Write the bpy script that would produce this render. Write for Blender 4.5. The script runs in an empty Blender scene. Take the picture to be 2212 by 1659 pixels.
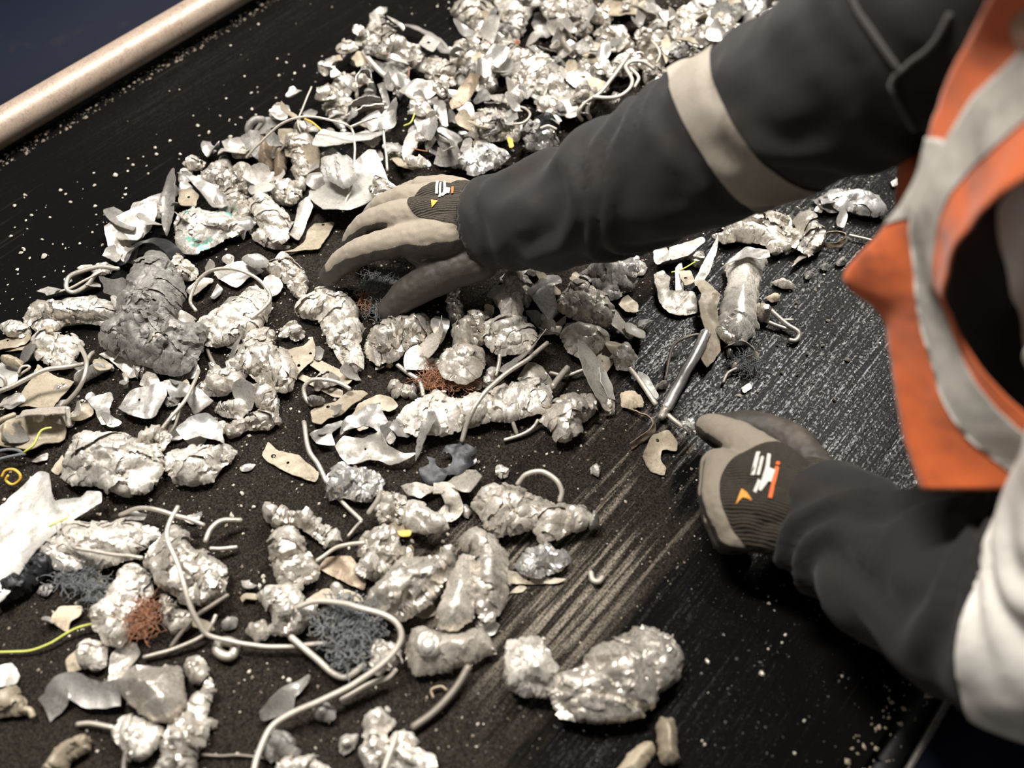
import bpy, bmesh, math, random
import numpy as np
from mathutils import Vector, Matrix
from mathutils.geometry import delaunay_2d_cdt

# ------------------------------------------------------------------ camera, world, lights, exposure
# Units are metres. The belt's upper face is z = 0, the belt runs along +Y, the worker stands at +X.
SC = bpy.context.scene
COL = SC.collection
cam_d = bpy.data.cameras.new('camera')
cam = bpy.data.objects.new('camera', cam_d)
COL.objects.link(cam)
cam.location = (0.0, 0.0, 0.92)
cam.rotation_euler = (math.radians(90 - 54.4578), 0.0, math.radians(39.9136))
cam_d.sensor_width = 36.0
cam_d.lens = 36.0 * 2150.0 / 2212.0
cam_d.clip_start = 0.02
cam_d.dof.use_dof = True
cam_d.dof.focus_distance = 1.16
cam_d.dof.aperture_fstop = 2.6
cam_d.dof.aperture_blades = 9
SC.camera = cam

SC.view_settings.view_transform = 'Standard'
SC.view_settings.look = 'None'
SC.view_settings.gamma = 1.0
SC.view_settings.use_curve_mapping = False
SC.view_settings.exposure = -0.1

wd = bpy.data.worlds.new('hall_ambient')
SC.world = wd
wd.use_nodes = True
wb = wd.node_tree.nodes['Background']
wb.inputs[0].default_value = (1.0, 0.93, 0.85, 1)
wb.inputs[1].default_value = 0.065


def area_lamp(name, loc, aim, sx, sy, power, col):
    l = bpy.data.lights.new(name, 'AREA')
    l.shape = 'RECTANGLE'
    l.size, l.size_y = sx, sy
    l.energy = power
    l.color = col
    o = bpy.data.objects.new(name, l)
    COL.objects.link(o)
    o.location = loc
    o.rotation_euler = (Vector(aim) - Vector(loc)).to_track_quat('-Z', 'Y').to_euler()
    return o


# hall lamps hung above and beyond the sorting belt, then one added fill
area_lamp('ceiling_or_fill_lamp', (-0.74, 2.45, 2.9), (-0.74, 2.40, 0.0), 0.35, 2.1, 225, (1.0, 0.965, 0.91))
area_lamp('ceiling_or_fill_lamp', (-1.25, 0.35, 2.6), (-0.6, 0.7, 0.0), 0.3, 0.9, 120, (1.0, 0.95, 0.885))
area_lamp('ceiling_or_fill_lamp', (0.4, -0.9, 2.8), (-0.4, 0.7, 0.0), 0.4, 1.2, 5, (1.0, 0.97, 0.93))  # added weak fill from behind the camera, not a lamp of the hall

random.seed(11)
RNG = np.random.default_rng(11)


# ------------------------------------------------------------------ small numeric helpers
def vnoise(P, seed=0):
    P = np.asarray(P, float)
    if P.shape[1] == 2:
        P = np.column_stack([P, np.zeros(len(P))])
    i = np.floor(P).astype(np.int64)
    f = P - i
    f = f * f * f * (f * (f * 6 - 15) + 10)
    r = np.zeros(len(P))
    for dx in (0, 1):
        for dy in (0, 1):
            for dz in (0, 1):
                h = (i[:, 0] + dx) * 374761393 + (i[:, 1] + dy) * 668265263 + (i[:, 2] + dz) * 1440662683 + seed * 974634777
                h = ((h ^ (h >> 13)) * 1274126177) & 0x7fffffff
                h = (h ^ (h >> 16)) & 0xffff
                w = (f[:, 0] if dx else 1 - f[:, 0]) * (f[:, 1] if dy else 1 - f[:, 1]) * (f[:, 2] if dz else 1 - f[:, 2])
                r += w * (h / 32767.5 - 1)
    return r


def fbm(P, seed=0, octaves=3):
    s, a, P = 0.0, 1.0, np.asarray(P, float)
    for k in range(octaves):
        s = s + a * vnoise(P * 2.03 ** k, seed + 17 * k)
        a *= 0.5
    return s / 1.75


def catmull(P, n=6):
    P = np.asarray(P, float)
    if len(P) < 3:
        t = np.linspace(0, 1, n + 1)[:, None]
        return P[0] * (1 - t) + P[-1] * t
    Q = np.vstack([2 * P[0] - P[1], P, 2 * P[-1] - P[-2]])
    out = []
    for i in range(1, len(Q) - 2):
        p0, p1, p2, p3 = Q[i - 1], Q[i], Q[i + 1], Q[i + 2]
        for t in np.arange(n) / n:
            out.append(0.5 * (2 * p1 + (p2 - p0) * t + (2 * p0 - 5 * p1 + 4 * p2 - p3) * t * t + (3 * p1 - p0 - 3 * p2 + p3) * t ** 3))
    out.append(P[-1])
    return np.array(out)


def link_mesh(name, V, F, mat=None, parent=None, sharp=None, smooth=True, origin=None):
    """V (n,3) in world metres, F a list / array of faces. A top-level mesh gets its origin at its base."""
    V = np.asarray(V, float)
    if parent is not None:
        org = WORLD[parent.name]
    else:
        org = np.array([V[:, 0].mean(), V[:, 1].mean(), V[:, 2].min()]) if origin is None else np.array(origin, float)
    me = bpy.data.meshes.new(name)
    me.from_pydata((V - org).tolist(), [], [list(map(int, f)) for f in F])
    me.update()
    if smooth:
        me.polygons.foreach_set('use_smooth', [True] * len(me.polygons))
        if sharp:
            me.set_sharp_from_angle(angle=math.radians(sharp))
    if mat is not None:
        me.materials.append(mat)
    o = bpy.data.objects.new(name, me)
    COL.objects.link(o)
    if parent is not None:
        o.parent = parent
        WORLD[o.name] = org
    else:
        o.location = org
        WORLD[o.name] = org
    return o


WORLD = {}


def thing(name, loc, label, cat, group=None):
    o = bpy.data.objects.new(name, None)
    COL.objects.link(o)
    o.location = loc
    o.empty_display_size = 0.05
    WORLD[o.name] = np.array(loc, float)
    return tag(o, label, cat, group)


def tag(o, label=None, cat=None, group=None, kind=None):
    if label:
        o['label'] = label
    if cat:
        o['category'] = cat
    if group:
        o['group'] = group
    if kind:
        o['kind'] = kind
    return o


def tube(P, R, n=8, caps=True):
    """tube along the points P with radii R (scalar or list); rounded closed ends."""
    P = np.asarray(P, float)
    R = np.full(len(P), R, float) if np.isscalar(R) else np.asarray(R, float)
    T = np.gradient(P, axis=0)
    T /= np.linalg.norm(T, axis=1)[:, None] + 1e-12
    up = np.array([0, 0, 1.0]) if abs(T[0][2]) < 0.9 else np.array([1.0, 0, 0])
    u = np.cross(up, T[0]); u /= np.linalg.norm(u)
    U = []
    for t in T:
        u = u - t * (u @ t)
        u /= np.linalg.norm(u) + 1e-12
        U.append(u)
    U = np.array(U)
    W = np.cross(T, U)
    if caps:
        P = np.vstack([P[0] - T[0] * R[0] * .5, P, P[-1] + T[-1] * R[-1] * .5])
        R = np.concatenate([[R[0] * .55], R, [R[-1] * .55]])
        U = np.vstack([U[0], U, U[-1]]); W = np.vstack([W[0], W, W[-1]])
    a = np.linspace(0, 2 * math.pi, n, endpoint=False)
    V = (P[:, None, :] + R[:, None, None] * (np.cos(a)[None, :, None] * U[:, None, :] + np.sin(a)[None, :, None] * W[:, None, :])).reshape(-1, 3)
    F = []
    m = len(P)
    for i in range(m - 1):
        for j in range(n):
            k = (j + 1) % n
            F.append((i * n + j, i * n + k, (i + 1) * n + k, (i + 1) * n + j))
    F.append(tuple(range(n - 1, -1, -1)))
    F.append(tuple(range((m - 1) * n, m * n)))
    return V, F


def box(c, s, rz=0.0):
    x, y, z = s[0] / 2, s[1] / 2, s[2] / 2
    V = np.array([(sx * x, sy * y, sz * z) for sx in (-1, 1) for sy in (-1, 1) for sz in (-1, 1)])
    R = np.array([[math.cos(rz), -math.sin(rz), 0], [math.sin(rz), math.cos(rz), 0], [0, 0, 1]])
    return V @ R.T + np.array(c), [(0, 1, 3, 2), (4, 6, 7, 5), (0, 4, 5, 1), (2, 3, 7, 6), (0, 2, 6, 4), (1, 5, 7, 3)]


def join(parts):
    V, F, n = [], [], 0
    for v, f in parts:
        V.append(np.asarray(v))
        F += [tuple(int(i) + n for i in q) for q in f]
        n += len(v)
    return np.vstack(V), F


def vert_normals(V, T):
    N = np.zeros_like(V)
    fn = np.cross(V[T[:, 1]] - V[T[:, 0]], V[T[:, 2]] - V[T[:, 0]])
    for k in range(3):
        np.add.at(N, T[:, k], fn)
    return N / (np.linalg.norm(N, axis=1)[:, None] + 1e-15)


def tris_of(me):
    me.calc_loop_triangles()
    T = np.zeros(len(me.loop_triangles) * 3, np.int32)
    me.loop_triangles.foreach_get('vertices', T)
    V = np.zeros(len(me.vertices) * 3)
    me.vertices.foreach_get('co', V)
    return V.reshape(-1, 3), T.reshape(-1, 3)


def cut(V, T, f, off, thick=0.0):
    """the part of a triangle mesh where the field f < 0, with a clean edge along f = 0, lifted by off along the normals."""
    N = vert_normals(V, T)
    V2 = [tuple(v) for v in (V + N * off)]
    memo, F = {}, []
    P = V + N * off

    def mid(a, b):
        k = (min(a, b), max(a, b))
        if k not in memo:
            t = f[a] / (f[a] - f[b])
            V2.append(tuple(P[a] * (1 - t) + P[b] * t))
            memo[k] = len(V2) - 1
        return memo[k]

    for tri in T:
        ins = [f[i] < 0 for i in tri]
        if all(ins):
            F.append(tuple(tri))
        elif any(ins):
            q = []
            for k in range(3):
                a, b = tri[k], tri[(k + 1) % 3]
                if f[a] < 0:
                    q.append(a)
                if (f[a] < 0) != (f[b] < 0):
                    q.append(mid(a, b))
            if len(q) >= 3:
                F.append(tuple(q))
    used = sorted({i for q in F for i in q})
    re = {j: i for i, j in enumerate(used)}
    return np.array([V2[j] for j in used]), [tuple(re[i] for i in q) for q in F]


def remesh(V, F, voxel, smooth_iter=4):
    """one continuous surface round several closed volumes that run into each other."""
    me = bpy.data.meshes.new('tmp')
    me.from_pydata(np.asarray(V).tolist(), [], [list(map(int, f)) for f in F])
    me.update()
    o = bpy.data.objects.new('tmp', me)
    COL.objects.link(o)
    m = o.modifiers.new('r', 'REMESH')
    m.mode = 'VOXEL'
    m.voxel_size = voxel
    s = o.modifiers.new('s', 'SMOOTH')
    s.factor = 0.5
    s.iterations = smooth_iter
    dg = bpy.context.evaluated_depsgraph_get()
    dg.update()
    m2 = bpy.data.meshes.new_from_object(o.evaluated_get(dg))
    V2, T2 = tris_of(m2)
    bpy.data.objects.remove(o)
    bpy.data.meshes.remove(me)
    bpy.data.meshes.remove(m2)
    return V2, T2


# ------------------------------------------------------------------ materials
class NT:
    def __init__(self, name):
        self.m = bpy.data.materials.new(name)
        self.m.use_nodes = True
        self.t = self.m.node_tree
        self.b = self.t.nodes['Principled BSDF']
        self.tc = self.n('ShaderNodeTexCoord')

    def n(self, t, **kw):
        x = self.t.nodes.new(t)
        for k, v in kw.items():
            setattr(x, k, v)
        return x

    def l(self, a, b):
        self.t.links.new(a, b)

    def vec(self, scale=(1, 1, 1), out='Object'):
        mp = self.n('ShaderNodeMapping')
        mp.inputs['Scale'].default_value = scale
        self.l(self.tc.outputs[out], mp.inputs['Vector'])
        return mp.outputs[0]

    def noise(self, scale, detail=4, rough=0.55, vec=None, dist=0.0):
        x = self.n('ShaderNodeTexNoise')
        x.inputs['Scale'].default_value = scale
        x.inputs['Detail'].default_value = detail
        x.inputs['Roughness'].default_value = rough
        x.inputs['Distortion'].default_value = dist
        self.l(vec if vec is not None else self.tc.outputs['Object'], x.inputs['Vector'])
        return x.outputs['Fac']

    def voronoi(self, scale, feature='F1', vec=None):
        x = self.n('ShaderNodeTexVoronoi', feature=feature)
        x.inputs['Scale'].default_value = scale
        self.l(vec if vec is not None else self.tc.outputs['Object'], x.inputs['Vector'])
        return x.outputs['Distance']

    def ramp(self, fac, lo, hi, a=0.0, b=1.0):
        x = self.n('ShaderNodeMapRange')
        x.interpolation_type = 'SMOOTHSTEP'
        for k, v in zip(('From Min', 'From Max', 'To Min', 'To Max'), (lo, hi, a, b)):
            x.inputs[k].default_value = v
        self.l(fac, x.inputs['Value'])
        return x.outputs[0]

    def math(self, op, a, b=0.0, clamp=False):
        x = self.n('ShaderNodeMath', operation=op, use_clamp=clamp)
        for i, v in enumerate((a, b)):
            if isinstance(v, (int, float)):
                x.inputs[i].default_value = v
            else:
                self.l(v, x.inputs[i])
        return x.outputs[0]

    def mix(self, fac, a, b, blend='MIX'):
        x = self.n('ShaderNodeMix', data_type='RGBA', blend_type=blend)
        for s, v in ((x.inputs[0], fac), (x.inputs[6], a), (x.inputs[7], b)):
            if isinstance(v, (int, float)):
                s.default_value = v
            elif isinstance(v, tuple):
                s.default_value = (*v, 1) if len(v) == 3 else v
            else:
                self.l(v, s)
        return x.outputs[2]

    def rand(self):
        return self.n('ShaderNodeObjectInfo').outputs['Random']

    def set(self, key, v):
        s = self.b.inputs[key]
        if isinstance(v, (int, float)):
            s.default_value = v
        elif isinstance(v, tuple):
            s.default_value = (*v, 1) if len(v) == 3 else v
        else:
            self.l(v, s)

    def bump(self, h, strength, dist, prev=None):
        x = self.n('ShaderNodeBump')
        x.inputs['Strength'].default_value = strength
        x.inputs['Distance'].default_value = dist
        self.l(h, x.inputs['Height'])
        if prev is not None:
            self.l(prev, x.inputs['Normal'])
        return x.outputs[0]


def scrap_mat(name, light, grime, metallic, rough, amount=0.5, bump=0.5, patch=None, fine=260):
    """dusty torn metal: pale face, blotches of dark grime of their own shape, fine dents."""
    k = NT(name)
    g = k.noise(55, 7, 0.68, dist=0.6)
    gm = k.ramp(g, 0.60 - 0.22 * amount, 0.74)
    f = k.noise(420, 4, 0.6)
    fm = k.ramp(f, 0.42, 0.72, 0.0, 0.55)
    vn = k.math('ABSOLUTE', k.math('SUBTRACT', k.noise(75, 5, 0.6, dist=1.6), 0.5))
    vm = k.math('MULTIPLY', k.ramp(vn, 0.0, 0.028, 1.0, 0.0), k.ramp(k.noise(24, 2), 0.42, 0.58))
    fm = k.math('ADD', fm, k.math('MULTIPLY', vm, 1.3), True)
    tone = k.ramp(k.rand(), 0, 1, 0.80, 1.08)
    base = k.mix(1.0, light, k.n('ShaderNodeCombineColor').outputs[0], 'MULTIPLY')
    cc = base.node.inputs[7].links[0].from_node
    for i in range(3):
        k.l(tone, cc.inputs[i])
    c = k.mix(k.math('MULTIPLY', fm, 0.62), base, grime)
    c = k.mix(k.math('MULTIPLY', gm, 0.8), c, grime)
    if patch:
        pm = k.ramp(k.noise(38, 3, 0.5), 0.60, 0.64)
        c = k.mix(pm, c, patch)
    k.set('Base Color', c)
    k.set('Metallic', k.ramp(gm, 0, 1, metallic, metallic * 0.35))
    k.set('Roughness', k.ramp(gm, 0, 1, rough, min(1, rough + 0.3)))
    b2 = k.bump(k.noise(90, 4, 0.55, dist=1.2), bump * 0.5, 0.0016)
    if bump >= 0.5:        # fine drawn-out wrinkles of crushed foil
        b2 = k.bump(k.noise(230, 4, 0.6, k.vec((1, 0.28, 0.6)), dist=0.8), bump * 0.75, 0.0013, b2)
    k.set('Normal', b2)
    return k.m


def plain_mat(name, col, rough=0.6, metallic=0.0, bump=0.0, scale=200, dirt=None, dirt_amt=0.4, sheen=0.0, spec=0.5):
    k = NT(name)
    k.set('Specular IOR Level', spec)
    c = col
    if dirt:
        c = k.mix(k.ramp(k.noise(scale * 0.15, 6, 0.65), 0.65 - 0.25 * dirt_amt, 0.78), col, dirt)
    k.set('Base Color', c)
    k.set('Roughness', rough)
    k.set('Metallic', metallic)
    if sheen:
        k.set('Sheen Weight', sheen)
    if bump:
        k.set('Normal', k.bump(k.noise(scale, 5, 0.6), bump, 0.002))
    return k.m


M = {}
M['alu'] = scrap_mat('crumpled_aluminium', (0.70, 0.65, 0.58), (0.050, 0.040, 0.030), 0.70, 0.44, 0.60, 0.55)
M['pale'] = scrap_mat('pale_aluminium', (0.78, 0.735, 0.665), (0.075, 0.06, 0.046), 0.54, 0.47, 0.42, 0.5)
M['dust'] = scrap_mat('dusty_aluminium', (0.56, 0.515, 0.45), (0.075, 0.06, 0.047), 0.5, 0.46, 0.5, 0.6)
M['grey'] = scrap_mat('grey_sheet_metal', (0.50, 0.48, 0.45), (0.12, 0.10, 0.085), 0.70, 0.42, 0.30, 0.25)
M['dark'] = scrap_mat('dark_dusty_metal', (0.30, 0.285, 0.262), (0.032, 0.029, 0.026), 0.35, 0.55, 0.85, 0.6)
M['tan'] = scrap_mat('tan_painted_metal', (0.36, 0.31, 0.23), (0.16, 0.11, 0.07), 0.10, 0.5, 0.25, 0.2)
M['brown'] = scrap_mat('brown_stained_metal', (0.30, 0.235, 0.165), (0.08, 0.055, 0.035), 0.3, 0.5, 0.5, 0.35)
M['white'] = scrap_mat('white_coated_sheet', (0.50, 0.485, 0.455), (0.26, 0.23, 0.195), 0.30, 0.42, 0.12, 0.2)
M['steel'] = scrap_mat('blued_steel', (0.027, 0.028, 0.031), (0.014, 0.014, 0.015), 0.5, 0.45, 0.35, 0.2)
M['palesheet'] = scrap_mat('pale_sheet_metal', (0.54, 0.51, 0.465), (0.12, 0.10, 0.08), 0.55, 0.40, 0.28, 0.3)
M['bright'] = scrap_mat('bright_aluminium', (0.93, 0.92, 0.89), (0.35, 0.32, 0.28), 0.80, 0.30, 0.12, 0.25)
M['green'] = scrap_mat('green_painted_scrap', (0.80, 0.76, 0.69), (0.17, 0.14, 0.11), 0.6, 0.42, 0.3, 0.55, patch=(0.20, 0.52, 0.42))
M['rag'] = plain_mat('orange_fibre', (0.26, 0.095, 0.032), 0.9, 0, 0.8, 400, (0.12, 0.05, 0.02), 0.4, 0.4)
M['fluff'] = plain_mat('blue_grey_fluff', (0.115, 0.125, 0.13), 0.95, 0, 0.8, 400, (0.22, 0.185, 0.13), 0.6, 0.4)
M['wire'] = plain_mat('grey_wire', (0.50, 0.46, 0.40), 0.42, 0.55, 0.3, 500, (0.16, 0.13, 0.10), 0.4)
M['palewire'] = plain_mat('pale_wire', (0.52, 0.475, 0.41), 0.45, 0.3, 0.3, 500, (0.30, 0.25, 0.2), 0.3)
M['darkwire'] = plain_mat('dark_wire', (0.20, 0.175, 0.145), 0.5, 0.4, 0.3, 500, (0.06, 0.05, 0.04), 0.4)
M['yellow'] = plain_mat('yellow_green_cable', (0.52, 0.55, 0.12), 0.5, 0, 0.2, 500, (0.2, 0.18, 0.06), 0.3)
M['amber'] = plain_mat('amber_cable', (0.62, 0.38, 0.06), 0.5, 0, 0.2, 500)
M['stone'] = scrap_mat('tan_chip', (0.55, 0.46, 0.34), (0.20, 0.15, 0.10), 0.0, 0.7, 0.4, 0.4)
M['grit'] = plain_mat('pale_grit', (0.62, 0.56, 0.47), 0.45, 0.35, 0.0)
M['gritdark'] = plain_mat('dark_grit', (0.20, 0.165, 0.125), 0.7, 0.0, 0.0)
M['wetgrit'] = plain_mat('wet_grit', (0.30, 0.29, 0.28), 0.12, 0.75, 0.0)
M['redthread'] = plain_mat('red_thread', (0.5, 0.03, 0.03), 0.7)


def belt_material():
    k = NT('rubber_belt')
    st = k.noise(150, 6, 0.62, k.vec((1, 0.035, 1)))           # scratches drawn out along the travel
    st2 = k.noise(34, 5, 0.6, k.vec((1, 0.06, 1)))
    bl = k.noise(5.5, 5, 0.6)
    fine = k.noise(900, 3, 0.7)
    sep = k.n('ShaderNodeSeparateXYZ')
    k.l(k.tc.outputs['Object'], sep.inputs[0])
    x = sep.outputs[0]
    # fines settle in the trough of the belt: a lengthwise band with ragged edges
    band = k.math('MULTIPLY', k.ramp(x, -1.00, -0.72), k.ramp(k.math('ADD', k.math('ADD', x, k.ramp(sep.outputs[1], 0.44, 0.66, 0.0, 0.27)), k.math('MULTIPLY', k.math('SUBTRACT', st2, 0.5), 0.30)), -0.09, -0.17))
    d = k.math('ADD', k.math('MULTIPLY', bl, 0.8), k.math('MULTIPLY', st2, 0.5))
    d = k.math('ADD', d, k.math('MULTIPLY', band, 0.62))
    dm = k.math('MULTIPLY', k.ramp(d, 0.92, 1.30), k.ramp(k.noise(520, 4, 0.7), 0.40, 0.62, 0.12, 1.0))
    col = k.mix(dm, (0.0045, 0.0042, 0.004), (0.036, 0.030, 0.024))
    # pale crust scraped into streaks at the edge of that band
    cx = k.math('MULTIPLY', k.math('MULTIPLY', k.ramp(x, -0.40, -0.28), k.ramp(x, -0.15, -0.19)), k.math('MULTIPLY', k.ramp(sep.outputs[1], 0.18, 0.32), k.ramp(sep.outputs[1], 0.62, 0.50)))
    cr = k.math('ADD', k.math('MULTIPLY', st, 0.85), k.math('MULTIPLY', fine, 0.28))
    cr = k.math('ADD', cr, k.math('MULTIPLY', k.noise(3.2, 3, 0.5), 0.75))
    cm = k.math('MULTIPLY', k.math('MULTIPLY', k.ramp(cr, 0.90, 1.06), cx), k.ramp(k.noise(520, 4, 0.7), 0.36, 0.56, 0.15, 1.0))
    col = k.mix(cm, col, (0.27, 0.235, 0.19))
    scr = k.ramp(st, 0.62, 0.72)
    col = k.mix(k.math('MULTIPLY', scr, 0.04), col, (0.20, 0.18, 0.155))
    k.set('Base Color', col)
    dull = k.math('MAXIMUM', k.math('MAXIMUM', dm, cm), k.math('MULTIPLY', band, 0.9))
    k.set('Roughness', k.math('ADD', k.ramp(dull, 0, 1, 0.17, 0.85), k.ramp(st, 0.3, 0.7, -0.05, 0.08)))
    # worn lines shine, the rubber between them hardly does
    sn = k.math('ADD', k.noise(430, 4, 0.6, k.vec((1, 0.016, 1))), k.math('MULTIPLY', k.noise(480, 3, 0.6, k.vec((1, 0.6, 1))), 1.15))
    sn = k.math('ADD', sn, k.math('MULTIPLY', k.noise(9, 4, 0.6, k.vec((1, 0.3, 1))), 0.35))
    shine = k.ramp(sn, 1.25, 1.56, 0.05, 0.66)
    shine = k.math('MULTIPLY', shine, k.ramp(k.math('ADD', sep.outputs[1], k.math('MULTIPLY', st2, 0.2)), 0.48, 0.66, 0.12, 1.0))  # gloss cut at the near end, imitating the worker's dark reflection and shade
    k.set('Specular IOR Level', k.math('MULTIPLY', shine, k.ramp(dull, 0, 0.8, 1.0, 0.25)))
    b = k.bump(st, 0.5, 0.0016)
    b = k.bump(k.noise(420, 3, 0.65), 0.5, 0.0009, b)
    k.set('Normal', b)
    return k.m


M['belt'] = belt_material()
M['rail'] = scrap_mat('worn_beige_steel', (0.38, 0.30, 0.24), (0.15, 0.09, 0.06), 0.25, 0.42, 0.15, 0.1)
M['navy'] = plain_mat('navy_steel', (0.005, 0.007, 0.016), 0.75, 0.0, 0.1, 60, (0.022, 0.017, 0.015), 0.4, spec=0.12)
M['black'] = plain_mat('black_rubber', (0.008, 0.008, 0.008), 0.6, 0, 0.2, 300)
M['floor'] = plain_mat('dark_concrete', (0.06, 0.056, 0.05), 0.8, 0, 0.3, 40, (0.03, 0.028, 0.025), 0.5)


def cloth(name, col, smudge, amt, weave=1500, rough=0.9, sheen=0.25, bump=0.25):
    k = NT(name)
    c = k.mix(k.ramp(k.noise(16, 5, 0.6), 0.62 - 0.2 * amt, 0.80), col, smudge)
    c = k.mix(k.ramp(k.noise(weave, 2, 0.5), 0.35, 0.7, 0.0, 0.35), c, smudge)
    k.set('Base Color', c)
    k.set('Roughness', rough)
    k.set('Sheen Weight', sheen)
    k.set('Normal', k.bump(k.noise(weave, 2, 0.5), bump, 0.0008))
    return k.m


M['jacket'] = cloth('charcoal_work_jacket', (0.0095, 0.0093, 0.0102), (0.026, 0.0195, 0.0145), 0.62, sheen=0.07)
M['orange'] = cloth('orange_hi_vis', (0.74, 0.145, 0.028), (0.20, 0.042, 0.012), 0.60)
M['reflect'] = cloth('grey_reflective_tape', (0.56, 0.53, 0.48), (0.13, 0.115, 0.10), 0.50, 900, 0.55, 0.0)
M['band'] = cloth('beige_reflective_tape', (0.38, 0.34, 0.285), (0.10, 0.08, 0.06), 0.55, 900, 0.6, 0.0)
M['whiteband'] = cloth('pale_reflective_tape', (0.88, 0.85, 0.80), (0.50, 0.46, 0.40), 0.20, 900, 0.6, 0.0)
M['glove'] = cloth('grey_knit_glove', (0.29, 0.25, 0.195), (0.135, 0.11, 0.085), 0.34, 1300, sheen=0.1)
M['coat'] = cloth('dark_nitrile_coating', (0.030, 0.026, 0.022), (0.10, 0.075, 0.055), 0.35, 1200, 0.6, 0.0)
def knit_material():
    k = NT('brown_black_rib_knit')
    at = k.n('ShaderNodeAttribute', attribute_name='across')
    rib = k.math('SINE', k.math('MULTIPLY', at.outputs['Fac'], 2 * math.pi / 0.0026))
    rm = k.math('MULTIPLY', k.ramp(rib, -0.2, 0.9), k.ramp(k.noise(1300, 2, 0.5), 0.30, 0.6))
    k.set('Base Color', k.mix(rm, (0.016, 0.013, 0.0095), (0.095, 0.076, 0.050)))
    k.set('Roughness', 0.9)
    k.set('Normal', k.bump(rib, 0.6, 0.0008))
    return k.m


M['knit'] = knit_material()
M['print'] = plain_mat('white_print', (0.75, 0.72, 0.66), 0.7, 0, 0.3, 900, (0.2, 0.18, 0.15), 0.3)
M['printorange'] = plain_mat('orange_print', (0.85, 0.16, 0.04), 0.7, 0, 0.2, 900)
M['printamber'] = plain_mat('amber_print', (0.80, 0.36, 0.06), 0.7, 0, 0.2, 900)
M['trousers'] = cloth('dark_work_trousers', (0.016, 0.017, 0.022), (0.04, 0.035, 0.03), 0.3)

# ------------------------------------------------------------------ the setting and the conveyor
V, F = box((-0.2, 0.8, -0.95), (9.0, 9.0, 0.1))
tag(link_mesh('floor', V, F, M['floor'], smooth=False), kind='structure')

conveyor = thing('conveyor', (-0.55, 0.8, -0.9), 'sorting conveyor with a scratched black rubber belt and a worn beige edge rail', 'conveyor')


def bevel_box(c, s, b=0.004):
    bm = bmesh.new()
    bmesh.ops.create_cube(bm, size=1.0)
    for v in bm.verts:
        v.co = Vector((c[0] + v.co.x * s[0], c[1] + v.co.y * s[1], c[2] + v.co.z * s[2]))
    bmesh.ops.bevel(bm, geom=bm.edges[:], offset=b, segments=2, affect='EDGES')
    bm.verts.index_update()
    V = [tuple(v.co) for v in bm.verts]
    F = [tuple(v.index for v in f.verts) for f in bm.faces]
    bm.free()
    return V, F


# the belt: a loop of rubber with a flat upper run, its material laid out in the belt's own frame
nx, ny = 66, 200
gx, gy = np.linspace(-1.228, 0.088, nx), np.linspace(-0.9, 3.0, ny)
X, Y = np.meshgrid(gx, gy)
Z = 0.0006 * vnoise(np.column_stack([X.ravel() * 30, Y.ravel() * 3]), 3) - 0.0007
top = np.column_stack([X.ravel(), Y.ravel(), Z])
Fb = [(j * nx + i, j * nx + i + 1, (j + 1) * nx + i + 1, (j + 1) * nx + i) for j in range(ny - 1) for i in range(nx - 1)]
under = box((-0.567, 1.05, -0.0085), (1.31, 3.9, 0.011))
Vb, Fb = join([(top, Fb), under])
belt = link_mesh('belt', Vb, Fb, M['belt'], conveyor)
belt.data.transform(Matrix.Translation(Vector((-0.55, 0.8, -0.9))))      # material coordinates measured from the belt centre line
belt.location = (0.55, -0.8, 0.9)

V, F = tube([(-1.208, y, 0.030) for y in np.linspace(-0.9, 3.0, 40)], 0.0235, 28)
tag(link_mesh('edge_rail', V, F, M['rail'], conveyor), 'worn beige steel edge rail')
V, F = bevel_box((-1.238, 1.05, -0.02), (0.022, 3.9, 0.07))
link_mesh('skirt', V, F, M['black'], conveyor)
V, F = bevel_box((-1.57, 1.05, -0.09), (0.62, 3.9, 0.03))
tag(link_mesh('cover_panel', V, F, M['navy'], conveyor), 'dark navy cover panel')
V, F = bevel_box((0.166, 1.05, -0.012), (0.094, 3.9, 0.024), 0.003)
tag(link_mesh('side_board', V, F, M['navy'], conveyor), 'dark navy side board')
V, F = bevel_box((0.102, 1.05, -0.03), (0.03, 3.9, 0.024), 0.002)
link_mesh('gutter', V, F, M['black'], conveyor)
V, F = tube([(0.1195, y, 0.0) for y in np.linspace(-0.9, 3.0, 30)], 0.0035, 10)
tag(link_mesh('edge_trim', V, F, M['grey'], conveyor), 'bright steel edge trim')
V, F = bevel_box((-0.567, 1.05, -0.14), (1.2, 3.9, 0.18), 0.01)
link_mesh('frame', V, F, M['navy'], conveyor)
for lx in (-1.1, -0.05):
    for ly in (-0.6, 2.6):
        V, F = bevel_box((lx, ly, -0.565), (0.08, 0.08, 0.67), 0.005)
        link_mesh('leg', V, F, M['navy'], conveyor)


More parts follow.
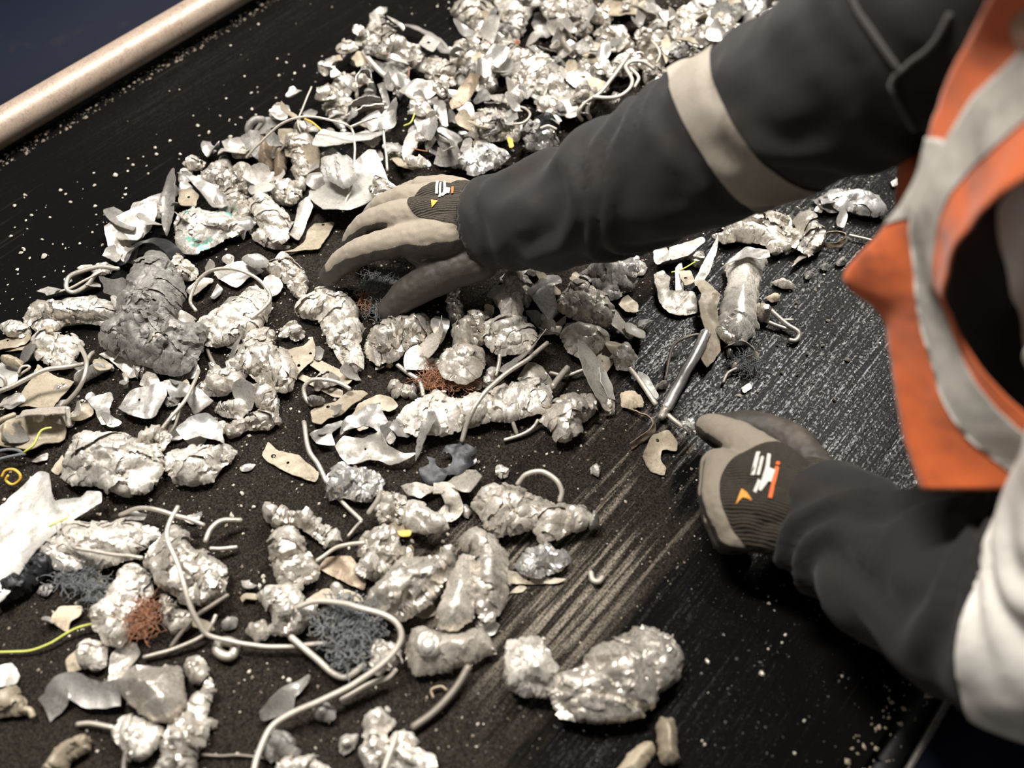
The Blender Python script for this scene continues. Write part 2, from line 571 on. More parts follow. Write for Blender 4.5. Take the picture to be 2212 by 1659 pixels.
# loose fines on the belt: nobody could count them
def chips(n, xs, ys, size, seed, zf=0.45, dens=None):
    r = np.random.default_rng(seed)
    base = np.array([(1, 0, 0), (-1, 0, 0), (0, 1, 0), (0, -1, 0), (0, 0, 1), (0, 0, -.4)], float)
    fc = [(0, 2, 4), (2, 1, 4), (1, 3, 4), (3, 0, 4), (2, 0, 5), (1, 2, 5), (3, 1, 5), (0, 3, 5)]
    V, F, c = [], [], 0
    while c < n:
        x, y = r.uniform(*xs), r.uniform(*ys)
        if dens is not None and r.random() > dens(x, y):
            continue
        s = size[0] * (size[1] / size[0]) ** (r.random() ** 2.2)
        P = base * r.uniform(0.55, 1.25, (6, 1)) * (s, s * r.uniform(.5, 1), s * zf)
        a = r.uniform(0, 6.3)
        ca, sa = math.cos(a), math.sin(a)
        P = np.column_stack([P[:, 0] * ca - P[:, 1] * sa + x, P[:, 0] * sa + P[:, 1] * ca + y, P[:, 2] + s * zf * .35])
        V.append(P)
        F += [tuple(q + 6 * c for q in f) for f in fc]
        c += 1
    return np.vstack(V), F


def heap_edge(x, y):
    """thicker close to the scrap, thin towards the left edge of the belt"""
    return min(1.0, max(0.10, (x + 1.13) * 2.2)) * (0.35 + 0.65 * (vnoise(np.array([[x * 9, y * 4, 0.5]]), 5)[0] > -0.1))


V, F = chips(3600, (-1.16, -0.55), (0.0, 2.0), (0.0006, 0.0030), 21, dens=heap_edge)
tag(link_mesh('pale_grit', V, F, M['grit'], smooth=False), 'pale metal grit scattered over the clean left side of the belt', 'grit', kind='stuff')
V, F = chips(4200, (-0.80, -0.14), (-0.05, 1.6), (0.0006, 0.0026), 22)
tag(link_mesh('belt_fines', V, F, M['gritdark'], smooth=False), 'brownish grit and fines lying among the scrap on the belt', 'grit', kind='stuff')
V, F = chips(1500, (-0.75, -0.14), (-0.05, 1.6), (0.0007, 0.0030), 25)
tag(link_mesh('metal_specks', V, F, M['grit'], smooth=False), 'pale specks of metal lying among the scrap on the belt', 'grit', kind='stuff')
V, F = chips(1700, (-0.22, 0.06), (0.15, 1.3), (0.0006, 0.0022), 23)
tag(link_mesh('wet_grit', V, F, M['wetgrit'], smooth=False), 'glinting wet grit on the bare right side of the belt', 'grit', kind='stuff')
V, F = chips(1500, (-1.196, -1.174), (0.2, 2.2), (0.0008, 0.0040), 24, 0.7)
tag(link_mesh('gravel_line', V, F, M['gritdark'], smooth=False), 'line of brown gravel caught along the beige edge rail', 'gravel', kind='stuff')
V, F = chips(420, (0.066, 0.108), (0.1, 0.9), (0.001, 0.0045), 26, 0.7)
tag(link_mesh('gutter_gravel', V, F, M['stone'], smooth=False), 'brown gravel caught in the gutter along the right belt edge', 'gravel', kind='stuff')

# ------------------------------------------------------------------ scrap builders
def resample(P, g, closed=True):
    P = np.asarray(P, float)
    Q = np.vstack([P, P[:1]]) if closed else P
    L = np.linalg.norm(np.diff(Q, axis=0), axis=1)
    s = np.concatenate([[0], np.cumsum(L)])
    n = max(8, int(round(s[-1] / g)))
    t = np.linspace(0, s[-1], n, endpoint=not closed)
    return np.column_stack([np.interp(t, s, Q[:, i]) for i in range(P.shape[1])])


def seg_dist(P, poly):
    d = np.full(len(P), 1e9)
    A, B = poly, np.roll(poly, -1, 0)
    for a, b in zip(A, B):
        ab = b - a
        t = np.clip(((P - a) @ ab) / (ab @ ab + 1e-18), 0, 1)
        q = P - (a + t[:, None] * ab)
        d = np.minimum(d, np.hypot(q[:, 0], q[:, 1]))
    return d


def inside(P, poly):
    c = np.zeros(len(P), bool)
    j = len(poly) - 1
    for i in range(len(poly)):
        xi, yi = poly[i]
        xj, yj = poly[j]
        if yi != yj:
            c ^= ((yi > P[:, 1]) != (yj > P[:, 1])) & (P[:, 0] < (xj - xi) * (P[:, 1] - yi) / (yj - yi) + xi)
        j = i
    return c


def round_poly(P, n=3):
    """the traced corners, a little eased"""
    P = np.asarray(P, float)
    Q = np.vstack([P[-1:], P, P[:2]])
    out = []
    for i in range(1, len(Q) - 2):
        p0, p1, p2, p3 = Q[i - 1], Q[i], Q[i + 1], Q[i + 2]
        for t in np.arange(n) / n:
            c = 0.5 * (2 * p1 + (p2 - p0) * t + (2 * p0 - 5 * p1 + 4 * p2 - p3) * t * t + (3 * p1 - p0 - 3 * p2 + p3) * t ** 3)
            out.append(0.3 * c + 0.7 * (p1 * (1 - t) + p2 * t))
    return np.array(out)


def ragged(O, r, amp):
    """torn edge: the eased outline broken up at two scales"""
    O = resample(O, 0.0022)
    k = np.full(len(O), r.uniform(0, 90))
    n1 = vnoise(np.column_stack([O * 150, k]), 11) + 0.6 * vnoise(np.column_stack([O * 330, k]), 12)
    n2 = vnoise(np.column_stack([O * 150, k + 5]), 13) + 0.6 * vnoise(np.column_stack([O * 330, k + 5]), 14)
    return O + amp * np.column_stack([n1, n2])


def flat_mesh(outline, g, r, holes=(), jag=0.0):
    O = resample(outline, g)
    if jag:
        O = O + r.normal(0, jag, O.shape)
    HS = []
    for (hx, hy, hr) in holes:
        a = np.linspace(0, 2 * math.pi, 14, endpoint=False)
        HS.append(np.column_stack([hx + hr * np.cos(a), hy + hr * np.sin(a)]))
    lo, hi = O.min(0), O.max(0)
    xs = np.arange(lo[0], hi[0], g)
    ys = np.arange(lo[1], hi[1], g * 0.87)
    X, Y = np.meshgrid(xs, ys)
    X = X + (np.arange(len(ys)) % 2)[:, None] * g / 2
    P = np.column_stack([X.ravel(), Y.ravel()]) + r.uniform(-.22, .22, (X.size, 2)) * g
    P = P[inside(P, O)]
    if len(P):
        P = P[seg_dist(P, O) > g * 0.55]
    for h in HS:
        if len(P):
            P = P[~inside(P, h) & (seg_dist(P, h) > g * 0.5)]
    pts, edges, n = [O], [], 0
    for loop in [O] + HS:
        m = len(loop)
        edges += [(n + i, n + (i + 1) % m) for i in range(m)]
        n += m
    allp = np.vstack([O] + HS + ([P] if len(P) else []))
    vo, eo, fo, *_ = delaunay_2d_cdt([Vector(p) for p in allp], edges, [], 0, 1e-7)
    V2 = np.array([tuple(v) for v in vo])
    T = np.array([f for f in fo if len(f) == 3], int)
    c = V2[T].mean(1)
    keep = inside(c, O)
    for h in HS:
        keep &= ~inside(c, h)
    T = T[keep]
    used = np.unique(T)
    re = -np.ones(len(V2), int)
    re[used] = np.arange(len(used))
    V2, T = V2[used], re[T]
    a, b, cc = V2[T[:, 0]], V2[T[:, 1]], V2[T[:, 2]]
    neg = ((b[:, 0] - a[:, 0]) * (cc[:, 1] - a[:, 1]) - (b[:, 1] - a[:, 1]) * (cc[:, 0] - a[:, 0])) < 0
    T[neg] = T[neg][:, ::-1]
    cnt = {}
    for t in T:
        for k in range(3):
            e = (t[k], t[(k + 1) % 3])
            cnt[e] = cnt.get(e, 0) + 1
    rim = [e for e in cnt if (e[1], e[0]) not in cnt]
    d = seg_dist(V2, O)
    return V2, T, rim, d


def facets(P, cell, r, stretch=1.0, ang=0.0, tilt=0.55, hard=False):
    """folds of crushed sheet: flat facets of their own tilt. hard: they overlap in steps; else they meet in ridges and grooves."""
    ca, sa = math.cos(ang), math.sin(ang)
    Q = np.column_stack([(P[:, 0] * ca + P[:, 1] * sa) / stretch, -P[:, 0] * sa + P[:, 1] * ca, P[:, 2]])
    w = cell * 0.9
    Q = Q + 0.30 * cell * np.column_stack([vnoise(Q / w, 1), vnoise(Q / w, 2), vnoise(Q / w, 3)])
    lo, hi = Q.min(0) - cell * .5, Q.max(0) + cell * .5
    n = int(np.clip(np.prod(np.maximum(hi - lo, cell * 0.9) / cell) * 1.05, 4, 260))
    S = r.uniform(lo, hi, (n, 3))
    D = ((Q[:, None, :] - S[None]) ** 2).sum(2)
    lev = r.uniform(-.7, .7, n)
    tl = r.normal(0, tilt, (n, 3))
    if hard:
        k = D.argmin(1)
        return np.clip(lev[k] + ((Q - S[k]) * tl[k]).sum(1) / cell * 1.2, -1.3, 1.3)
    m = min(4, n)
    k = np.argpartition(D, m - 1, axis=1)[:, :m]
    d = np.sqrt(np.take_along_axis(D, k, 1))
    pl = lev[k] + ((Q[:, None, :] - S[k]) * tl[k]).sum(2) / cell * 1.2 - 1.1 * (d - d.min(1)[:, None]) / cell
    return np.clip(pl.max(1), -1.8, 1.8)


def shell(V, F, th):
    """gives an open sheet its thickness"""
    T = np.array([q for f in F for q in ([f] if len(f) == 3 else [(f[0], f[1], f[2]), (f[0], f[2], f[3])])])
    N = vert_normals(V, T)
    n = len(V)
    cnt = {}
    for t in T:
        for k in range(3):
            cnt[(t[k], t[(k + 1) % 3])] = 1
    rim = [(a, a + n, b + n, b) for (a, b) in cnt if (b, a) not in cnt]
    return np.vstack([V, V - N * th]), T.tolist() + (T[:, ::-1] + n).tolist() + rim


def make_lump(outline, H, z0, r, g=0.0018, cell=0.013, amp=0.0034, stretch=1.4, fine=1.0, flaps=None, flat=0.0, crater=None):
    """a crushed piece: angular body of flat facets, creased, with torn folds lapping over it."""
    O = ragged(round_poly(outline), r, 0.0011 * min(1.0, H / 0.02))
    area = 0.5 * abs(np.sum(O[:, 0] * np.roll(O[:, 1], -1) - O[:, 1] * np.roll(O[:, 0], -1)))
    g = float(np.clip(g * math.sqrt(area / 0.0016), 0.0011, 0.0019))
    V2, T, rim, d = flat_mesh(O, g, r, jag=g * 0.25)
    R = max(min(H * 0.55, d.max() * 0.9), 0.003)
    u = np.clip(d / R, 0, 1)
    p = 0.55 * u + 0.45 * np.sqrt(np.clip(1 - (1 - u) ** 2, 0, 1))
    q = (V2 - V2.mean(0)) / (math.sqrt(area) * 0.5)
    roof = np.full(len(V2), 1.0)
    for k in range(6):
        a = r.uniform(0, 2 * math.pi)
        roof = np.minimum(roof, r.uniform(0.80, 1.12) + r.uniform(0.12, 0.50) * (q @ np.array([math.cos(a), math.sin(a)])))
    roof = flat + (1 - flat) * np.clip(roof, 0.30, 1.0)
    zt = z0 + H * 0.30 + H * 0.70 * p * roof
    if crater:
        for (cx_, cy_, cr_) in crater:
            e = np.hypot(V2[:, 0] - cx_, V2[:, 1] - cy_) / cr_
            zt = zt + 0.006 * np.exp(-((e - 1) / 0.20) ** 2) - 0.010 * np.clip(1.15 - e, 0, 1) ** 0.6
    zb = z0 + H * 0.30 - H * 0.30 * np.clip(p * 1.4, 0, 1)
    n = len(V2)
    Vt = np.column_stack([V2, zt])
    Nn = vert_normals(Vt, T)
    edge = np.zeros(n, bool)
    edge[[e[0] for e in rim]] = True
    ang = r.uniform(0, math.pi)
    ca, sa = math.cos(ang), math.sin(ang)
    Q = np.column_stack([(Vt[:, 0] * ca + Vt[:, 1] * sa) / max(1.2, stretch), -Vt[:, 0] * sa + Vt[:, 1] * ca, Vt[:, 2]]) + r.uniform(0, 3)
    Q = Q + 0.002 * np.column_stack([vnoise(Q * 150, 21), vnoise(Q * 150, 22), vnoise(Q * 150, 23)])
    ridge = 1 - 2 * np.abs(vnoise(Q * 130, 31)) ** 0.7
    gate = np.clip(0.45 + 1.7 * vnoise(Q * 45, 33), 0, 1) * fine
    f = 1.1 * facets(Vt, cell * 1.7, r, stretch, ang, 0.9) + 0.72 * facets(Vt, cell * 1.2, r, stretch, ang + .25, 0.5, True)
    f = f + gate * (0.30 * facets(Vt, cell * 0.6, r, stretch * 1.8, ang + .5, 0.6) + 0.22 * ridge)
    f = amp * (f - np.median(f)) * np.clip(0.35 + d / 0.006, 0, 1)
    Vt = Vt + Nn * f[:, None]
    Vt[:, 2] = np.maximum(Vt[:, 2], z0 + 0.0006)
    Vb = np.column_stack([Vt[:, :2], zb])
    Vb[:, 2] = np.minimum(Vb[:, 2], Vt[:, 2] - 0.0004)
    idx = np.where(edge, np.arange(n), np.cumsum(~edge) - 1 + n)
    Vall = np.vstack([Vt, Vb[~edge]])
    Fb = idx[T][:, ::-1]
    body = (Vall, np.vstack([T, Fb]).tolist())
    if flaps is None:
        flaps = int(np.clip(area / 0.00024, 2, 14) * fine)
    out = [body]
    N2 = vert_normals(Vt, T)
    for k in range(flaps):
        c0 = Vt[r.integers(n)]
        a = ang + r.normal(0, 0.5)
        e1, e2 = np.array([math.cos(a), math.sin(a)]), np.array([-math.sin(a), math.cos(a)])
        L, W = cell * r.uniform(0.9, 1.9) * min(stretch, 2.0) ** 0.5, cell * r.uniform(0.5, 1.0)
        w = (Vt - c0)[:, :2]
        s, t = w @ e1, w @ e2
        fld = np.maximum(np.abs(s) / L, np.abs(t) / W) - 1 + 0.30 * vnoise(np.column_stack([Vt[:, :2] * 160, np.full(n, k * 3.1)]), 41)
        if (fld < 0).sum() < 8:
            continue
        side = r.choice([-1, 1])
        x = np.clip((side * t / W + 0.5) / 1.5, 0, 1)
        lift = 0.0004 + r.uniform(0.0014, 0.0048) * x ** 1.5 * min(1.0, H / 0.02) + 0.0006 * vnoise(Vt * 120, 43 + k)
        fv, ff = cut(Vt + N2 * np.maximum(lift, 0.0002)[:, None], T, fld, 0.0)
        if len(ff) > 4:
            out.append(shell(fv, ff, 0.0005))
    return join(out)


def make_sheet(outline, H, z0, r, holes=(), bend=1.0, curl=0.0, wave=0.0, th=0.0009, tilt=None, g=0.0022, dent=1.0):
    O = ragged(round_poly(outline, 2), r, 0.0007 * dent)
    V2, T, rim, d = flat_mesh(O, g, r, holes, jag=g * 0.05)
    c = V2.mean(0)
    L = np.ptp(V2, axis=0).max() + 1e-6
    q = V2 - c
    z = np.zeros(len(V2))
    for k in range(2 + int(2 * bend)):
        a = r.uniform(0, math.pi)
        s = q @ np.array([math.cos(a), math.sin(a)]) - r.uniform(-.28, .28) * L
        m = r.uniform(.3, .85) * bend * r.choice([-1, 1])
        soft = 0.0014
        z += m * (np.sqrt(s * s + soft * soft) - soft) * 0.55
    z += wave * 0.006 * np.sin((q @ np.array([math.cos(1.1 + r.uniform(-.6, .6)), math.sin(1.1)])) * r.uniform(260, 420))
    z += dent * 0.0020 * fbm(np.column_stack([V2 * 70, np.full(len(V2), r.uniform(0, 50))]), 5, 3)
    if curl:
        e = np.exp(-d / 0.006)
        z += curl * 0.008 * e * (0.4 + vnoise(np.column_stack([V2 * 45, np.full(len(V2), r.uniform(0, 50))]), 8))
    z -= z.min()
    if z.max() > 1e-6:
        z *= min(1.0, H / z.max()) if tilt is None else min(1.0, 0.6 * H / z.max())
    if tilt is not None:
        tv = np.array([math.cos(tilt), math.sin(tilt)])
        s = q @ tv
        z += (s - s.min()) / (np.ptp(s) + 1e-9) * H
    Vt = np.column_stack([V2, z0 + z + th])
    N = vert_normals(Vt, T)
    n = len(V2)
    Vb = Vt - N * th
    F = T.tolist() + (T[:, ::-1] + n).tolist() + [(a, a + n, b + n, b) for a, b in rim]
    return np.vstack([Vt, Vb]), F


def make_ribbon(path, width, r, lean=0.5, th=0.001, twist=0.0, n=5):
    """a narrow strip of sheet standing on its curved path; lean 0 = lying flat, 1 = on edge."""
    P = catmull(path, n)
    W = np.interp(np.linspace(0, 1, len(P)), np.linspace(0, 1, len(width)), width) if not np.isscalar(width) else np.full(len(P), width)
    Tn = np.gradient(P, axis=0)
    Tn /= np.linalg.norm(Tn, axis=1)[:, None] + 1e-12
    side = np.cross(Tn, (0, 0, 1.0))
    side /= np.linalg.norm(side, axis=1)[:, None] + 1e-9
    a = (lean * math.pi / 2) + twist * np.linspace(-1, 1, len(P))
    D = side * np.cos(a)[:, None] + np.array([0, 0, 1.0]) * np.sin(a)[:, None]
    Nn = np.cross(Tn, D)
    us = np.linspace(-.5, .5, 5)
    V = []
    for off in (0, th):
        for k, u in enumerate(us):
            jig = 0.0012 * vnoise(np.column_stack([P * 160, ]) + k * 0.35, 4)
            V.append(P + D * (u * W + (0.0008 * vnoise(P * 220 + 7 * (u > 0), 6) if abs(u) > .4 else 0))[:, None] + Nn * (jig + off + 0.06 * W * (1 - 4 * u * u))[:, None])
    m, k = len(P), len(us)
    V = np.vstack(V)
    F = []
    I = lambda s, c, i: (s * k + c) * m + i
    for i in range(m - 1):
        for c in range(k - 1):
            F.append((I(0, c, i), I(0, c, i + 1), I(0, c + 1, i + 1), I(0, c + 1, i)))
            F.append((I(1, c, i), I(1, c + 1, i), I(1, c + 1, i + 1), I(1, c, i + 1)))
        F.append((I(0, 0, i), I(1, 0, i), I(1, 0, i + 1), I(0, 0, i + 1)))
        F.append((I(0, k - 1, i), I(0, k - 1, i + 1), I(1, k - 1, i + 1), I(1, k - 1, i)))
    for i in (0, m - 1):
        for c in range(k - 1):
            q = (I(0, c, i), I(0, c + 1, i), I(1, c + 1, i), I(1, c, i))
            F.append(q if i == 0 else q[::-1])
    return V, F


def make_wire(path, rad, r, n=6):
    P = catmull(path, 7)
    P = P + 0.0006 * np.column_stack([vnoise(P * 60, 1), vnoise(P * 60, 2), vnoise(P * 60, 3)])
    P[:, 2] = np.maximum(P[:, 2], rad)
    return tube(P, rad, n)


def make_tuft(outline, H, z0, r, n=240, rad=0.00035):
    """a mat of curled fibres"""
    O = round_poly(outline)
    lo, hi = O.min(0), O.max(0)
    parts = []
    while len(parts) < n:
        p = r.uniform(lo, hi)
        if not inside(p[None], O)[0]:
            continue
        a, z = r.uniform(0, 6.3), z0 + r.uniform(0.1, 1) * H
        pts = [np.array([p[0], p[1], z])]
        for k in range(6):
            a += r.normal(0, 0.9)
            s = r.uniform(.0018, .0045)
            q = pts[-1] + np.array([math.cos(a) * s, math.sin(a) * s, r.normal(0, .0016)])
            q[2] = np.clip(q[2], z0 + 0.0004, z0 + H * 1.15)
            pts.append(q)
        parts.append(tube(catmull(pts, 2), rad * r.uniform(.7, 1.5), 4, caps=False))
    core = make_lump(O * 0.86 + O.mean(0) * 0.14, H * 0.7, z0, r, cell=0.006, amp=0.002)
    return join(parts + [core])


MADE = {}          # the latest thing of each kind, for its parts


def scrap(name, label, cat, kind, mat, z0, H, pts, opts, seed):
    """one piece of scrap; pts in millimetres on the belt (x across, y along, and z for wires and ribbons)."""
    r = np.random.default_rng(seed)
    P = np.array(pts, float) / 1000.0
    z0, H = z0 / 1000.0, H / 1000.0
    o = dict(opts)
    group = o.pop('group', None)
    par = o.pop('parent', None)
    par = MADE[par] if par else None
    sharp = 40
    if kind == 'lump':
        V, F = make_lump(P, H, z0, r, **o)
    elif kind == 'foil':
        o.setdefault('cell', 0.010); o.setdefault('amp', 0.0042); o.setdefault('stretch', 2.2)
        V, F = make_lump(P, H, z0, r, **o)
        sharp = 32
    elif kind == 'smooth':
        o.setdefault('cell', 0.022); o.setdefault('amp', 0.0018); o.setdefault('fine', 0.2); o.setdefault('flaps', 0); o.setdefault('flat', 0.75)
        V, F = make_lump(P, H, z0, r, **o)
    elif kind == 'sheet':
        V, F = make_sheet(P, H, z0, r, **o)
    elif kind == 'wire':
        V, F = make_wire(P, H, r)
        sharp = None
    elif kind == 'ribbon':
        w = o.pop('w')
        w = [x / 1000.0 for x in w] if isinstance(w, (list, tuple)) else w / 1000.0
        V, F = make_ribbon(P, w, r, **o)
    elif kind == 'tuft':
        V, F = make_tuft(P, H, z0, r, **o)
        sharp = None
    ob = link_mesh(name, V, F, M[mat], parent=par, sharp=sharp)
    if par is None:
        MADE[name] = ob
        return tag(ob, label, cat, group)
    return tag(ob, label)

# ------------------------------------------------------------------ the worker: leaning over the belt from its right side
person = thing('person', (0.30, 0.56, -0.9), 'person in charcoal jacket and orange vest bending over the belt, gloved hands in the scrap', 'person')


def loft(C, RA, RB, wide, n=36):
    """closed loft: centres C, half-widths RA along `wide` and RB across it."""
    C = np.asarray(C, float)
    T = np.gradient(C, axis=0)
    T /= np.linalg.norm(T, axis=1)[:, None]
    V = []
    a = np.linspace(0, 2 * math.pi, n, endpoint=False)
    for c, t, ra, rb, w in zip(C, T, RA, RB, wide):
        w = np.array(w, float)
        w = w - t * (w @ t)
        w /= np.linalg.norm(w)
        b = np.cross(t, w)
        V.append(c + np.outer(np.cos(a) * ra, w) + np.outer(np.sin(a) * rb, b))
    m = len(C)
    V = np.vstack(V)
    F = [(i * n + j, i * n + (j + 1) % n, (i + 1) * n + (j + 1) % n, (i + 1) * n + j) for i in range(m - 1) for j in range(n)]
    F += [tuple(range(n - 1, -1, -1)), tuple(range((m - 1) * n, m * n))]
    return V, F


def limb(pts, rad, n=24, k=8):
    """round tapering tube with domed ends through joints"""
    P = catmull(pts, k)
    R = np.interp(np.linspace(0, len(rad) - 1, len(P)), np.arange(len(rad)), rad)
    t0 = P[0] - P[1]; t0 /= np.linalg.norm(t0)
    t1 = P[-1] - P[-2]; t1 /= np.linalg.norm(t1)
    pre, prr, post, por = [], [], [], []
    for q in (0.95, 0.75, 0.4):
        pre.append(P[0] + t0 * R[0] * q); prr.append(R[0] * math.sqrt(1 - q * q))
        post.insert(0, P[-1] + t1 * R[-1] * q); por.insert(0, R[-1] * math.sqrt(1 - q * q))
    return tube(np.vstack([pre, P, post]), np.concatenate([prr, R, por]), n, caps=False)


def project(P, path):
    """arc length along a path and distance from it, for every point"""
    best = np.full(len(P), 1e9)
    s = np.zeros(len(P))
    acc = 0.0
    for a, b in zip(path[:-1], path[1:]):
        ab = b - a
        L = np.linalg.norm(ab)
        t = np.clip(((P - a) @ ab) / (L * L), 0, 1)
        d = np.linalg.norm(P - (a + t[:, None] * ab), axis=1)
        u = d < best
        best[u] = d[u]
        s[u] = acc + t[u] * L
        acc += L
    return s, best


# --- jacket: trunk and both sleeves as one continuous surface
RSLEEVE = np.array([(-0.5386, 0.5996, 0.1067), (-0.4630, 0.6187, 0.1563), (-0.3927, 0.6472, 0.2195), (-0.3372, 0.6744, 0.2766), (-0.2934, 0.6860, 0.3243), (-0.2428, 0.6837, 0.3859), (-0.2049, 0.6911, 0.4402), (-0.1668, 0.6973, 0.4937), (-0.1384, 0.7047, 0.5339)])
RRAD = [0.053, 0.060, 0.0685, 0.0755, 0.077, 0.078, 0.082, 0.088, 0.09]
LSLEEVE = np.array([(-0.0737, 0.5318, 0.0715), (-0.0073, 0.5108, 0.1033), (0.0432, 0.4925, 0.1438), (0.0845, 0.4743, 0.1887), (0.1197, 0.4602, 0.2386), (0.1315, 0.4667, 0.3044), (0.1102, 0.4876, 0.3993), (0.0727, 0.5155, 0.4809)])
LRAD = [0.0575, 0.066, 0.074, 0.080, 0.082, 0.080, 0.080, 0.080]
trunk_c = [(0.36, 0.60, -0.12), (0.335, 0.60, 0.02), (0.16, 0.635, 0.15), (0.04, 0.66, 0.29), (-0.025, 0.67, 0.42), (-0.03, 0.65, 0.52), (-0.02, 0.62, 0.585), (-0.055, 0.60, 0.63)]
trunk = loft(trunk_c, [0.15, 0.15, 0.145, 0.14, 0.14, 0.13, 0.095, 0.062], [0.11, 0.11, 0.105, 0.10, 0.10, 0.09, 0.08, 0.06], [(0, 1, 0)] * 8)
jv, jf = join([trunk, limb(RSLEEVE, RRAD), limb(LSLEEVE, LRAD)])
JV, JT = remesh(jv, jf, 0.006, 6)
JN = vert_normals(JV, JT)
rp, lp = catmull(RSLEEVE, 6), catmull(LSLEEVE, 6)
rs, rd = project(JV, rp)
ls, ld = project(JV, lp)
on_r, on_l = rd < ld, ld <= rd
w_r = np.clip(1.25 - rd / 0.10, 0, 1) * on_r
w_l = np.clip(1.25 - ld / 0.105, 0, 1) * on_l


def folds(P, s, seed, pitch, amp):
    n1 = vnoise(P * 9, seed)
    n2 = vnoise(P * 17, seed + 3)
    ridge = np.sin((s / pitch + 1.5 * n1 + 0.5 * n2) * 2 * math.pi)
    gate = 0.35 + 0.65 * np.clip(vnoise(P * 8, seed + 7) + 0.35, 0, 1)
    return amp * np.sign(ridge) * np.abs(ridge) ** 0.8 * gate + amp * 0.9 * fbm(P * 14, seed + 11, 3)


disp = w_r * folds(JV + 0.0, rs + 0.25 * (JV[:, 2] - 0.2), 41, 0.095, 0.0105)
disp += w_l * folds(JV + 0.0, ls - 0.2 * (JV[:, 1] - 0.5), 52, 0.085, 0.0125)
disp += (1 - np.maximum(w_r, w_l)) * 0.005 * fbm(JV * 11, 61, 3)
fade = np.clip(np.minimum(np.where(on_r, rs, 1), np.where(on_l, ls, 1)) / 0.03, 0.15, 1)
JV = JV + JN * (disp * fade)[:, None]
# hollow the cuffs a little so that each sleeve ends in an open rim
for path, dist, sl in ((rp, rd, rs), (lp, ld, ls)):
    t = path[1] - path[0]
    t /= np.linalg.norm(t)
    e = (JV - path[0]) @ t
    m = (e < 0.0) & (np.linalg.norm(JV - path[0], axis=1) < 0.075)
    JV[m] += t * (-2.0 * e[m])[:, None]
jacket = link_mesh('jacket', JV, JT.tolist(), M['jacket'], person)
tag(jacket, 'charcoal work jacket with rumpled sleeves')
dg0 = (JV, JT)


def band_field(P, path, a, b, na, nb, lim, dist):
    """< 0 between two slanting planes across the sleeve"""
    fa = -((P - a) @ na)
    fb = (P - b) @ nb
    return np.maximum(np.maximum(fa, fb), dist - lim)


def unit(v):
    v = np.array(v, float)
    return v / np.linalg.norm(v)


def plane3(p, q, r, toward):
    n = unit(np.cross(np.array(q) - np.array(p), np.array(r) - np.array(p)))
    if n @ (np.array(toward) - np.array(p)) < 0:
        n = -n
    return np.array(p), n


# elbow tape of the right sleeve
a, na = plane3((-0.3781, 0.6920, 0.3296), (-0.2919, 0.6132, 0.3329), (-0.2488, 0.6588, 0.2582), RSLEEVE[5])
b, nb = plane3((-0.3455, 0.7170, 0.3652), (-0.2741, 0.6309, 0.3713), (-0.2032, 0.6556, 0.3154), RSLEEVE[7])
V, F = cut(JV, JT, band_field(JV, rp, a, b, na, nb, 0.12, np.where(on_r, rd, 1.0)), 0.0016)
tag(link_mesh('sleeve_band', V, F, M['band'], person), 'beige reflective band round the right sleeve')
# elbow tape of the left sleeve
a, na = plane3((0.0670, 0.4906, 0.2856), (0.0669, 0.4222, 0.2726), (0.1311, 0.4299, 0.1738), LSLEEVE[4])
b, nb = a + na * 0.055, na
V, F = cut(JV, JT, band_field(JV, lp, a, b, na, nb, 0.13, np.where(on_l, ld, 1.0)), 0.0018)
tag(link_mesh('sleeve_band', V, F, M['whiteband'], person), 'pale reflective band round the left sleeve')

# raised seams of the jacket front
M['seam'] = cloth('grey_seam_piping', (0.05, 0.047, 0.046), (0.09, 0.08, 0.07), 0.4)


def on_surface(P, lift):
    out = []
    for p in catmull(P, 6):
        k = np.argmin(((JV - p) ** 2).sum(1))
        out.append(JV[k] + JN[k] * lift)
    out = np.array(out)
    for _ in range(3):
        out[1:-1] = (out[:-2] + out[1:-1] * 2 + out[2:]) / 4
    return out


for pts in ([(-0.1964, 0.6631, 0.5131), (-0.1808, 0.6485, 0.4979), (-0.1673, 0.6374, 0.4856)], [(-0.1498, 0.6450, 0.5310), (-0.1541, 0.6233, 0.5088), (-0.1639, 0.6206, 0.4872), (-0.1666, 0.6183, 0.4749)], [(-0.1666, 0.6183, 0.4749), (-0.1514, 0.6180, 0.4554), (-0.1417, 0.6255, 0.4305)]):
    V, F = tube(on_surface(pts, 0.0015), 0.0022, 8)
    link_mesh('seam', V, F, M['seam'], person)

# --- trousers
legs = [limb([(0.33, 0.66, -0.06), (0.33, 0.67, -0.40), (0.35, 0.68, -0.82)], [0.098, 0.072, 0.06]),
        limb([(0.33, 0.50, -0.06), (0.34, 0.48, -0.40), (0.37, 0.47, -0.82)], [0.098, 0.072, 0.06])]
V, T = remesh(*join(legs + [loft([(0.335, 0.58, -0.16), (0.33, 0.58, -0.08), (0.32, 0.58, 0.0)], [0.15, 0.16, 0.158], [0.105, 0.11, 0.11], [(0, 1, 0)] * 3)]), 0.009, 6)
link_mesh('trousers', V, T.tolist(), M['trousers'], person)
for yy, xx in ((0.68, 0.35), (0.47, 0.37)):
    V, T = remesh(*join([limb([(xx + 0.03, yy, -0.845), (xx - 0.06, yy, -0.855), (xx - 0.15, yy, -0.868)], [0.05, 0.045, 0.03]),
                         limb([(xx, yy, -0.84), (xx, yy, -0.74)], [0.055, 0.058])]), 0.006, 4)
    link_mesh('boot', V, T.tolist(), M['black'], person)

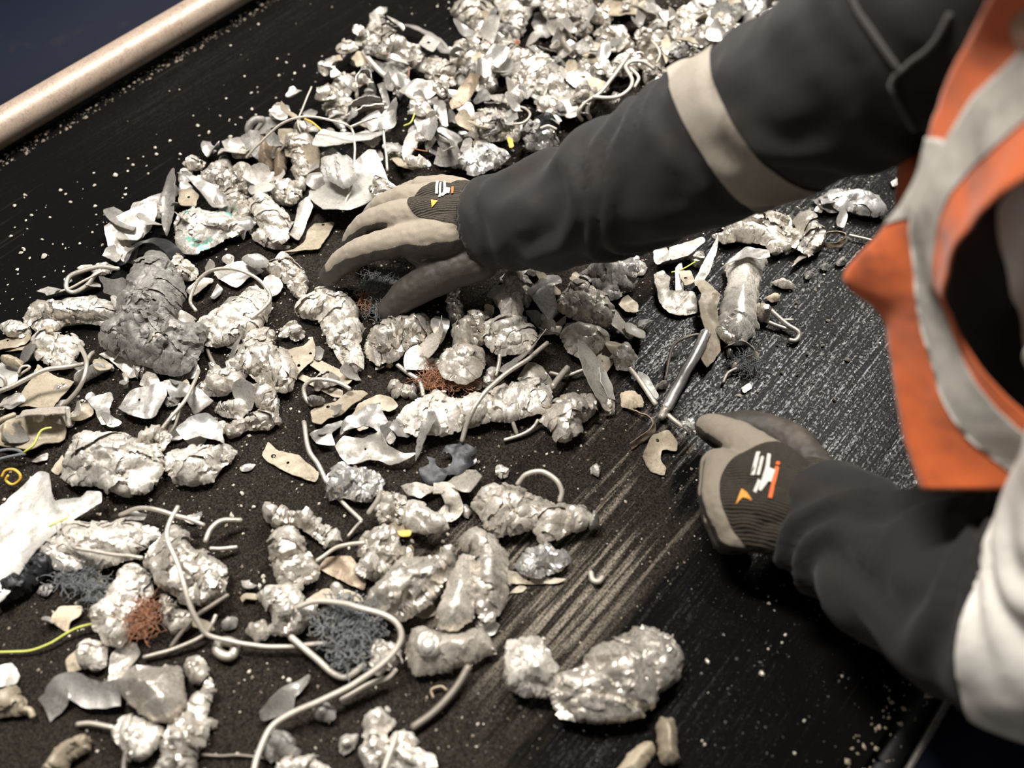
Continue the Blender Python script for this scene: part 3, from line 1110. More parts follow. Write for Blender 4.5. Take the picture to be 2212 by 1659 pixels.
# --- head, turned down to the belt, beyond the right edge of the picture
hc = np.array((-0.10, 0.60, 0.76))
fwd = unit((-0.75, 0.0, -0.66))
upv = unit((-0.66, 0.0, 0.75))
sid = np.array((0, 1.0, 0))
hd = lambda x, u, s: hc + fwd * x + upv * u + sid * s
skull = [limb([hd(-.025, .03, 0), hd(.02, .035, 0)], [.082, .078]), limb([hd(.02, -.03, 0), hd(.035, -.075, 0)], [.066, .042]),
         limb([hd(-.03, -.06, 0), (-0.055, 0.588, 0.60)], [.056, .060]),
         limb([hd(.083, .0, 0), hd(.100, -.027, 0)], [.009, .013]),
         limb([hd(.0, .0, .078), hd(-.006, -.03, .078)], [.014, .011]), limb([hd(.0, .0, -.078), hd(-.006, -.03, -.078)], [.014, .011]),
         limb([hd(.078, -.055, -.018), hd(.083, -.055, 0), hd(.078, -.055, .018)], [.007, .009, .007]),
         limb([hd(.073, .018, -.045), hd(.082, .022, 0), hd(.073, .018, .045)], [.011, .012, .011])]
V, T = remesh(*join(skull), 0.004, 4)
M['skin'] = plain_mat('skin', (0.46, 0.27, 0.19), 0.55, 0, 0.1, 300)
head = link_mesh('head', V, T.tolist(), M['skin'], person)
for s in (-.031, .031):
    V, F = limb([hd(.0735, .002, s), hd(.0745, .002, s)], [.011, .011], 14, 2)
    link_mesh('eye', V, F, M['print'], head)
M['hair'] = plain_mat('dark_hair', (0.02, 0.014, 0.01), 0.6, 0, 0.6, 500)
hv, ht = remesh(*join([limb([hd(-.03, .035, 0), hd(.012, .052, 0)], [.088, .078])]), 0.004, 2)
V, F = cut(hv, ht, -((hv - hd(-.01, .025, 0)) @ unit(upv - 0.55 * fwd)), 0.001)
link_mesh('hair', V, F, M['hair'], head)

# --- gloves
def glove(name, label, chains, back, tongue_c, tongue_e1, tongue_a, tongue_b, coat_at, thumb, tips, coat_k, voxel=0.0019):
    vs = [limb(np.array(p), r, 16, 6) for p, r in chains]
    V, T = remesh(*join(vs), voxel, 7)
    N = vert_normals(V, T)
    V = V + N * (0.0011 * fbm(V * 55, 71, 3) + 0.0006 * vnoise(V * 160, 72))[:, None]
    N = vert_normals(V, T)
    g = link_mesh(name, V, T.tolist(), M['glove'], person)
    tag(g, label)
    # dark dipped coating: palm side, thumb and fingertips
    for _ in range(7):
        Ns = N.copy()
        for k in range(3):
            np.add.at(Ns, T[:, k], N[T[:, (k + 1) % 3]])
        N = Ns / (np.linalg.norm(Ns, axis=1)[:, None] + 1e-12)
    f = N @ back - coat_k + 0.05 * vnoise(V * 40, 75)
    for tp, rr in tips:
        f = np.minimum(f, (np.linalg.norm(V - np.array(tp), axis=1) - rr) / 0.02)
    if thumb is not None:
        _, td = project(V, catmull(np.array(thumb), 4))
        f = np.minimum(f, (td - 0.027) / 0.02)
    cv, cf = cut(V, T, f, 0.0006)
    tag(link_mesh('palm_coating', cv, cf, M['coat'], g), 'dark dipped palm and fingertips')
    # ribbed knit back reaching from the cuff onto the hand
    e1 = unit(tongue_e1)
    e2 = unit(np.cross(back, e1))
    q = V - np.array(tongue_c)
    u, v = q @ e1, q @ e2
    kf = np.where(u > 0, (u / tongue_a) ** 2, 0.0) + (v / tongue_b) ** 2 - 1.0
    kf = np.maximum(kf, -(N @ back) - 0.45)
    kv, kfc = cut(V, T, kf, 0.0010)
    knit = tag(link_mesh('knit_cuff', kv, kfc, M['knit'], g), 'brown black ribbed knit back and cuff')
    at = knit.data.attributes.new('across', 'FLOAT', 'POINT')
    at.data.foreach_set('value', (kv - np.array(tongue_c)) @ e2)
    return g, (V, T, N, e1, e2)


def print_patch(g, geo, origin, shapes, name, mat, label=None):
    """flat printed shapes (mm in the glove's own back plane) laid onto the knit"""
    V, T, N, e1, e2 = geo
    cen = V[T].mean(1)
    out = []
    for poly in shapes:
        p = np.array(poly, float) / 1000.0
        p = resample(p, 0.0016)
        c = p.mean(0)
        ring = [np.array(origin) + e1 * a + e2 * b for a, b in p] + [np.array(origin) + e1 * c[0] + e2 * c[1]]
        vv = []
        for w in ring:
            q = w[None] - V
            bk = np.cross(e1, e2)
            bk = bk if bk @ N.mean(0) > -9 else -bk
            lat = np.hypot(q @ e1, q @ e2)
            k = np.argsort(lat)[:24]
            k = k[np.argmax(V[k] @ BACKDIR)]
            vv.append(w + BACKDIR * ((V[k] - w) @ BACKDIR) + BACKDIR * 0.0022)
        m = len(ring) - 1
        out.append((np.array(vv), [(i, (i + 1) % m, m) for i in range(m)]))
    V2, F2 = join(out)
    return tag(link_mesh(name, V2, F2, mat, g), label)


# right hand: spread over the scrap, index finger and thumb reaching down
wr = (-0.5370, 0.6082, 0.1040)
R_idx = [(-0.6002, 0.5232, 0.0980), (-0.6356, 0.4947, 0.0820), (-0.6635, 0.4792, 0.0520), (-0.6751, 0.4686, 0.0300)]
R_mid = [(-0.6318, 0.5431, 0.1020), (-0.6591, 0.5262, 0.0840), (-0.6775, 0.5160, 0.0520), (-0.6772, 0.5156, 0.0300)]
R_rng = [(-0.6458, 0.5742, 0.0980), (-0.6721, 0.5610, 0.0780), (-0.6899, 0.5548, 0.0450), (-0.6855, 0.5570, 0.0260)]
R_lit = [(-0.6490, 0.6083, 0.0860), (-0.6726, 0.5983, 0.0660), (-0.6887, 0.5936, 0.0400)]
R_thb = [(-0.5246, 0.5689, 0.0820), (-0.5508, 0.5340, 0.0680), (-0.5745, 0.5026, 0.0460), (-0.5866, 0.4795, 0.0280)]
chains = [([wr, (-0.5636, 0.5553, 0.1080), R_idx[0]], [0.029, 0.025, 0.018]), ([wr, (-0.5798, 0.5697, 0.1120), R_mid[0]], [0.029, 0.025, 0.018]),
          ([wr, (-0.5951, 0.5939, 0.1060), R_rng[0]], [0.028, 0.024, 0.0165]), ([wr, (-0.6079, 0.6194, 0.0940), R_lit[0]], [0.027, 0.022, 0.0155]),
          ([wr, (-0.5419, 0.5610, 0.0880), (-0.5683, 0.5347, 0.0800), R_idx[0]], [0.024, 0.019, 0.014, 0.013]),
          (R_idx, [0.0175, 0.0158, 0.0145, 0.0122]), (R_mid, [0.0170, 0.0152, 0.0138, 0.0120]), (R_rng, [0.0160, 0.0142, 0.0130, 0.0115]),
          (R_lit, [0.0150, 0.0130, 0.0112]), (R_thb, [0.0245, 0.0215, 0.0190, 0.0145]),
          ([(-0.5096, 0.6206, 0.1180), wr], [0.036, 0.030])]
BACKDIR = unit(np.cross(np.array(R_idx[0]) - np.array(wr), np.array(R_lit[0]) - np.array(wr)))
if BACKDIR[2] < 0:
    BACKDIR = -BACKDIR
rbk = unit(BACKDIR + np.array((0, 0, 0.5)))
g, geo = glove('glove', 'grey right glove with a dark palm and a printed knit back', chains, rbk, (-0.5439, 0.6139, 0.1100), np.array((-0.6175, 0.5394, 0.1000)) - np.array(wr), 0.094, 0.046, None, R_thb, [(R_idx[3], 0.020), (R_mid[3], 0.024), (R_rng[3], 0.026), (R_lit[2], 0.018)], 0.28)
BACKDIR = rbk
LETTER = [[(0, 0), (3.2, 0), (3.2, 26), (0, 26)], [(4.6, 0), (7.0, 0), (7.0, 22), (4.6, 22)],
          [(8.6, -12), (11, -13), (15, -3), (17, -4), (18, 8), (13, 9), (12, 24), (9, 25), (10, 8)], [(5, -14), (7.6, -15), (9, -4), (6.5, -3)]]


def placed(shapes, du, dv, flip=1, k=1.0):
    return [[(k * -a + du, flip * k * b + dv) for a, b in s] for s in shapes]


org = np.array((-0.5874, 0.5768, 0.1250))
flip = 1 if geo[4] @ (np.array((-0.6020, 0.5987, 0.1200)) - org) > 0 else -1
print_patch(g, geo, org, placed(LETTER, 6, -8, flip, 0.95), 'lettering', M['print'], 'worn white lettering')
print_patch(g, geo, org, placed([[(18.5, 0), (21, 0), (21, 14), (18.5, 14)]], 6, -4, flip), 'print_bar', M['printorange'], 'orange print bar')
print_patch(g, geo, org, placed([[(-3, -11), (5, -14), (-2, -22)]], 6, -2, flip), 'print_triangle', M['printamber'], 'amber print triangle')

# left hand: closed on the end of a wire
lw = (-0.0643, 0.5246, 0.0850)
L_k = [(-0.1706, 0.5541, 0.0800), (-0.1606, 0.5124, 0.0860), (-0.1424, 0.4824, 0.0840), (-0.1173, 0.4681, 0.0700)]
chains = [([lw, (-0.1161, 0.5351, 0.0960), L_k[0]], [0.030, 0.026, 0.0180]), ([lw, (-0.1114, 0.5130, 0.1000), L_k[1]], [0.030, 0.026, 0.0180]),
          ([lw, (-0.1026, 0.4993, 0.0980), L_k[2]], [0.030, 0.026, 0.0180]), ([lw, (-0.0862, 0.4897, 0.0860), L_k[3]], [0.028, 0.024, 0.0175]),
          ([L_k[0], (-0.1970, 0.5588, 0.0680), (-0.2089, 0.5703, 0.0400), (-0.1959, 0.5772, 0.0220)], [0.0165, 0.0140, 0.0125, 0.0110]),
          ([L_k[1], (-0.1735, 0.5252, 0.0600), (-0.1691, 0.5399, 0.0320), (-0.1554, 0.5482, 0.0220)], [0.0170, 0.0145, 0.0128, 0.0110]),
          ([L_k[2], (-0.1521, 0.4911, 0.0560), (-0.1474, 0.5088, 0.0300), (-0.1360, 0.5220, 0.0220)], [0.0170, 0.0145, 0.0125, 0.0110]),
          ([L_k[3], (-0.1224, 0.4700, 0.0460), (-0.1161, 0.4851, 0.0260), (-0.1076, 0.4994, 0.0200)], [0.0165, 0.0140, 0.0118, 0.0105]),
          ([(-0.0843, 0.5714, 0.0700), (-0.1310, 0.5982, 0.0580), (-0.1738, 0.5951, 0.0480), (-0.2050, 0.5807, 0.0360)], [0.0225, 0.0200, 0.0170, 0.0130]),
          (L_k[1:], [0.0195, 0.0190, 0.0175]),
          ([(-0.1713, 0.5225, 0.0660), (-0.1493, 0.4878, 0.0640), (-0.1220, 0.4684, 0.0540)], [0.0165, 0.0165, 0.0150]),
          ([(-0.1404, 0.5432, 0.0900), (-0.1287, 0.5063, 0.0940), (-0.1094, 0.4816, 0.0880)], [0.0200, 0.0225, 0.0205]),
          ([(-0.0261, 0.5200, 0.0880), lw], [0.040, 0.034])]
L_thb = chains[8][0]
BACKDIR = unit(np.cross(np.array(L_k[3]) - np.array(lw), np.array(L_k[0]) - np.array(lw)))
if BACKDIR[2] < 0:
    BACKDIR = -BACKDIR
lbk = unit(BACKDIR + np.array((0, 0, 0.8)))
g, geo = glove('glove', 'grey left glove closed on a wire, with a printed knit back', chains, lbk, lw, np.array((-0.1497, 0.4917, 0.0900)) - np.array(lw), 0.096, 0.062, None, L_thb, [(chains[4][0][3], 0.018)], 0.22)
BACKDIR = lbk
org = np.array((-0.1184, 0.4970, 0.1180))
flip = 1 if geo[4] @ (np.array((-0.1269, 0.5220, 0.1100)) - org) > 0 else -1
print_patch(g, geo, org, placed(LETTER, 10, -8, flip, 1.15), 'lettering', M['print'], 'worn white lettering')
print_patch(g, geo, org, placed([[(20, -16), (23.5, -16), (23.5, 18), (20, 18)], [(20, 20), (23.5, 20), (23.5, 25), (20, 25)]], 10, -4, flip), 'print_bar', M['printorange'], 'orange print bar')
print_patch(g, geo, org, placed([[(-5, -9), (1, -13), (7, -20), (-2, -17), (-7, -24)]], 10, -3, flip), 'print_triangle', M['printamber'], 'amber print triangle')

# --- safety vest: left front panel as a bent sheet (rows from shoulder to hem, columns from front edge to armhole)
PANEL = [
    [(-0.1066, 0.5240, 0.6415), (-0.0685, 0.5077, 0.6397), (-0.0429, 0.4828, 0.6389), (-0.0225, 0.4620, 0.6304)],
    [(-0.1151, 0.5515, 0.5929), (-0.0794, 0.5391, 0.6004), (-0.0511, 0.5018, 0.5978), (-0.0306, 0.4714, 0.5901)],
    [(-0.1206, 0.5695, 0.5500), (-0.0896, 0.5509, 0.5625), (-0.0624, 0.5167, 0.5619), (-0.0446, 0.4832, 0.5539)],
    [(-0.1226, 0.5718, 0.5153), (-0.0999, 0.5561, 0.5331), (-0.0726, 0.5211, 0.5321), (-0.0554, 0.4879, 0.5245)],
    [(-0.1185, 0.5643, 0.4847), (-0.1053, 0.5524, 0.4967), (-0.0804, 0.5281, 0.5027), (-0.0619, 0.4927, 0.4933)],
    [(-0.1124, 0.5509, 0.4561), (-0.1052, 0.5423, 0.4666), (-0.0846, 0.5261, 0.4790), (-0.0645, 0.4955, 0.4714)],
    [(-0.1167, 0.5392, 0.4210), (-0.1004, 0.5346, 0.4417), (-0.0800, 0.5206, 0.4554), (-0.0608, 0.4967, 0.4519)],
    [(-0.1242, 0.5186, 0.3824), (-0.0839, 0.5245, 0.4163), (-0.0669, 0.5120, 0.4263), (-0.0557, 0.4980, 0.4319)],
    [(-0.0913, 0.5224, 0.3632), (-0.0672, 0.5168, 0.3922), (-0.0552, 0.5134, 0.4094), (-0.0481, 0.5004, 0.4174)],
    [(-0.0718, 0.5132, 0.3431), (-0.0445, 0.5043, 0.3687), (-0.0360, 0.5073, 0.3910), (-0.0339, 0.5026, 0.3998)],
    [(-0.0511, 0.4958, 0.3241), (-0.0215, 0.4929, 0.3519), (-0.0094, 0.4915, 0.3825), (-0.0082, 0.4904, 0.3937)],
    [(-0.0278, 0.4795, 0.3045), (0.0116, 0.4847, 0.3385), (0.0208, 0.4836, 0.3766), (0.0228, 0.4850, 0.3888)],
    [(-0.0012, 0.4628, 0.2893), (0.0546, 0.4806, 0.3349), (0.0549, 0.4751, 0.3809), (0.0532, 0.4775, 0.3953)],
]
G = np.array(PANEL)
cols = np.stack([catmull(G[:, j], 9) for j in range(4)], 1)
rows_ = np.stack([catmull(c, 9) for c in cols], 0)          # (nr, nc, 3)
nr, nc = rows_.shape[:2]
SS, TT = np.meshgrid(np.arange(nr) / 9.0, np.arange(nc) / 9.0, indexing='ij')
PV = rows_.reshape(-1, 3)
PT = np.array([t for i in range(nr - 1) for j in range(nc - 1) for t in ((i * nc + j, i * nc + j + 1, (i + 1) * nc + j + 1), (i * nc + j, (i + 1) * nc + j + 1, (i + 1) * nc + j))])
PNn = vert_normals(PV, PT)
if (PNn.mean(0) @ np.array((0.0, -0.6, 0.6))) < 0:
    PT = PT[:, ::-1]
    PNn = -PNn
PV = PV + PNn * (0.0028 * fbm(PV * 26, 81, 3))[:, None]
s_, t_ = SS.ravel(), TT.ravel()


V, F = shell(PV, PT.tolist(), 0.0016)
vest = tag(link_mesh('safety_vest', V, F, M['orange'], person), 'orange safety vest with grey reflective tape')
V, F = cut(PV, PT, np.maximum(np.maximum(1.0 - t_, t_ - 2.02), -0.5 - s_), 0.0012)
V, F = shell(V, F, 0.0010)
link_mesh('reflective_tape', V, F, M['reflect'], vest)
V, F = cut(PV, PT, np.maximum(np.maximum(4.0 - s_, s_ - 5.9), t_ - 1.04), 0.0014)
V, F = shell(V, F, 0.0010)
link_mesh('reflective_tape', V, F, M['reflect'], vest)
# the other front panel and the vest's back, mostly hidden behind this side
far = [[(-0.1724, 0.7303, 0.4160), (-0.1405, 0.7159, 0.4181)], [(-0.1619, 0.6814, 0.3967), (-0.1295, 0.6650, 0.3975)], [(-0.1540, 0.6646, 0.3839), (-0.1167, 0.6320, 0.3857)], [(-0.1385, 0.6481, 0.3555), (-0.0955, 0.6122, 0.3652)], [(-0.1216, 0.6267, 0.3360), (-0.0652, 0.5925, 0.3405)]]
Gf = np.array(far)
cf = np.stack([catmull(Gf[:, j], 8) for j in range(2)], 1)
fr = np.stack([np.linspace(c[0], c[1], 9) for c in cf], 0)
n1, n2 = fr.shape[:2]
V, F = shell(fr.reshape(-1, 3), [(i * n2 + j, i * n2 + j + 1, (i + 1) * n2 + j + 1, (i + 1) * n2 + j) for i in range(n1 - 1) for j in range(n2 - 1)], 0.0016)
link_mesh('vest_panel', V, F, M['orange'], vest)
sel = np.max([w_r, w_l], axis=0) < 0.02
rear = np.maximum.reduce([-(JV @ unit((0.75, 0, 0.55))) + 0.30, JV[:, 2] - 0.56, 0.10 - JV[:, 2], np.where(sel, -1.0, 1.0)])
V, F = cut(JV, JT, rear, 0.006)
if len(F):
    link_mesh('vest_back', V, F, M['orange'], vest)

# ------------------------------------------------------------------ the scrap, piece by piece: belt millimetres (across, along[, up])
SCRAP = [
 ('torn_sheet', 'torn pale cupped sheet under the left end of the long arched wire', 'scrap', 'sheet', 'palesheet', 2, 30, [(-982.7,557.8),(-969.8,567.3),(-964.6,582),(-950.1,580.9),(-933.9,572.2),(-925.1,552.9),(-935.1,537.3),(-946.2,525.3),(-961.5,547.1)], {'bend': 0.9, 'curl': 1.2}, 107),
 ('bent_tube', 'short dark tube bent like a hook at the upper left edge of the heap', 'scrap', 'wire', 'dark', 0, 5, [(-952.1,585.4,14),(-955.6,586.6,26),(-954.2,597.9,34),(-949.6,609.3,30)], {}, 114),
 ('torn_sheet', 'crinkled grey sheet beside the dark hooked tube', 'scrap', 'sheet', 'grey', 12, 22, [(-961.6,602.1),(-958.7,615),(-944,627.2),(-927.7,618),(-922.5,593.7),(-940,587.2)], {'bend': 1.2, 'curl': 0.8}, 121),
 ('pipe_stub', 'thick brown pipe stub standing behind the arched wire', 'scrap', 'smooth', 'brown', 0, 26, [(-947.4,588.8),(-942.7,604.2),(-929.6,607.8),(-903.3,581.3),(-885.7,562.5),(-892.1,553.3),(-916.9,565.9)], {'amp': 0.0012}, 128),
 ('pipe_stub', 'slimmer brown pipe stub right beside the thick brown pipe stub', 'scrap', 'smooth', 'brown', 2, 26, [(-923.3,601.8),(-918.6,613.9),(-906,614.2),(-884.8,589.9),(-865.7,566),(-874.4,555.6),(-893,571.1)], {'amp': 0.001}, 135),
 ('leaf_shard', 'small beige leaf of metal standing on the brown pipe stubs', 'scrap', 'sheet', 'tan', 24, 20, [(-915.9,607.3),(-913.9,624.5),(-901.9,621.4),(-887.9,595.6),(-901.2,592.5)], {'bend': 0.8}, 142),
 ('crumpled_lump', 'tall crumpled strip of pale metal left of the big white folded sheet', 'scrap', 'foil', 'alu', 0, 34, [(-912.7,623.2),(-902.4,645),(-886.4,650.1),(-867.8,621),(-852.6,598.1),(-831.8,584.6),(-834.1,562.8),(-861.7,578.8),(-888.6,597.6)], {}, 149),
 ('crumpled_lump', "crumpled light lump below the torn cupped sheet, on the heap's left rim", 'scrap', 'foil', 'alu', 0, 26, [(-946.9,493.9),(-951.6,524.3),(-941.7,537.3),(-914.8,520.8),(-901.9,503),(-909.8,488.9),(-927.4,485.5)], {}, 156),
 ('crumpled_lump', 'crumpled dusty lump with folds in front of the thick brown pipe stub', 'scrap', 'foil', 'dust', 2, 26, [(-924.6,529),(-916.9,543.3),(-898,542.8),(-879.1,528.8),(-875.4,512.2),(-897,510)], {}, 163),
 ('crumpled_ball', 'small pale crumpled ball at the very left rim of the heap', 'scrap', 'lump', 'pale', 0, 18, [(-974.9,476.1),(-978.5,489.4),(-968,494.4),(-958.2,482.4),(-963.4,471.2)], {}, 170),
 ('torn_sheet', 'long grey torn sheet arching over the plate with one hole on the left rim', 'scrap', 'sheet', 'grey', 18, 22, [(-947.2,462.8),(-935.3,470.8),(-921.2,477),(-896,481.4),(-877,483.7),(-864,464.4),(-875.6,456.6),(-903,461.9),(-926.7,465)], {'bend': 1.0, 'curl': 1.1}, 177),
 ('metal_strip', 'upright grey strip at the left rim of the heap, left of the green marked lump', 'scrap', 'sheet', 'grey', 6, 26, [(-949.3,438.1),(-960.6,454.8),(-957.2,465.3),(-935.8,451.2),(-909.8,420.2),(-899.4,396.3),(-916.4,404)], {'bend': 0.7, 'curl': 0.7, 'tilt': 1.2}, 184),
 ('metal_strip', 'thin pale strip poking out over the bare belt at the left rim', 'scrap', 'sheet', 'palesheet', 1, 10, [(-972.8,414.6),(-972.1,434.6),(-968.1,448.1),(-959.3,437.1),(-958,415.9),(-965.5,411.9)], {'bend': 0.6}, 191),
 ('holed_plate', 'small beige plate with one hole above the green marked lump', 'scrap', 'sheet', 'tan', 22, 6, [(-935.9,450.2),(-926.6,461.6),(-907,461.9),(-896.4,446),(-911.7,433.1)], {'bend': 0.3, 'holes': [(-0.9163, 0.4511, 0.0018)]}, 198),
 ('crumpled_lump', 'big crumpled lump with a smear of green paint on the left rim of the heap', 'scrap', 'lump', 'green', 0, 36, [(-886,402.7),(-904.5,422.6),(-905.3,442.7),(-898.5,452.7),(-879.6,453.4),(-858.5,464.6),(-841.7,468),(-824.2,457.9),(-835.5,437.4),(-836.2,423),(-843.3,400),(-855.3,390),(-873.7,392.3)], {'cell': 0.017}, 205),
 ('crumpled_bar', 'thick crumpled pale bar lying right of the green marked lump', 'scrap', 'lump', 'pale', 6, 34, [(-861.2,502),(-866.2,520.9),(-849.5,523.7),(-826.5,513.5),(-801.7,512),(-781.5,501.3),(-770.1,483),(-776.6,473.5),(-804.1,474.7),(-827.8,483)], {'cell': 0.015, 'stretch': 2.0}, 212),
 ('crumpled_lump', 'crumpled lump between the thick pale bar and the white folded sheet', 'scrap', 'foil', 'alu', 0, 26, [(-875,538),(-864.2,555.4),(-840,560.5),(-821,553.8),(-815.7,535.3),(-836.8,525)], {}, 219),
 ('crumpled_lump', 'dusty folded lump between the green marked lump and the thick pale bar', 'scrap', 'foil', 'dust', 0, 28, [(-897.1,488.8),(-895.8,508.6),(-874.6,511.3),(-850.1,494.9),(-836.3,477.6),(-847.5,471.9),(-869.5,467.8)], {}, 226),
 ('metal_strip', 'short shiny strip pointing down in front of the white folded sheet', 'scrap', 'sheet', 'palesheet', 3, 14, [(-811.9,541.4),(-803.7,555.6),(-792.6,549.5),(-780.8,523.2),(-765,497.7),(-780.2,495.5),(-793.8,516.6)], {'bend': 0.7, 'curl': 0.6}, 233),
 ('holed_plate', "beige plate with one hole left of the glove's fingertips", 'scrap', 'sheet', 'tan', 3, 10, [(-771.6,519.5),(-773.5,532.1),(-755.8,550.5),(-745.4,527.3),(-737.3,505.6),(-750.2,491.4),(-768.4,471.7),(-761.4,486.1),(-760.3,500.9)], {'bend': 0.25, 'holes': [(-0.7642, 0.5381, 0.0022)]}, 240),
 ('torn_sheet', 'large torn pale sheet at the far left tip of the upper heap', 'scrap', 'sheet', 'palesheet', 2, 26, [(-957.3,350.2),(-956.6,371.2),(-951,386.7),(-959.1,397.9),(-939.6,421.5),(-922.5,400.5),(-916.9,384),(-921.1,358.9),(-909.8,347.9),(-917.5,327.9),(-937.8,338.1)], {'bend': 1.1, 'curl': 1.2}, 247),
 ('twisted_scrap', 'thin twisted dusty scrap below the thick pale bar', 'scrap', 'foil', 'dust', 0, 18, [(-834.2,471.7),(-832.8,483.5),(-808.4,482.6),(-782.4,479.9),(-764.7,484.4),(-774.5,472.7),(-796.8,464.4),(-815.3,462.8)], {}, 254),
 ('arched_wire', 'long pale wire arching over the heap down onto the big white folded sheet', 'wire', 'wire', 'palewire', 0, 1.6, [(-910.3,544.5,30),(-899.4,563.9,48),(-886.6,589.4,66),(-869.6,608.5,76),(-848.3,624.2,78),(-818.2,638.9,74),(-809.4,644.9,66),(-793.6,633.4,58),(-773.9,612.3,50),(-755.5,587.1,42),(-747.7,568.3,34),(-744,557.7,26)], {}, 261),
 ('straight_wire', 'short straight pale wire leaning at the upper left edge of the heap', 'wire', 'wire', 'palewire', 0, 1.3, [(-933.4,686.7,46),(-914.6,654.6,44),(-897.3,626.8,42),(-884.8,619.2,38)], {}, 268),
 ('amber_cable', 'short amber cable just right of the top of the arched wire', 'cable', 'wire', 'amber', 0, 1.5, [(-892.3,636,44),(-873.9,636,46),(-855.5,635.1,42)], {}, 275),
 ('folded_sheet', 'big white folded sheet with creased flaps, lying above the gloved fingers', 'scrap', 'sheet', 'white', 6, 38, [(-799.4,549.6),(-833.2,587),(-850.3,611.6),(-837,630.6),(-790.9,626.2),(-780.6,656.1),(-738.1,634.2),(-720.1,640),(-713.2,602.8),(-737.2,557.6),(-761.7,540.7)], {'bend': 0.9, 'curl': 0.5, 'g': 0.0022}, 282),
 ('curled_flap', 'curled white flap on top of the big white folded sheet', '', 'foil', 'white', 44, 12, [(-817.4,594.8),(-804.8,612.9),(-778.6,612.1),(-755.2,594.4),(-752.7,572.9),(-780.7,573.1),(-798.5,576.7)], {'cell': 0.02, 'amp': 0.003, 'parent': 'folded_sheet'}, 289),
 ('white_strip', 'long white bent strip lying above the big white folded sheet', 'scrap', 'sheet', 'white', 34, 16, [(-853.2,619.9),(-853.9,633.3),(-822.5,659.6),(-815.7,693.5),(-803.7,710.8),(-797.5,683.7),(-808.5,642.8),(-829.3,609.7),(-841.7,602.1)], {'bend': 0.5, 'curl': 0.5}, 296),
 ('crumpled_lump', 'crinkled foil edge on the right half of the white folded sheet', 'scrap', 'foil', 'alu', 44, 20, [(-739.3,620.5),(-713.1,613.1),(-694.5,621.5),(-694.4,596.5),(-699.6,574.5),(-727,594.2)], {'cell': 0.008}, 303),
 ('torn_sheet', 'large torn crumpled sheet with a ragged tip, upper left of the heap', 'scrap', 'foil', 'alu', 10, 40, [(-979.1,818.2),(-994.7,839.3),(-997.9,861.4),(-1013.5,883.7),(-1010.5,893.9),(-991.5,881.8),(-963.5,875.3),(-923.3,860.1),(-885.4,858.5),(-867.1,855.1),(-856.6,830.7),(-900.4,822.6),(-948.3,814.4)], {'cell': 0.014}, 310),
 ('torn_sheet', 'dusty crumpled end piece below the square plate with one hole', 'scrap', 'foil', 'dust', 8, 34, [(-876.8,865.2),(-854.8,864.9),(-829.3,863.2),(-809,843.8),(-823.2,823),(-858.3,828.8)], {'cell': 0.012}, 317),
 ('bent_shell', 'curved grey shell under the large torn sheet with the ragged tip', 'scrap', 'sheet', 'grey', 6, 34, [(-965.2,810.5),(-943.6,814.3),(-908.5,829.6),(-875.2,820.4),(-859.5,788.4),(-857.3,776.1),(-908,787.5),(-936.5,791.2)], {'bend': 0.9, 'curl': 0.5}, 324),
 ('metal_rod', 'bright rolled rod running along the curved grey shell', 'scrap', 'wire', 'alu', 0, 4.2, [(-933.1,787.6,46),(-899.2,776.1,44),(-869.1,772.5,40),(-843.5,770,36)], {}, 331),
 ('curved_trim', 'dark curved strip of trim behind the square plate with one hole', 'scrap', 'ribbon', 'dark', 0, 0, [(-964.2,883.5,24),(-945.9,890,30),(-915.9,891.6,32),(-887.2,890.3,30),(-863,883.3,24)], {'w': 26.0, 'lean': 0.35}, 338),
 ('holed_plate', 'small square white plate with one hole on the top heap', 'scrap', 'sheet', 'white', 46, 5, [(-884.7,850),(-889.8,871.7),(-863.1,872.7),(-856.6,849.3)], {'bend': 0.15, 'holes': [(-0.8749, 0.8605, 0.0027)]}, 345),
 ('crumpled_lump', 'crumpled silver lump right of the square plate with one hole', 'scrap', 'foil', 'alu', 4, 34, [(-869.8,897.3),(-878.9,921),(-865.4,929.9),(-833.3,927.8),(-814.9,927.9),(-782.3,913.1),(-780,896.7),(-803.3,886.4),(-828.4,874.6),(-853,881.9)], {}, 352),
 ('crumpled_bar', 'long bent crumpled bar across the middle of the top heap', 'scrap', 'foil', 'alu', 14, 40, [(-839.9,939.3),(-856.3,972.2),(-844.7,986.9),(-804.8,961.5),(-770,946.9),(-745.5,962.7),(-708.2,966.2),(-698.5,942.5),(-715.9,918.9),(-746.9,915.5),(-790.3,915.9)], {'cell': 0.013, 'stretch': 2.6}, 359),
 ('crumpled_bar', 'tall pale crumpled strip at the top edge, above the long bent bar', 'scrap', 'foil', 'pale', 6, 34, [(-898.2,1035.4),(-854.5,1072),(-832.4,1037.5),(-807.9,983.1),(-817.2,973.8),(-857.1,1001.6)], {}, 366),
 ('crumpled_lump', 'dusty crumpled lump at the top edge, left of the tall pale strip', 'scrap', 'lump', 'dust', 0, 34, [(-938,976.2),(-942.5,991.8),(-940.9,1011.6),(-909.7,1037.7),(-881.5,1009.1),(-864.6,971.5),(-884.2,965.1),(-908.8,964.7)], {}, 373),
 ('crumpled_lump', 'large bright crumpled lump at the top edge of the heap', 'scrap', 'foil', 'pale', 10, 44, [(-841.2,1070.4),(-781.6,1120.2),(-757.9,1093.6),(-759.2,1061.2),(-786.7,1043.3),(-813,1046.5)], {}, 380),
 ('grey_plate', 'bent grey plate just below the large bright lump at the top edge', 'scrap', 'sheet', 'grey', 4, 26, [(-843,1061.9),(-825.9,1070.9),(-788.6,1040),(-791.7,1013.5),(-821.7,1028.3)], {'bend': 0.7}, 387),
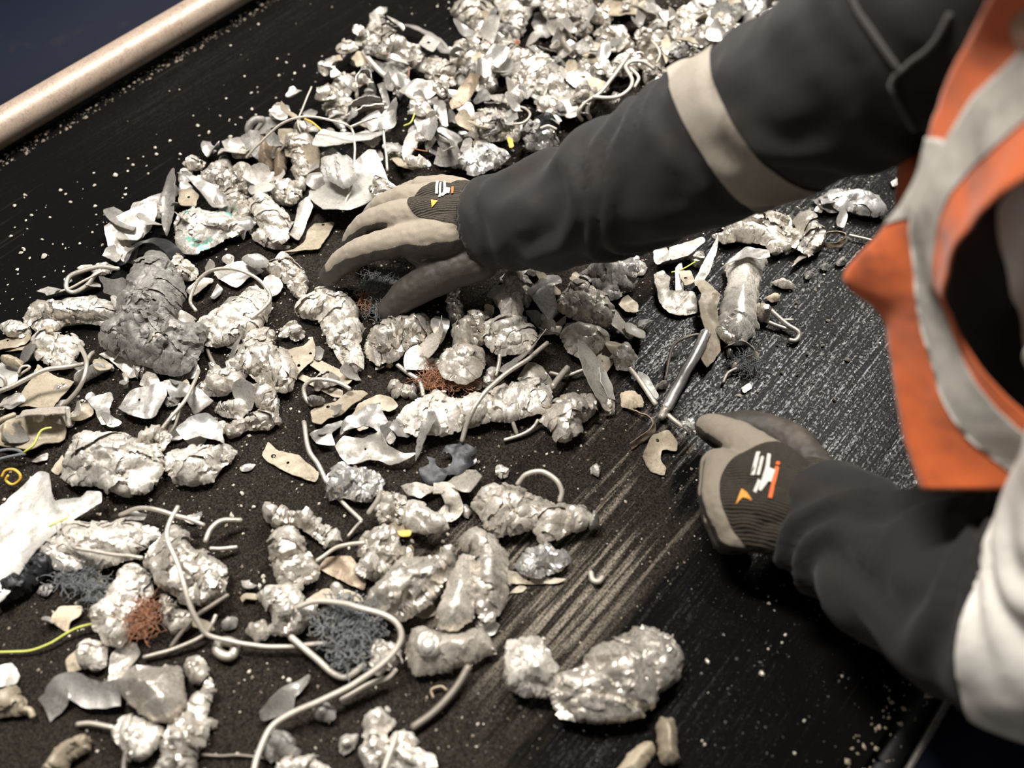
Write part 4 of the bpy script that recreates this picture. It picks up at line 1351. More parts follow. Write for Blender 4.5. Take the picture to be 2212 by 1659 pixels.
 ('torn_sheet', 'beige bent sheet at the top edge, right of the large bright lump', 'scrap', 'sheet', 'tan', 16, 30, [(-764.6,1106),(-758,1132.3),(-733,1142.8),(-702.2,1148),(-694.8,1117.8),(-710.1,1095),(-737.4,1093.1)], {'bend': 1.0, 'curl': 0.7}, 394),
 ('bent_hose', 'thick dark hose bent in a hook in the top heap', 'scrap', 'wire', 'darkwire', 0, 4.5, [(-740.8,1037.5,44),(-745.4,1012,46),(-730.4,987.5,48),(-710.6,978.3,46),(-705.4,977.3,42)], {}, 401),
 ('holed_disc', 'half round beige plate with one hole under the pale rod', 'scrap', 'sheet', 'tan', 18, 14, [(-725.9,1003.4),(-735.1,1024.4),(-722.7,1044.5),(-699.8,1044.3),(-680.7,1041.3),(-680.1,1013.5),(-693.3,997.8),(-711.4,992)], {'bend': 0.3, 'holes': [(-0.7006, 1.0128, 0.0031)]}, 408),
 ('pale_rod', 'short pale straight rod lying by the dark hooked hose', 'wire', 'wire', 'palewire', 0, 2.4, [(-709.5,980.6,46),(-685.3,999.5,46),(-661.7,1019.2,46)], {}, 415),
 ('crumpled_lump', 'bright crumpled lump left of the crossing wires on the top heap', 'scrap', 'foil', 'alu', 4, 38, [(-717,988.4),(-703.8,1004.2),(-676.3,994.6),(-650.3,971.1),(-646.6,951.1),(-666.6,948.5),(-693.6,961.9)], {'cell': 0.009}, 422),
 ('crumpled_lump', 'flat crumpled silver lump right of the dark hooked hose', 'scrap', 'foil', 'alu', 8, 36, [(-729.5,1063.7),(-713,1080),(-671.9,1082.5),(-660.6,1062.2),(-682.2,1049.9),(-708,1046.6)], {}, 429),
 ('crumpled_lump', 'ridged dusty lump above the looped pale wire', 'scrap', 'foil', 'dust', 4, 38, [(-673.2,1091.8),(-661.8,1111.2),(-622.3,1091.1),(-603.8,1059.9),(-621.9,1058.6),(-644.8,1067.6)], {}, 436),
 ('crumpled_lump', 'dusty lump lying under the crossing wires of the top heap', 'scrap', 'lump', 'dust', 0, 30, [(-674.9,1037.8),(-666.6,1068.5),(-648.4,1074.2),(-634.4,1062.3),(-637,1027.6),(-650.6,1016.2)], {}, 443),
 ('crossing_wire', 'thick grey wire running down from the ridged lump to the sleeve', 'wire', 'wire', 'wire', 0, 3, [(-629.4,1003.9,62),(-621,962.5,58),(-616.3,921.5,54),(-623.6,904.1,48),(-626.2,891.8,40),(-625.2,888.8,32),(-621.7,891.9,24)], {}, 450),
 ('looped_wire', 'looped pale wire in an S shape beside the right sleeve', 'wire', 'wire', 'palewire', 0, 2.6, [(-615.7,904.8,58),(-599.3,915.7,58),(-589.6,928.7,58),(-586.5,947,60),(-592.5,962.1,62),(-609.1,974.2,62),(-617.7,982.4,62),(-618,997.7,60),(-607.5,1009,58),(-593.4,1014.8,50)], {}, 457),
 ('bent_wire', 'short bent pale wire inside the S shaped loop', 'wire', 'wire', 'palewire', 0, 2.4, [(-614.4,989,56),(-595.4,981.9,54),(-589.6,965.5,50)], {}, 464),
 ('bent_wire', 'short thick wire beside the end of the crossing wire at the sleeve', 'wire', 'wire', 'wire', 0, 3.4, [(-620,916.5,50),(-621.2,903.3,42),(-619.2,900,32),(-616.9,903.2,22)], {}, 471),
 ('brown_shard', 'brown curved leaf of metal in the middle of the heap', 'scrap', 'sheet', 'brown', 30, 26, [(-764.5,781.8),(-771.9,809.6),(-770.1,832.7),(-753.4,833.7),(-750.3,814),(-752.3,787),(-754.4,776.9)], {'bend': 0.6, 'curl': 0.7, 'tilt': 1.6}, 478),
 ('metal_shard', 'light crinkled shard right of the brown curved leaf', 'scrap', 'sheet', 'palesheet', 34, 20, [(-728.8,820.9),(-723.6,847.3),(-720,872.8),(-706.9,877.7),(-700.4,853.1),(-705.3,832.1),(-717.7,817.6)], {'bend': 1.0, 'curl': 0.6}, 485),
 ('metal_shard', 'pointed grey shard left of the brown curved leaf', 'scrap', 'sheet', 'grey', 28, 28, [(-791.6,777.1),(-792.2,790.3),(-771.7,781.9),(-749.5,761),(-755.7,755.8),(-777.8,767.6)], {'bend': 0.8, 'curl': 0.6}, 492),
 ('leaf_shard', 'pale leaf shaped blade pointing down in the heap above the white sheet', 'scrap', 'sheet', 'palesheet', 28, 26, [(-776.7,712.1),(-776.2,729.6),(-762.1,721.2),(-750,698.6),(-744.4,672.1),(-758.2,680.8)], {'bend': 0.5, 'curl': 0.5}, 499),
 ('metal_shard', 'square grey shard just above the pale leaf shaped blade', 'scrap', 'sheet', 'grey', 30, 20, [(-786.2,734.2),(-793.5,757.3),(-775.1,755.9),(-757.1,746.2),(-746.6,721.9),(-762.3,720.8)], {'bend': 0.6, 'curl': 0.4}, 506),
 ('hoop_shard', 'curled hoop of grey sheet right of the pale leaf shaped blade', 'scrap', 'ribbon', 'grey', 0, 0, [(-738,715.1,32),(-750.4,725.6,34),(-743.7,734.1,40),(-726.4,733.5,42),(-711.7,732.1,38),(-700.8,722.6,32),(-706.8,710.9,30),(-721.7,706.1,30)], {'w': 22.0, 'lean': 0.6}, 513),
 ('crumpled_lump', 'wrinkled grey sheet inside the curled hoop', 'scrap', 'sheet', 'grey', 18, 20, [(-753.9,747.1),(-738.4,764.2),(-718,756.9),(-713.1,739),(-699.6,720.8),(-718.1,717),(-742.4,728.4)], {'bend': 1.2, 'curl': 0.6}, 520),
 ('holed_arc', 'curved tan arc plate with two holes above the glove', 'scrap', 'sheet', 'tan', 24, 14, [(-779.5,675.3),(-779.4,684.1),(-759.7,673),(-744.6,677.1),(-732.6,687.9),(-724.2,682.5),(-727.8,668.1),(-745.8,660.7),(-767.4,665.8)], {'bend': 0.3, 'curl': 0.3, 'holes': [(-0.7699, 0.6742, 0.0012), (-0.7374, 0.6754, 0.0012)]}, 527),
 ('crumpled_lump', 'bright crinkled lump against the upper edge of the right cuff', 'scrap', 'foil', 'bright', 14, 30, [(-706.7,753.7),(-701.7,770),(-677.9,773.9),(-650.1,776.6),(-649.7,753.4),(-655.7,729.3),(-664.2,714.5),(-692.2,721.8)], {'cell': 0.01}, 534),
 ('crumpled_lump', 'ruffled silver lump in the heap above the bright lump at the cuff', 'scrap', 'foil', 'alu', 20, 34, [(-728.6,779),(-731.4,810.8),(-713.2,821.8),(-702,835.4),(-684.5,824.2),(-655.8,799.4),(-670.7,791),(-682.4,773.1),(-705.4,761.9)], {'cell': 0.009}, 541),
 ('metal_strip', 'upright grey strip between the curved layers and the pointed shard', 'scrap', 'sheet', 'grey', 26, 24, [(-884.4,762.8),(-871,765.1),(-840.1,742.4),(-805.6,712.7),(-803.6,698.1),(-828.2,714.5),(-849.6,738.8)], {'bend': 0.6, 'curl': 0.6}, 548),
 ('brown_wire', 'brownish wire bent square above the big white folded sheet', 'wire', 'wire', 'wire', 0, 1.8, [(-825.6,655.1,54),(-815.7,673.1,58),(-806.6,687.3,60),(-794.5,686.8,58),(-780.7,672.8,52),(-764.7,659.2,44),(-746.9,642.8,34)], {}, 555),
 ('layered_sheets', 'upper of two dark curved sheet edges at the left of the heap', 'scrap', 'ribbon', 'dark', 0, 0, [(-873.7,694.5,34),(-870.4,709.8,38),(-860.1,723.6,40),(-846.7,733.8,38)], {'w': 20.0, 'lean': 0.75}, 562),
 ('layered_sheets', 'lower of two dark curved sheet edges at the left of the heap', 'scrap', 'ribbon', 'alu', 0, 0, [(-864.2,696.2,30),(-857,710.6,34),(-846,720.7,36),(-838.2,730.5,34)], {'w': 18.0, 'lean': 0.7}, 569),
 ('rolled_sheet', 'rolled up grey sheet like an open tube at the left of the heap', 'scrap', 'ribbon', 'grey', 0, 0, [(-895.2,733.5,24),(-907.3,743.2,28),(-910.7,758.1,32),(-901.9,767.7,32),(-887.7,760.7,30),(-881.5,746.1,26)], {'w': 26.0, 'lean': 0.9}, 576),
 ('crumpled_lump', "crumpled silver scraps at the heap's upper left corner, above the amber cable", 'scrap', 'foil', 'alu', 4, 30, [(-948.4,719.5),(-942.1,731.5),(-943,760.1),(-937,769.7),(-915.8,742.4),(-907.2,718.7),(-919.7,703.8)], {'cell': 0.009}, 583),
 ('crumpled_lump', 'dusty crumpled scrap just right of the amber cable', 'scrap', 'foil', 'dust', 6, 26, [(-927.3,693.2),(-918.8,709),(-896.5,723.3),(-876.7,709.7),(-880.5,689.5),(-903.9,682.6)], {}, 590),
 ('curved_shard', 'pale curved shard below the curved grey shell', 'scrap', 'sheet', 'palesheet', 30, 22, [(-836.8,757.1),(-834.6,785.8),(-817.1,804.8),(-797.4,803),(-806.8,777.9),(-797,764.8),(-814.7,758.5)], {'bend': 0.8, 'curl': 0.6}, 597),
 ('crumpled_lump', 'crinkled silver lump above the brown curved leaf', 'scrap', 'foil', 'alu', 10, 36, [(-820,855.7),(-806.5,877),(-769.3,880.9),(-753.9,866.2),(-772.6,851.4),(-797.1,839.8)], {}, 604),
 ('crumpled_lump', 'light crumpled lump below the long bent bar', 'scrap', 'foil', 'pale', 12, 36, [(-738.1,911.7),(-714,923.8),(-696.1,943.3),(-671,933.1),(-668.8,908.7),(-684.4,887),(-713.5,888.7)], {}, 611),
 ('grey_plate', 'dusty grey plate above the blue tinted tube stub', 'scrap', 'sheet', 'dust', 26, 20, [(-673.2,907.1),(-666.2,926),(-638.6,918.8),(-626.2,895.2),(-636.8,877.9),(-656.5,882.5)], {'bend': 0.7, 'curl': 0.5}, 618),
 ('blue_fragment', 'small dark blue fragment in the heap above the sleeve', 'scrap', 'sheet', 'steel', 18, 22, [(-679.8,874.6),(-680.3,895.7),(-677,915.8),(-655.8,882),(-664.7,866.1)], {'bend': 0.5}, 625),
 ('curled_wire', 'small curled wire in the heap above the bright lump at the cuff', 'wire', 'wire', 'wire', 0, 1.8, [(-667.9,802.1,50),(-658.2,811.1,52),(-661.8,828.4,52),(-676.1,836.1,50),(-689.2,835.7,46)], {}, 632),
 ('tube_stub', 'short blue tinted tube stub near the upper edge of the sleeve', 'scrap', 'smooth', 'steel', 20, 30, [(-667.5,842.4),(-661.3,858),(-645.4,865),(-630.8,856.6),(-632.5,838.8),(-648.8,829.3)], {'amp': 0.001}, 639),
 ('wire_stub', 'pale wire stub under the blue tinted tube stub', 'wire', 'wire', 'palewire', 0, 2, [(-637.6,821.6,46),(-631.2,829.9,48),(-622.3,835.5,44)], {}, 646),
 ('crumpled_lump', 'bright crumpled scrap touching the sleeve below the tube stub', 'scrap', 'foil', 'bright', 8, 30, [(-664.1,818.7),(-653.6,835.6),(-632.4,849.3),(-623,840.9),(-628.7,818.1),(-646.5,807.2)], {'cell': 0.009}, 653),
 ('yellow_chip', 'small yellow chip between the ruffled lump and the sleeve', 'scrap', 'sheet', 'amber', 34, 8, [(-668.9,788.9),(-661.5,791.2),(-650.6,780.4),(-653.9,775.7)], {'bend': 0.4}, 660),
 ('orange_chip', 'tiny orange chip at the upper end of the long bent bar', 'scrap', 'lump', 'rag', 44, 8, [(-783.6,943),(-780.1,947.8),(-774.3,942.3),(-776.9,937.8)], {'amp': 0.0008}, 667),
 ('orange_thread', 'thin orange thread under the large torn sheet with the ragged tip', 'wire', 'wire', 'rag', 0, 0.8, [(-844.3,783,46),(-849.6,792.8,48),(-859.8,804.7,46)], {}, 674),
 ('copper_thread', 'thin copper coloured thread beside the curled hoop', 'wire', 'wire', 'rag', 0, 0.8, [(-744.4,689.9,40),(-734.5,691.3,42),(-726.8,697.7,40)], {}, 681),
 ('green_strand', 'thin green strand left of the square grey shard', 'wire', 'wire', 'yellow', 0, 1, [(-785.7,714.3,40),(-779.7,722,44),(-787.6,737.9,44)], {}, 688),
 ('crumpled_lump', 'large crumpled lump in the upper right of the heap, above the sleeve band', 'scrap', 'foil', 'alu', 10, 40, [(-651,1144.2),(-652.3,1177.3),(-631.7,1205.7),(-600.7,1214.9),(-564.9,1205.3),(-560.6,1176.7),(-569.5,1142.9),(-604.7,1129.2),(-633,1126.8)], {'cell': 0.013}, 695),
 ('crumpled_lump', 'very bright rounded lump at the top edge, far right of the heap', 'scrap', 'lump', 'bright', 10, 34, [(-628.9,1253.7),(-605,1273.7),(-583.9,1245.9),(-590.2,1222.8),(-609.7,1228.8)], {}, 702),
 ('crumpled_lump', 'second very bright lump at the top edge, next to the rounded one', 'scrap', 'lump', 'bright', 8, 30, [(-603.7,1282.8),(-583.7,1299.5),(-567.8,1278.5),(-570.5,1253.7),(-585.9,1252)], {}, 709),
 ('white_tube', 'short white tube end by the upper edge of the sleeve', 'scrap', 'smooth', 'white', 6, 30, [(-587.8,1248.6),(-579.8,1259.8),(-550,1235.8),(-552.8,1211.8),(-571.8,1223.1)], {'amp': 0.001}, 716),
 ('grey_cup', 'smooth grey cup shaped scrap by the sleeve near the top edge', 'scrap', 'smooth', 'grey', 6, 30, [(-567.8,1259.8),(-550.6,1285.4),(-531.5,1273.4),(-538.3,1245.6),(-554.5,1243.1)], {'amp': 0.0012}, 723),
 ('torn_sheet', 'flat pale sheet at the top edge next to the sleeve', 'scrap', 'sheet', 'palesheet', 6, 24, [(-574.1,1316.5),(-531.8,1351.8),(-530.6,1324.1),(-546,1299.8),(-564.8,1301.2)], {'bend': 0.6, 'curl': 0.6}, 730),
 ('crumpled_lump', 'dusty ridged lump left of the large lump above the sleeve band', 'scrap', 'foil', 'dust', 4, 36, [(-679.3,1120.3),(-671,1143.7),(-634,1125.8),(-617.5,1097.4),(-623.9,1076.5),(-650.6,1080.1)], {}, 737),
 ('crumpled_lump', 'mixed crumpled scrap right above the sleeve band', 'scrap', 'foil', 'alu', 4, 34, [(-633.1,1107.1),(-614.7,1133.1),(-586.8,1140.5),(-562.1,1129.9),(-566,1095.9),(-582.6,1077),(-606.8,1082.2)], {}, 744),
 ('leaf_shard', 'upright tan leaf of metal left of the sleeve band', 'scrap', 'sheet', 'tan', 34, 20, [(-632.2,1090.5),(-631.5,1106.8),(-608.6,1084.2),(-596.3,1053.8),(-612.1,1066)], {'bend': 0.4}, 751),
 ('hooked_wire', 'pale hooked wire end beside the upright tan leaf', 'wire', 'wire', 'palewire', 0, 2, [(-630.6,1063,52),(-610.5,1050.7,54),(-602.6,1044.4,50),(-601.6,1035.9,44)], {}, 758),
 ('crumpled_lump', 'bright scrap squeezed between the looped wire and the sleeve', 'scrap', 'foil', 'alu', 6, 28, [(-624.4,1043.7),(-613.9,1062.7),(-591.9,1060.8),(-582.5,1038.8),(-591.1,1021.8),(-608.8,1021.8)], {}, 765),
 ('crushed_can', 'crushed bright can under the upper arm beside the orange vest', 'scrap', 'lump', 'bright', 0, 30, [(-296.5,988.7),(-293.8,1006.1),(-276.1,1018.8),(-250.9,1027.6),(-234.6,1024.2),(-224.2,1009),(-231.3,999),(-253.9,988),(-270.7,977.9)], {'cell': 0.02, 'stretch': 2.0}, 772),
 ('dark_shard', 'dark bent shard left of the crushed bright can', 'scrap', 'sheet', 'dark', 2, 18, [(-307.4,980.1),(-300.5,989.9),(-284.1,987.4),(-270.6,981.7),(-280.7,968.1),(-292.9,967.9)], {'bend': 0.8, 'curl': 0.5}, 779),
 ('metal_chip', 'small grey chip right beside the orange vest edge', 'scrap', 'sheet', 'grey', 2, 10, [(-247.1,1076.5),(-241.7,1085.2),(-235.5,1075.6),(-240.8,1069.1)], {'bend': 0.5}, 786),
 ('blue_shell', 'curved blue grey steel shell at the left end of the heap', 'scrap', 'ribbon', 'steel', 0, 0, [(-901.4,328.3,10),(-903.9,345.1,18),(-895.4,362.6,26),(-878.9,374.8,30),(-860.9,378,26),(-850.9,378.4,16)], {'w': 24.0, 'lean': 0.35}, 793),
 ('torn_sheet', 'bent pale strip hanging at the left end of the upper heap', 'scrap', 'sheet', 'palesheet', 2, 18, [(-922.1,320.3),(-932.5,342.2),(-944.7,356.2),(-930.6,364.5),(-916.4,348.8),(-906.1,327)], {'bend': 0.9, 'curl': 0.7}, 800),
 ('crumpled_lump', "dusty crumpled scrap right of the big grey casting's tip", 'scrap', 'foil', 'dust', 0, 22, [(-869.1,379.3),(-852.7,383),(-826.5,388.1),(-814.1,375.4),(-825.1,362.9),(-844.3,366.6)], {}, 807),
 ('looped_wire', 'grey wire bent into a long teardrop loop at the left', 'wire', 'wire', 'wire', 0, 3, [(-886.5,318.3,22),(-908.6,305.5,20),(-923.7,287.7,16),(-930.9,273.3,12),(-922.1,263,9),(-912.8,265.5,6),(-904.9,279.5,10),(-905.2,293.4,16),(-903.9,303.5,18)], {}, 814),
 ('thin_wire', 'thin straight wire lying across the teardrop loop', 'wire', 'wire', 'palewire', 0, 1.5, [(-899.5,303.3,20),(-907.5,285,16),(-917.9,265.4,10),(-930.1,249.6,5)], {}, 821),
 ('crumpled_bar', 'long crumpled pale bar left of the big grey casting', 'scrap', 'foil', 'alu', 0, 30, [(-918.2,198.5),(-932.3,214.5),(-936,230.3),(-904.6,247),(-878.5,276.7),(-855.2,282.1),(-839.7,273.4),(-841.3,253.7),(-861.9,242.5),(-875.4,230.6),(-875.3,215.6),(-887.2,202.6),(-904,203.6),(-906.2,198.8)], {'stretch': 3.0, 'cell': 0.014}, 828),
 ('crumpled_lump', 'small pale crumpled piece at the left edge below the long bar', 'scrap', 'foil', 'pale', 0, 22, [(-929.8,177.2),(-930,189.8),(-914,200.1),(-897.2,195.4),(-902.2,183.7),(-921,175.5)], {}, 835),
 ('crumpled_lump', 'round pale porous lump left of the big grey casting', 'scrap', 'lump', 'pale', 0, 30, [(-877.9,183.7),(-887.1,196.7),(-874.6,210.8),(-853.8,221.6),(-834.9,225.5),(-825.6,209.9),(-823.1,197.5),(-823.8,185.5),(-840.1,180.4),(-860.4,177.9)], {'cell': 0.009, 'amp': 0.003}, 842),
 ('tan_strip', 'tan bent strip at the left edge above the pale cable ends', 'scrap', 'sheet', 'tan', 2, 14, [(-919.8,162.7),(-913.3,177.1),(-894.9,194),(-889.4,188.1),(-893.9,172.4),(-906.9,154.2)], {'bend': 0.7, 'curl': 0.5, 'holes': [(-0.9121, 0.1721, 0.0013)]}, 849),
 ('dark_strip', 'dark strip under the tan bent strip at the left edge', 'scrap', 'sheet', 'brown', 0, 10, [(-901.2,161.1),(-899.4,174.4),(-889.9,186.8),(-883.1,182.2),(-892,167.3)], {'bend': 0.5}, 856),
 ('white_bracket', 'white bent bracket at the left edge of the photo', 'scrap', 'sheet', 'white', 4, 16, [(-888.2,145.3),(-886.6,152.4),(-867.3,159.9),(-849.8,146.1),(-844.1,134.2),(-857.9,125.4)], {'bend': 0.5, 'curl': 0.3}, 863),
 ('curved_cap', 'tan curved cap on the white bent bracket', '', 'smooth', 'tan', 14, 12, [(-883.8,151.1),(-877.6,159.1),(-857.9,164.1),(-851.7,157.9),(-864.3,150.2),(-876.1,146)], {'amp': 0.0008, 'parent': 'white_bracket'}, 870),
 ('big_casting', 'big dusty grey broken casting with a round crater, left of centre', 'scrap', 'lump', 'dark', 6, 44, [(-808.3,234.5),(-822.2,247),(-829.1,274.3),(-848.2,286),(-857.2,306.8),(-879.9,339.7),(-879.7,360.5),(-860.7,369),(-828.8,362.7),(-794.5,346.6),(-779.4,325),(-767.7,310.5),(-749,320.2),(-734.6,329.2),(-717.8,310.2),(-703.5,284.9),(-703.5,265.2),(-725.4,252.4),(-751.4,244.8),(-780.7,237.3)], {'cell': 0.02, 'amp': 0.003, 'stretch': 1.2, 'flat': 0.5, 'crater': [(-0.7622, 0.2811, 0.023), (-0.8028, 0.2919, 0.0135)]}, 877),
 ('boss', 'bright round boss set in the crater of the big grey casting', '', 'lump', 'alu', 30, 13, [(-760.2,266.7),(-765.8,276.5),(-760.4,285.4),(-748.5,288),(-737.9,283.9),(-734.2,275.5),(-740.4,267.4),(-750.4,263.3)], {'cell': 0.01, 'amp': 0.003, 'parent': 'big_casting'}, 884),
 ('ring_wire', 'wire bent into a wide open ring over the pale lump', 'wire', 'wire', 'wire', 0, 2.2, [(-767.5,337.3,16),(-779.7,340.7,22),(-786.9,357.9,32),(-783.5,373.6,40),(-771.3,386.4,46),(-751.3,398.2,48),(-729,404.3,46),(-711.6,403.9,40),(-701.8,398.7,34),(-697,385,32),(-698.8,366,30)], {}, 891),
 ('crumpled_lump', 'pale crumpled lump lying inside the wide wire ring', 'scrap', 'lump', 'pale', 0, 32, [(-750.9,324.7),(-753.8,341),(-751.7,367.6),(-746.8,399.5),(-734.8,413.4),(-711.6,398),(-697.6,375.3),(-695.4,359),(-704.9,339.1),(-714.4,319.4),(-722.6,312.6)], {'cell': 0.017, 'stretch': 1.8}, 898),
 ('folded_sheet', 'smooth grey sheet behind the wide wire ring', 'scrap', 'sheet', 'grey', 3, 20, [(-809,395.4),(-802.7,414.7),(-787.7,434),(-763.1,437.8),(-767,421.3),(-768,397),(-791.5,390.3)], {'bend': 0.6, 'curl': 0.4}, 905),
 ('grey_scrap', 'dull torn scrap between the grey casting and the wire ring', 'scrap', 'sheet', 'dust', 0, 14, [(-811.4,354.6),(-814,378.4),(-804.4,389.8),(-789.8,372.7),(-794.6,352.7)], {'bend': 0.9}, 912),
 ('metal_disc', 'small stack of thin white discs beyond the wire ring', 'scrap', 'smooth', 'white', 16, 12, [(-786.6,425),(-784.9,434.7),(-773.3,444.4),(-755.2,444.5),(-752.2,435.6),(-763.7,425.9),(-777.2,422.9)], {'amp': 0.0006}, 919),
 ('washer_disc', 'thin round grey disc at the right of the wire ring', 'scrap', 'sheet', 'grey', 8, 3, [(-744.8,419.2),(-750.3,429.2),(-746.9,438.7),(-735.4,440.1),(-723.8,433.5),(-717.7,421),(-722.1,412.5),(-733.3,412.7)], {'bend': 0.1}, 926),
 ('perforated_scrap', 'pitted silver scrap between the wire ring and the index finger', 'scrap', 'foil', 'alu', 2, 24, [(-756,436.9),(-761.6,462.2),(-739.4,467.4),(-717.3,462.7),(-696.4,450.3),(-687.8,432.1),(-706.7,432.1),(-728.5,439.6)], {'cell': 0.008}, 933),
 ('metal_nugget', 'small pale nugget right of the wire ring', 'scrap', 'lump', 'pale', 0, 16, [(-681.4,385.1),(-678.6,397.2),(-671.6,408.6),(-648.5,397.6),(-652.4,385.3)], {'cell': 0.008}, 940),
 ('crumpled_lump', 'shiny crumpled lump left of the beige bracket', 'scrap', 'foil', 'alu', 2, 32, [(-682.1,315.4),(-691.7,342.2),(-694.9,363.9),(-677.7,372.3),(-664.1,365.3),(-643.2,365.3),(-612.7,351.3),(-599.5,334),(-606.9,322.3),(-626.4,316.9),(-652.7,317.3),(-669,317.8)], {'cell': 0.013}, 947),
 ('crumpled_bar', 'long crumpled silver lump below the big grey casting', 'scrap', 'foil', 'alu', 0, 26, [(-677.8,267.5),(-687.8,284.8),(-684.5,304.6),(-676,320.2),(-661,321.4),(-651.8,305.9),(-653.7,285),(-664.9,270)], {}, 954),
 ('crumpled_lump', 'wrinkled silver lump under the shiny lump by the beige bracket', 'scrap', 'foil', 'alu', 0, 28, [(-648.5,296.6),(-643.1,312.3),(-626.3,320.8),(-599.9,315.4),(-584.5,301.3),(-592.6,294.6),(-612.8,299.1),(-632.3,293.7)], {}, 961),
 ('crumpled_lump', 'smooth pale pebble like lump left of centre', 'scrap', 'lump', 'pale', 0, 20, [(-647,260.6),(-647.5,274.3),(-633.2,288.9),(-618.2,285.2),(-618.2,271.3),(-635.4,259.6)], {'cell': 0.012}, 968),
 ('crumpled_bar', 'low crumpled bar running below the smooth pale lump', 'scrap', 'foil', 'dust', 0, 20, [(-621.9,252.4),(-618,266.7),(-608.6,285.2),(-590.5,303),(-581,297.1),(-585.6,282.8),(-599.6,268.4),(-607.5,248.8)], {'stretch': 2.6}, 975),
 ('metal_petal', 'shiny curved petal of sheet over the round lump', 'scrap', 'sheet', 'bright', 16, 18, [(-643.6,212.7),(-647.8,233.1),(-638.4,248.8),(-620.1,251),(-600.5,238.6),(-590.5,234.3),(-608.3,232),(-624.3,226.3),(-629.6,211.7)], {'bend': 0.5, 'curl': 0.4}, 982),
 ('crumpled_lump', 'round wrinkled lump right of the large foil lump', 'scrap', 'lump', 'pale', 0, 30, [(-637.7,186.4),(-640.9,199.3),(-622,219.7),(-604.2,234.6),(-587.1,241.8),(-581.7,228.2),(-583,212.3),(-576.5,200.5),(-588.5,185.6),(-604.9,174.4),(-620,176.4)], {'cell': 0.012, 'amp': 0.0036}, 989),
 ('star_shard', 'grey fan shaped shard with one hole below the big grey casting', 'scrap', 'sheet', 'grey', 10, 20, [(-728.2,193.7),(-738.5,218.2),(-722,237.5),(-714.6,249.3),(-699.5,239.3),(-685.8,213.2),(-690.6,206.5),(-709.4,196)], {'bend': 0.6, 'curl': 0.3, 'holes': [(-0.7187, 0.2157, 0.0015)]}, 996),
 ('bent_shard', 'bent grey shard right of the fan shaped one', 'scrap', 'sheet', 'grey', 8, 20, [(-716.1,249.3),(-710.1,257.7),(-687.1,263),(-672.7,266.9),(-652.1,267.2),(-653.2,250.2),(-659.4,242.3),(-682.2,250.2),(-697,240.5)], {'bend': 0.9, 'curl': 0.4}, 1003),
 ('cone_shard', 'small grey cone standing behind the fan shaped shard', 'scrap', 'sheet', 'dust', 8, 16, [(-738.3,229.5),(-747.2,245.1),(-745.3,252.3),(-721.1,246.7),(-725.5,234.6)], {'bend': 0.7}, 1010),
 ('long_shard', 'long pale shard at the foot of the big grey casting', 'scrap', 'sheet', 'palesheet', 2, 16, [(-809.3,227.2),(-805.1,237.1),(-785.9,244.4),(-758.2,249.6),(-750.5,238.9),(-758.2,229.7),(-784.7,230.4)], {'bend': 0.8, 'curl': 0.4}, 1017),
 ('grey_shard', "small grey triangular shard under the casting's right foot", 'scrap', 'sheet', 'grey', 2, 12, [(-716.1,263.6),(-715.7,292.5),(-702.7,286.7),(-698.9,272.3)], {'bend': 0.5}, 1024),
 ('tan_plate', 'large bent tan plate at the left, crossed by a wire', 'scrap', 'sheet', 'tan', 4, 24, [(-821.3,122.4),(-835.3,151.9),(-850.9,172.8),(-823.1,176.1),(-801.3,185.9),(-791.6,166.3),(-780.2,146),(-802,133.2)], {'bend': 0.45, 'curl': 0.2}, 1031),
 ('crossing_wire', 'wire lying across the large bent tan plate', 'wire', 'wire', 'wire', 0, 2.6, [(-830.1,114.6,34),(-820.6,129.6,38),(-814.8,144.2,40),(-806.1,168.8,42),(-795.5,188.9,36),(-793.1,203.4,28)], {}, 1038),
 ('forked_wire', 'wire running down right of the large bent tan plate', 'wire', 'wire', 'wire', 0, 2.6, [(-825.5,217.2,20),(-802.7,210.9,28),(-784.7,203.2,34),(-772.8,191,34),(-771.2,174.4,24),(-776.9,156.1,12)], {}, 1045),
 ('wire_stub', 'short grey wire tip beside the top of the forked wire', 'wire', 'wire', 'wire', 0, 2.2, [(-792.1,206.5,30),(-800.2,215,26),(-806.6,221.4,20)], {}, 1052),
 ('half_pipe', 'white half pipe behind the forked wire', 'scrap', 'smooth', 'white', 2, 20, [(-803.4,188.4),(-800.8,205.4),(-794.9,222.3),(-784.3,219.1),(-787.7,202.1),(-792.2,186.6),(-798.1,185)], {'amp': 0.0006}, 1059),
 ('hanging_strip', 'bent grey strip with a rounded tip above the large foil lump', 'scrap', 'sheet', 'grey', 8, 22, [(-766.6,179.3),(-762.9,187.9),(-754.6,203.1),(-743.4,198.8),(-737,187.4),(-714.7,176.8),(-722.1,168.1),(-747,176.3)], {'bend': 0.7, 'curl': 0.3, 'holes': [(-0.7279, 0.1769, 0.0014)]}, 1066),
 ('tan_wedge', 'small tan wedge left of the bent grey strip', 'scrap', 'sheet', 'tan', 3, 10, [(-767.9,154.6),(-769.5,172.2),(-765.5,183.7),(-748.6,173.4),(-751.4,159),(-760.5,151.4)], {'bend': 0.3}, 1073),
 ('green_plate', 'olive beige plate at the left edge under the wire fork', 'scrap', 'sheet', 'tan', 2, 18, [(-805.9,88.7),(-806.4,104.5),(-800.4,120.1),(-764.5,147.5),(-751,139.9),(-744.6,127),(-755.8,115.1),(-756,99.6),(-772.1,91.2),(-792.1,79.6)], {'bend': 0.6, 'curl': 0.3}, 1080),
 ('grey_channel', 'bent grey channel along the top of the olive beige plate', 'scrap', 'ribbon', 'dust', 0, 0, [(-793,117,26),(-783.5,127.1,28),(-769.9,141.2,28),(-760,154.3,24)], {'w': 22.0, 'lean': 0.4}, 1087),
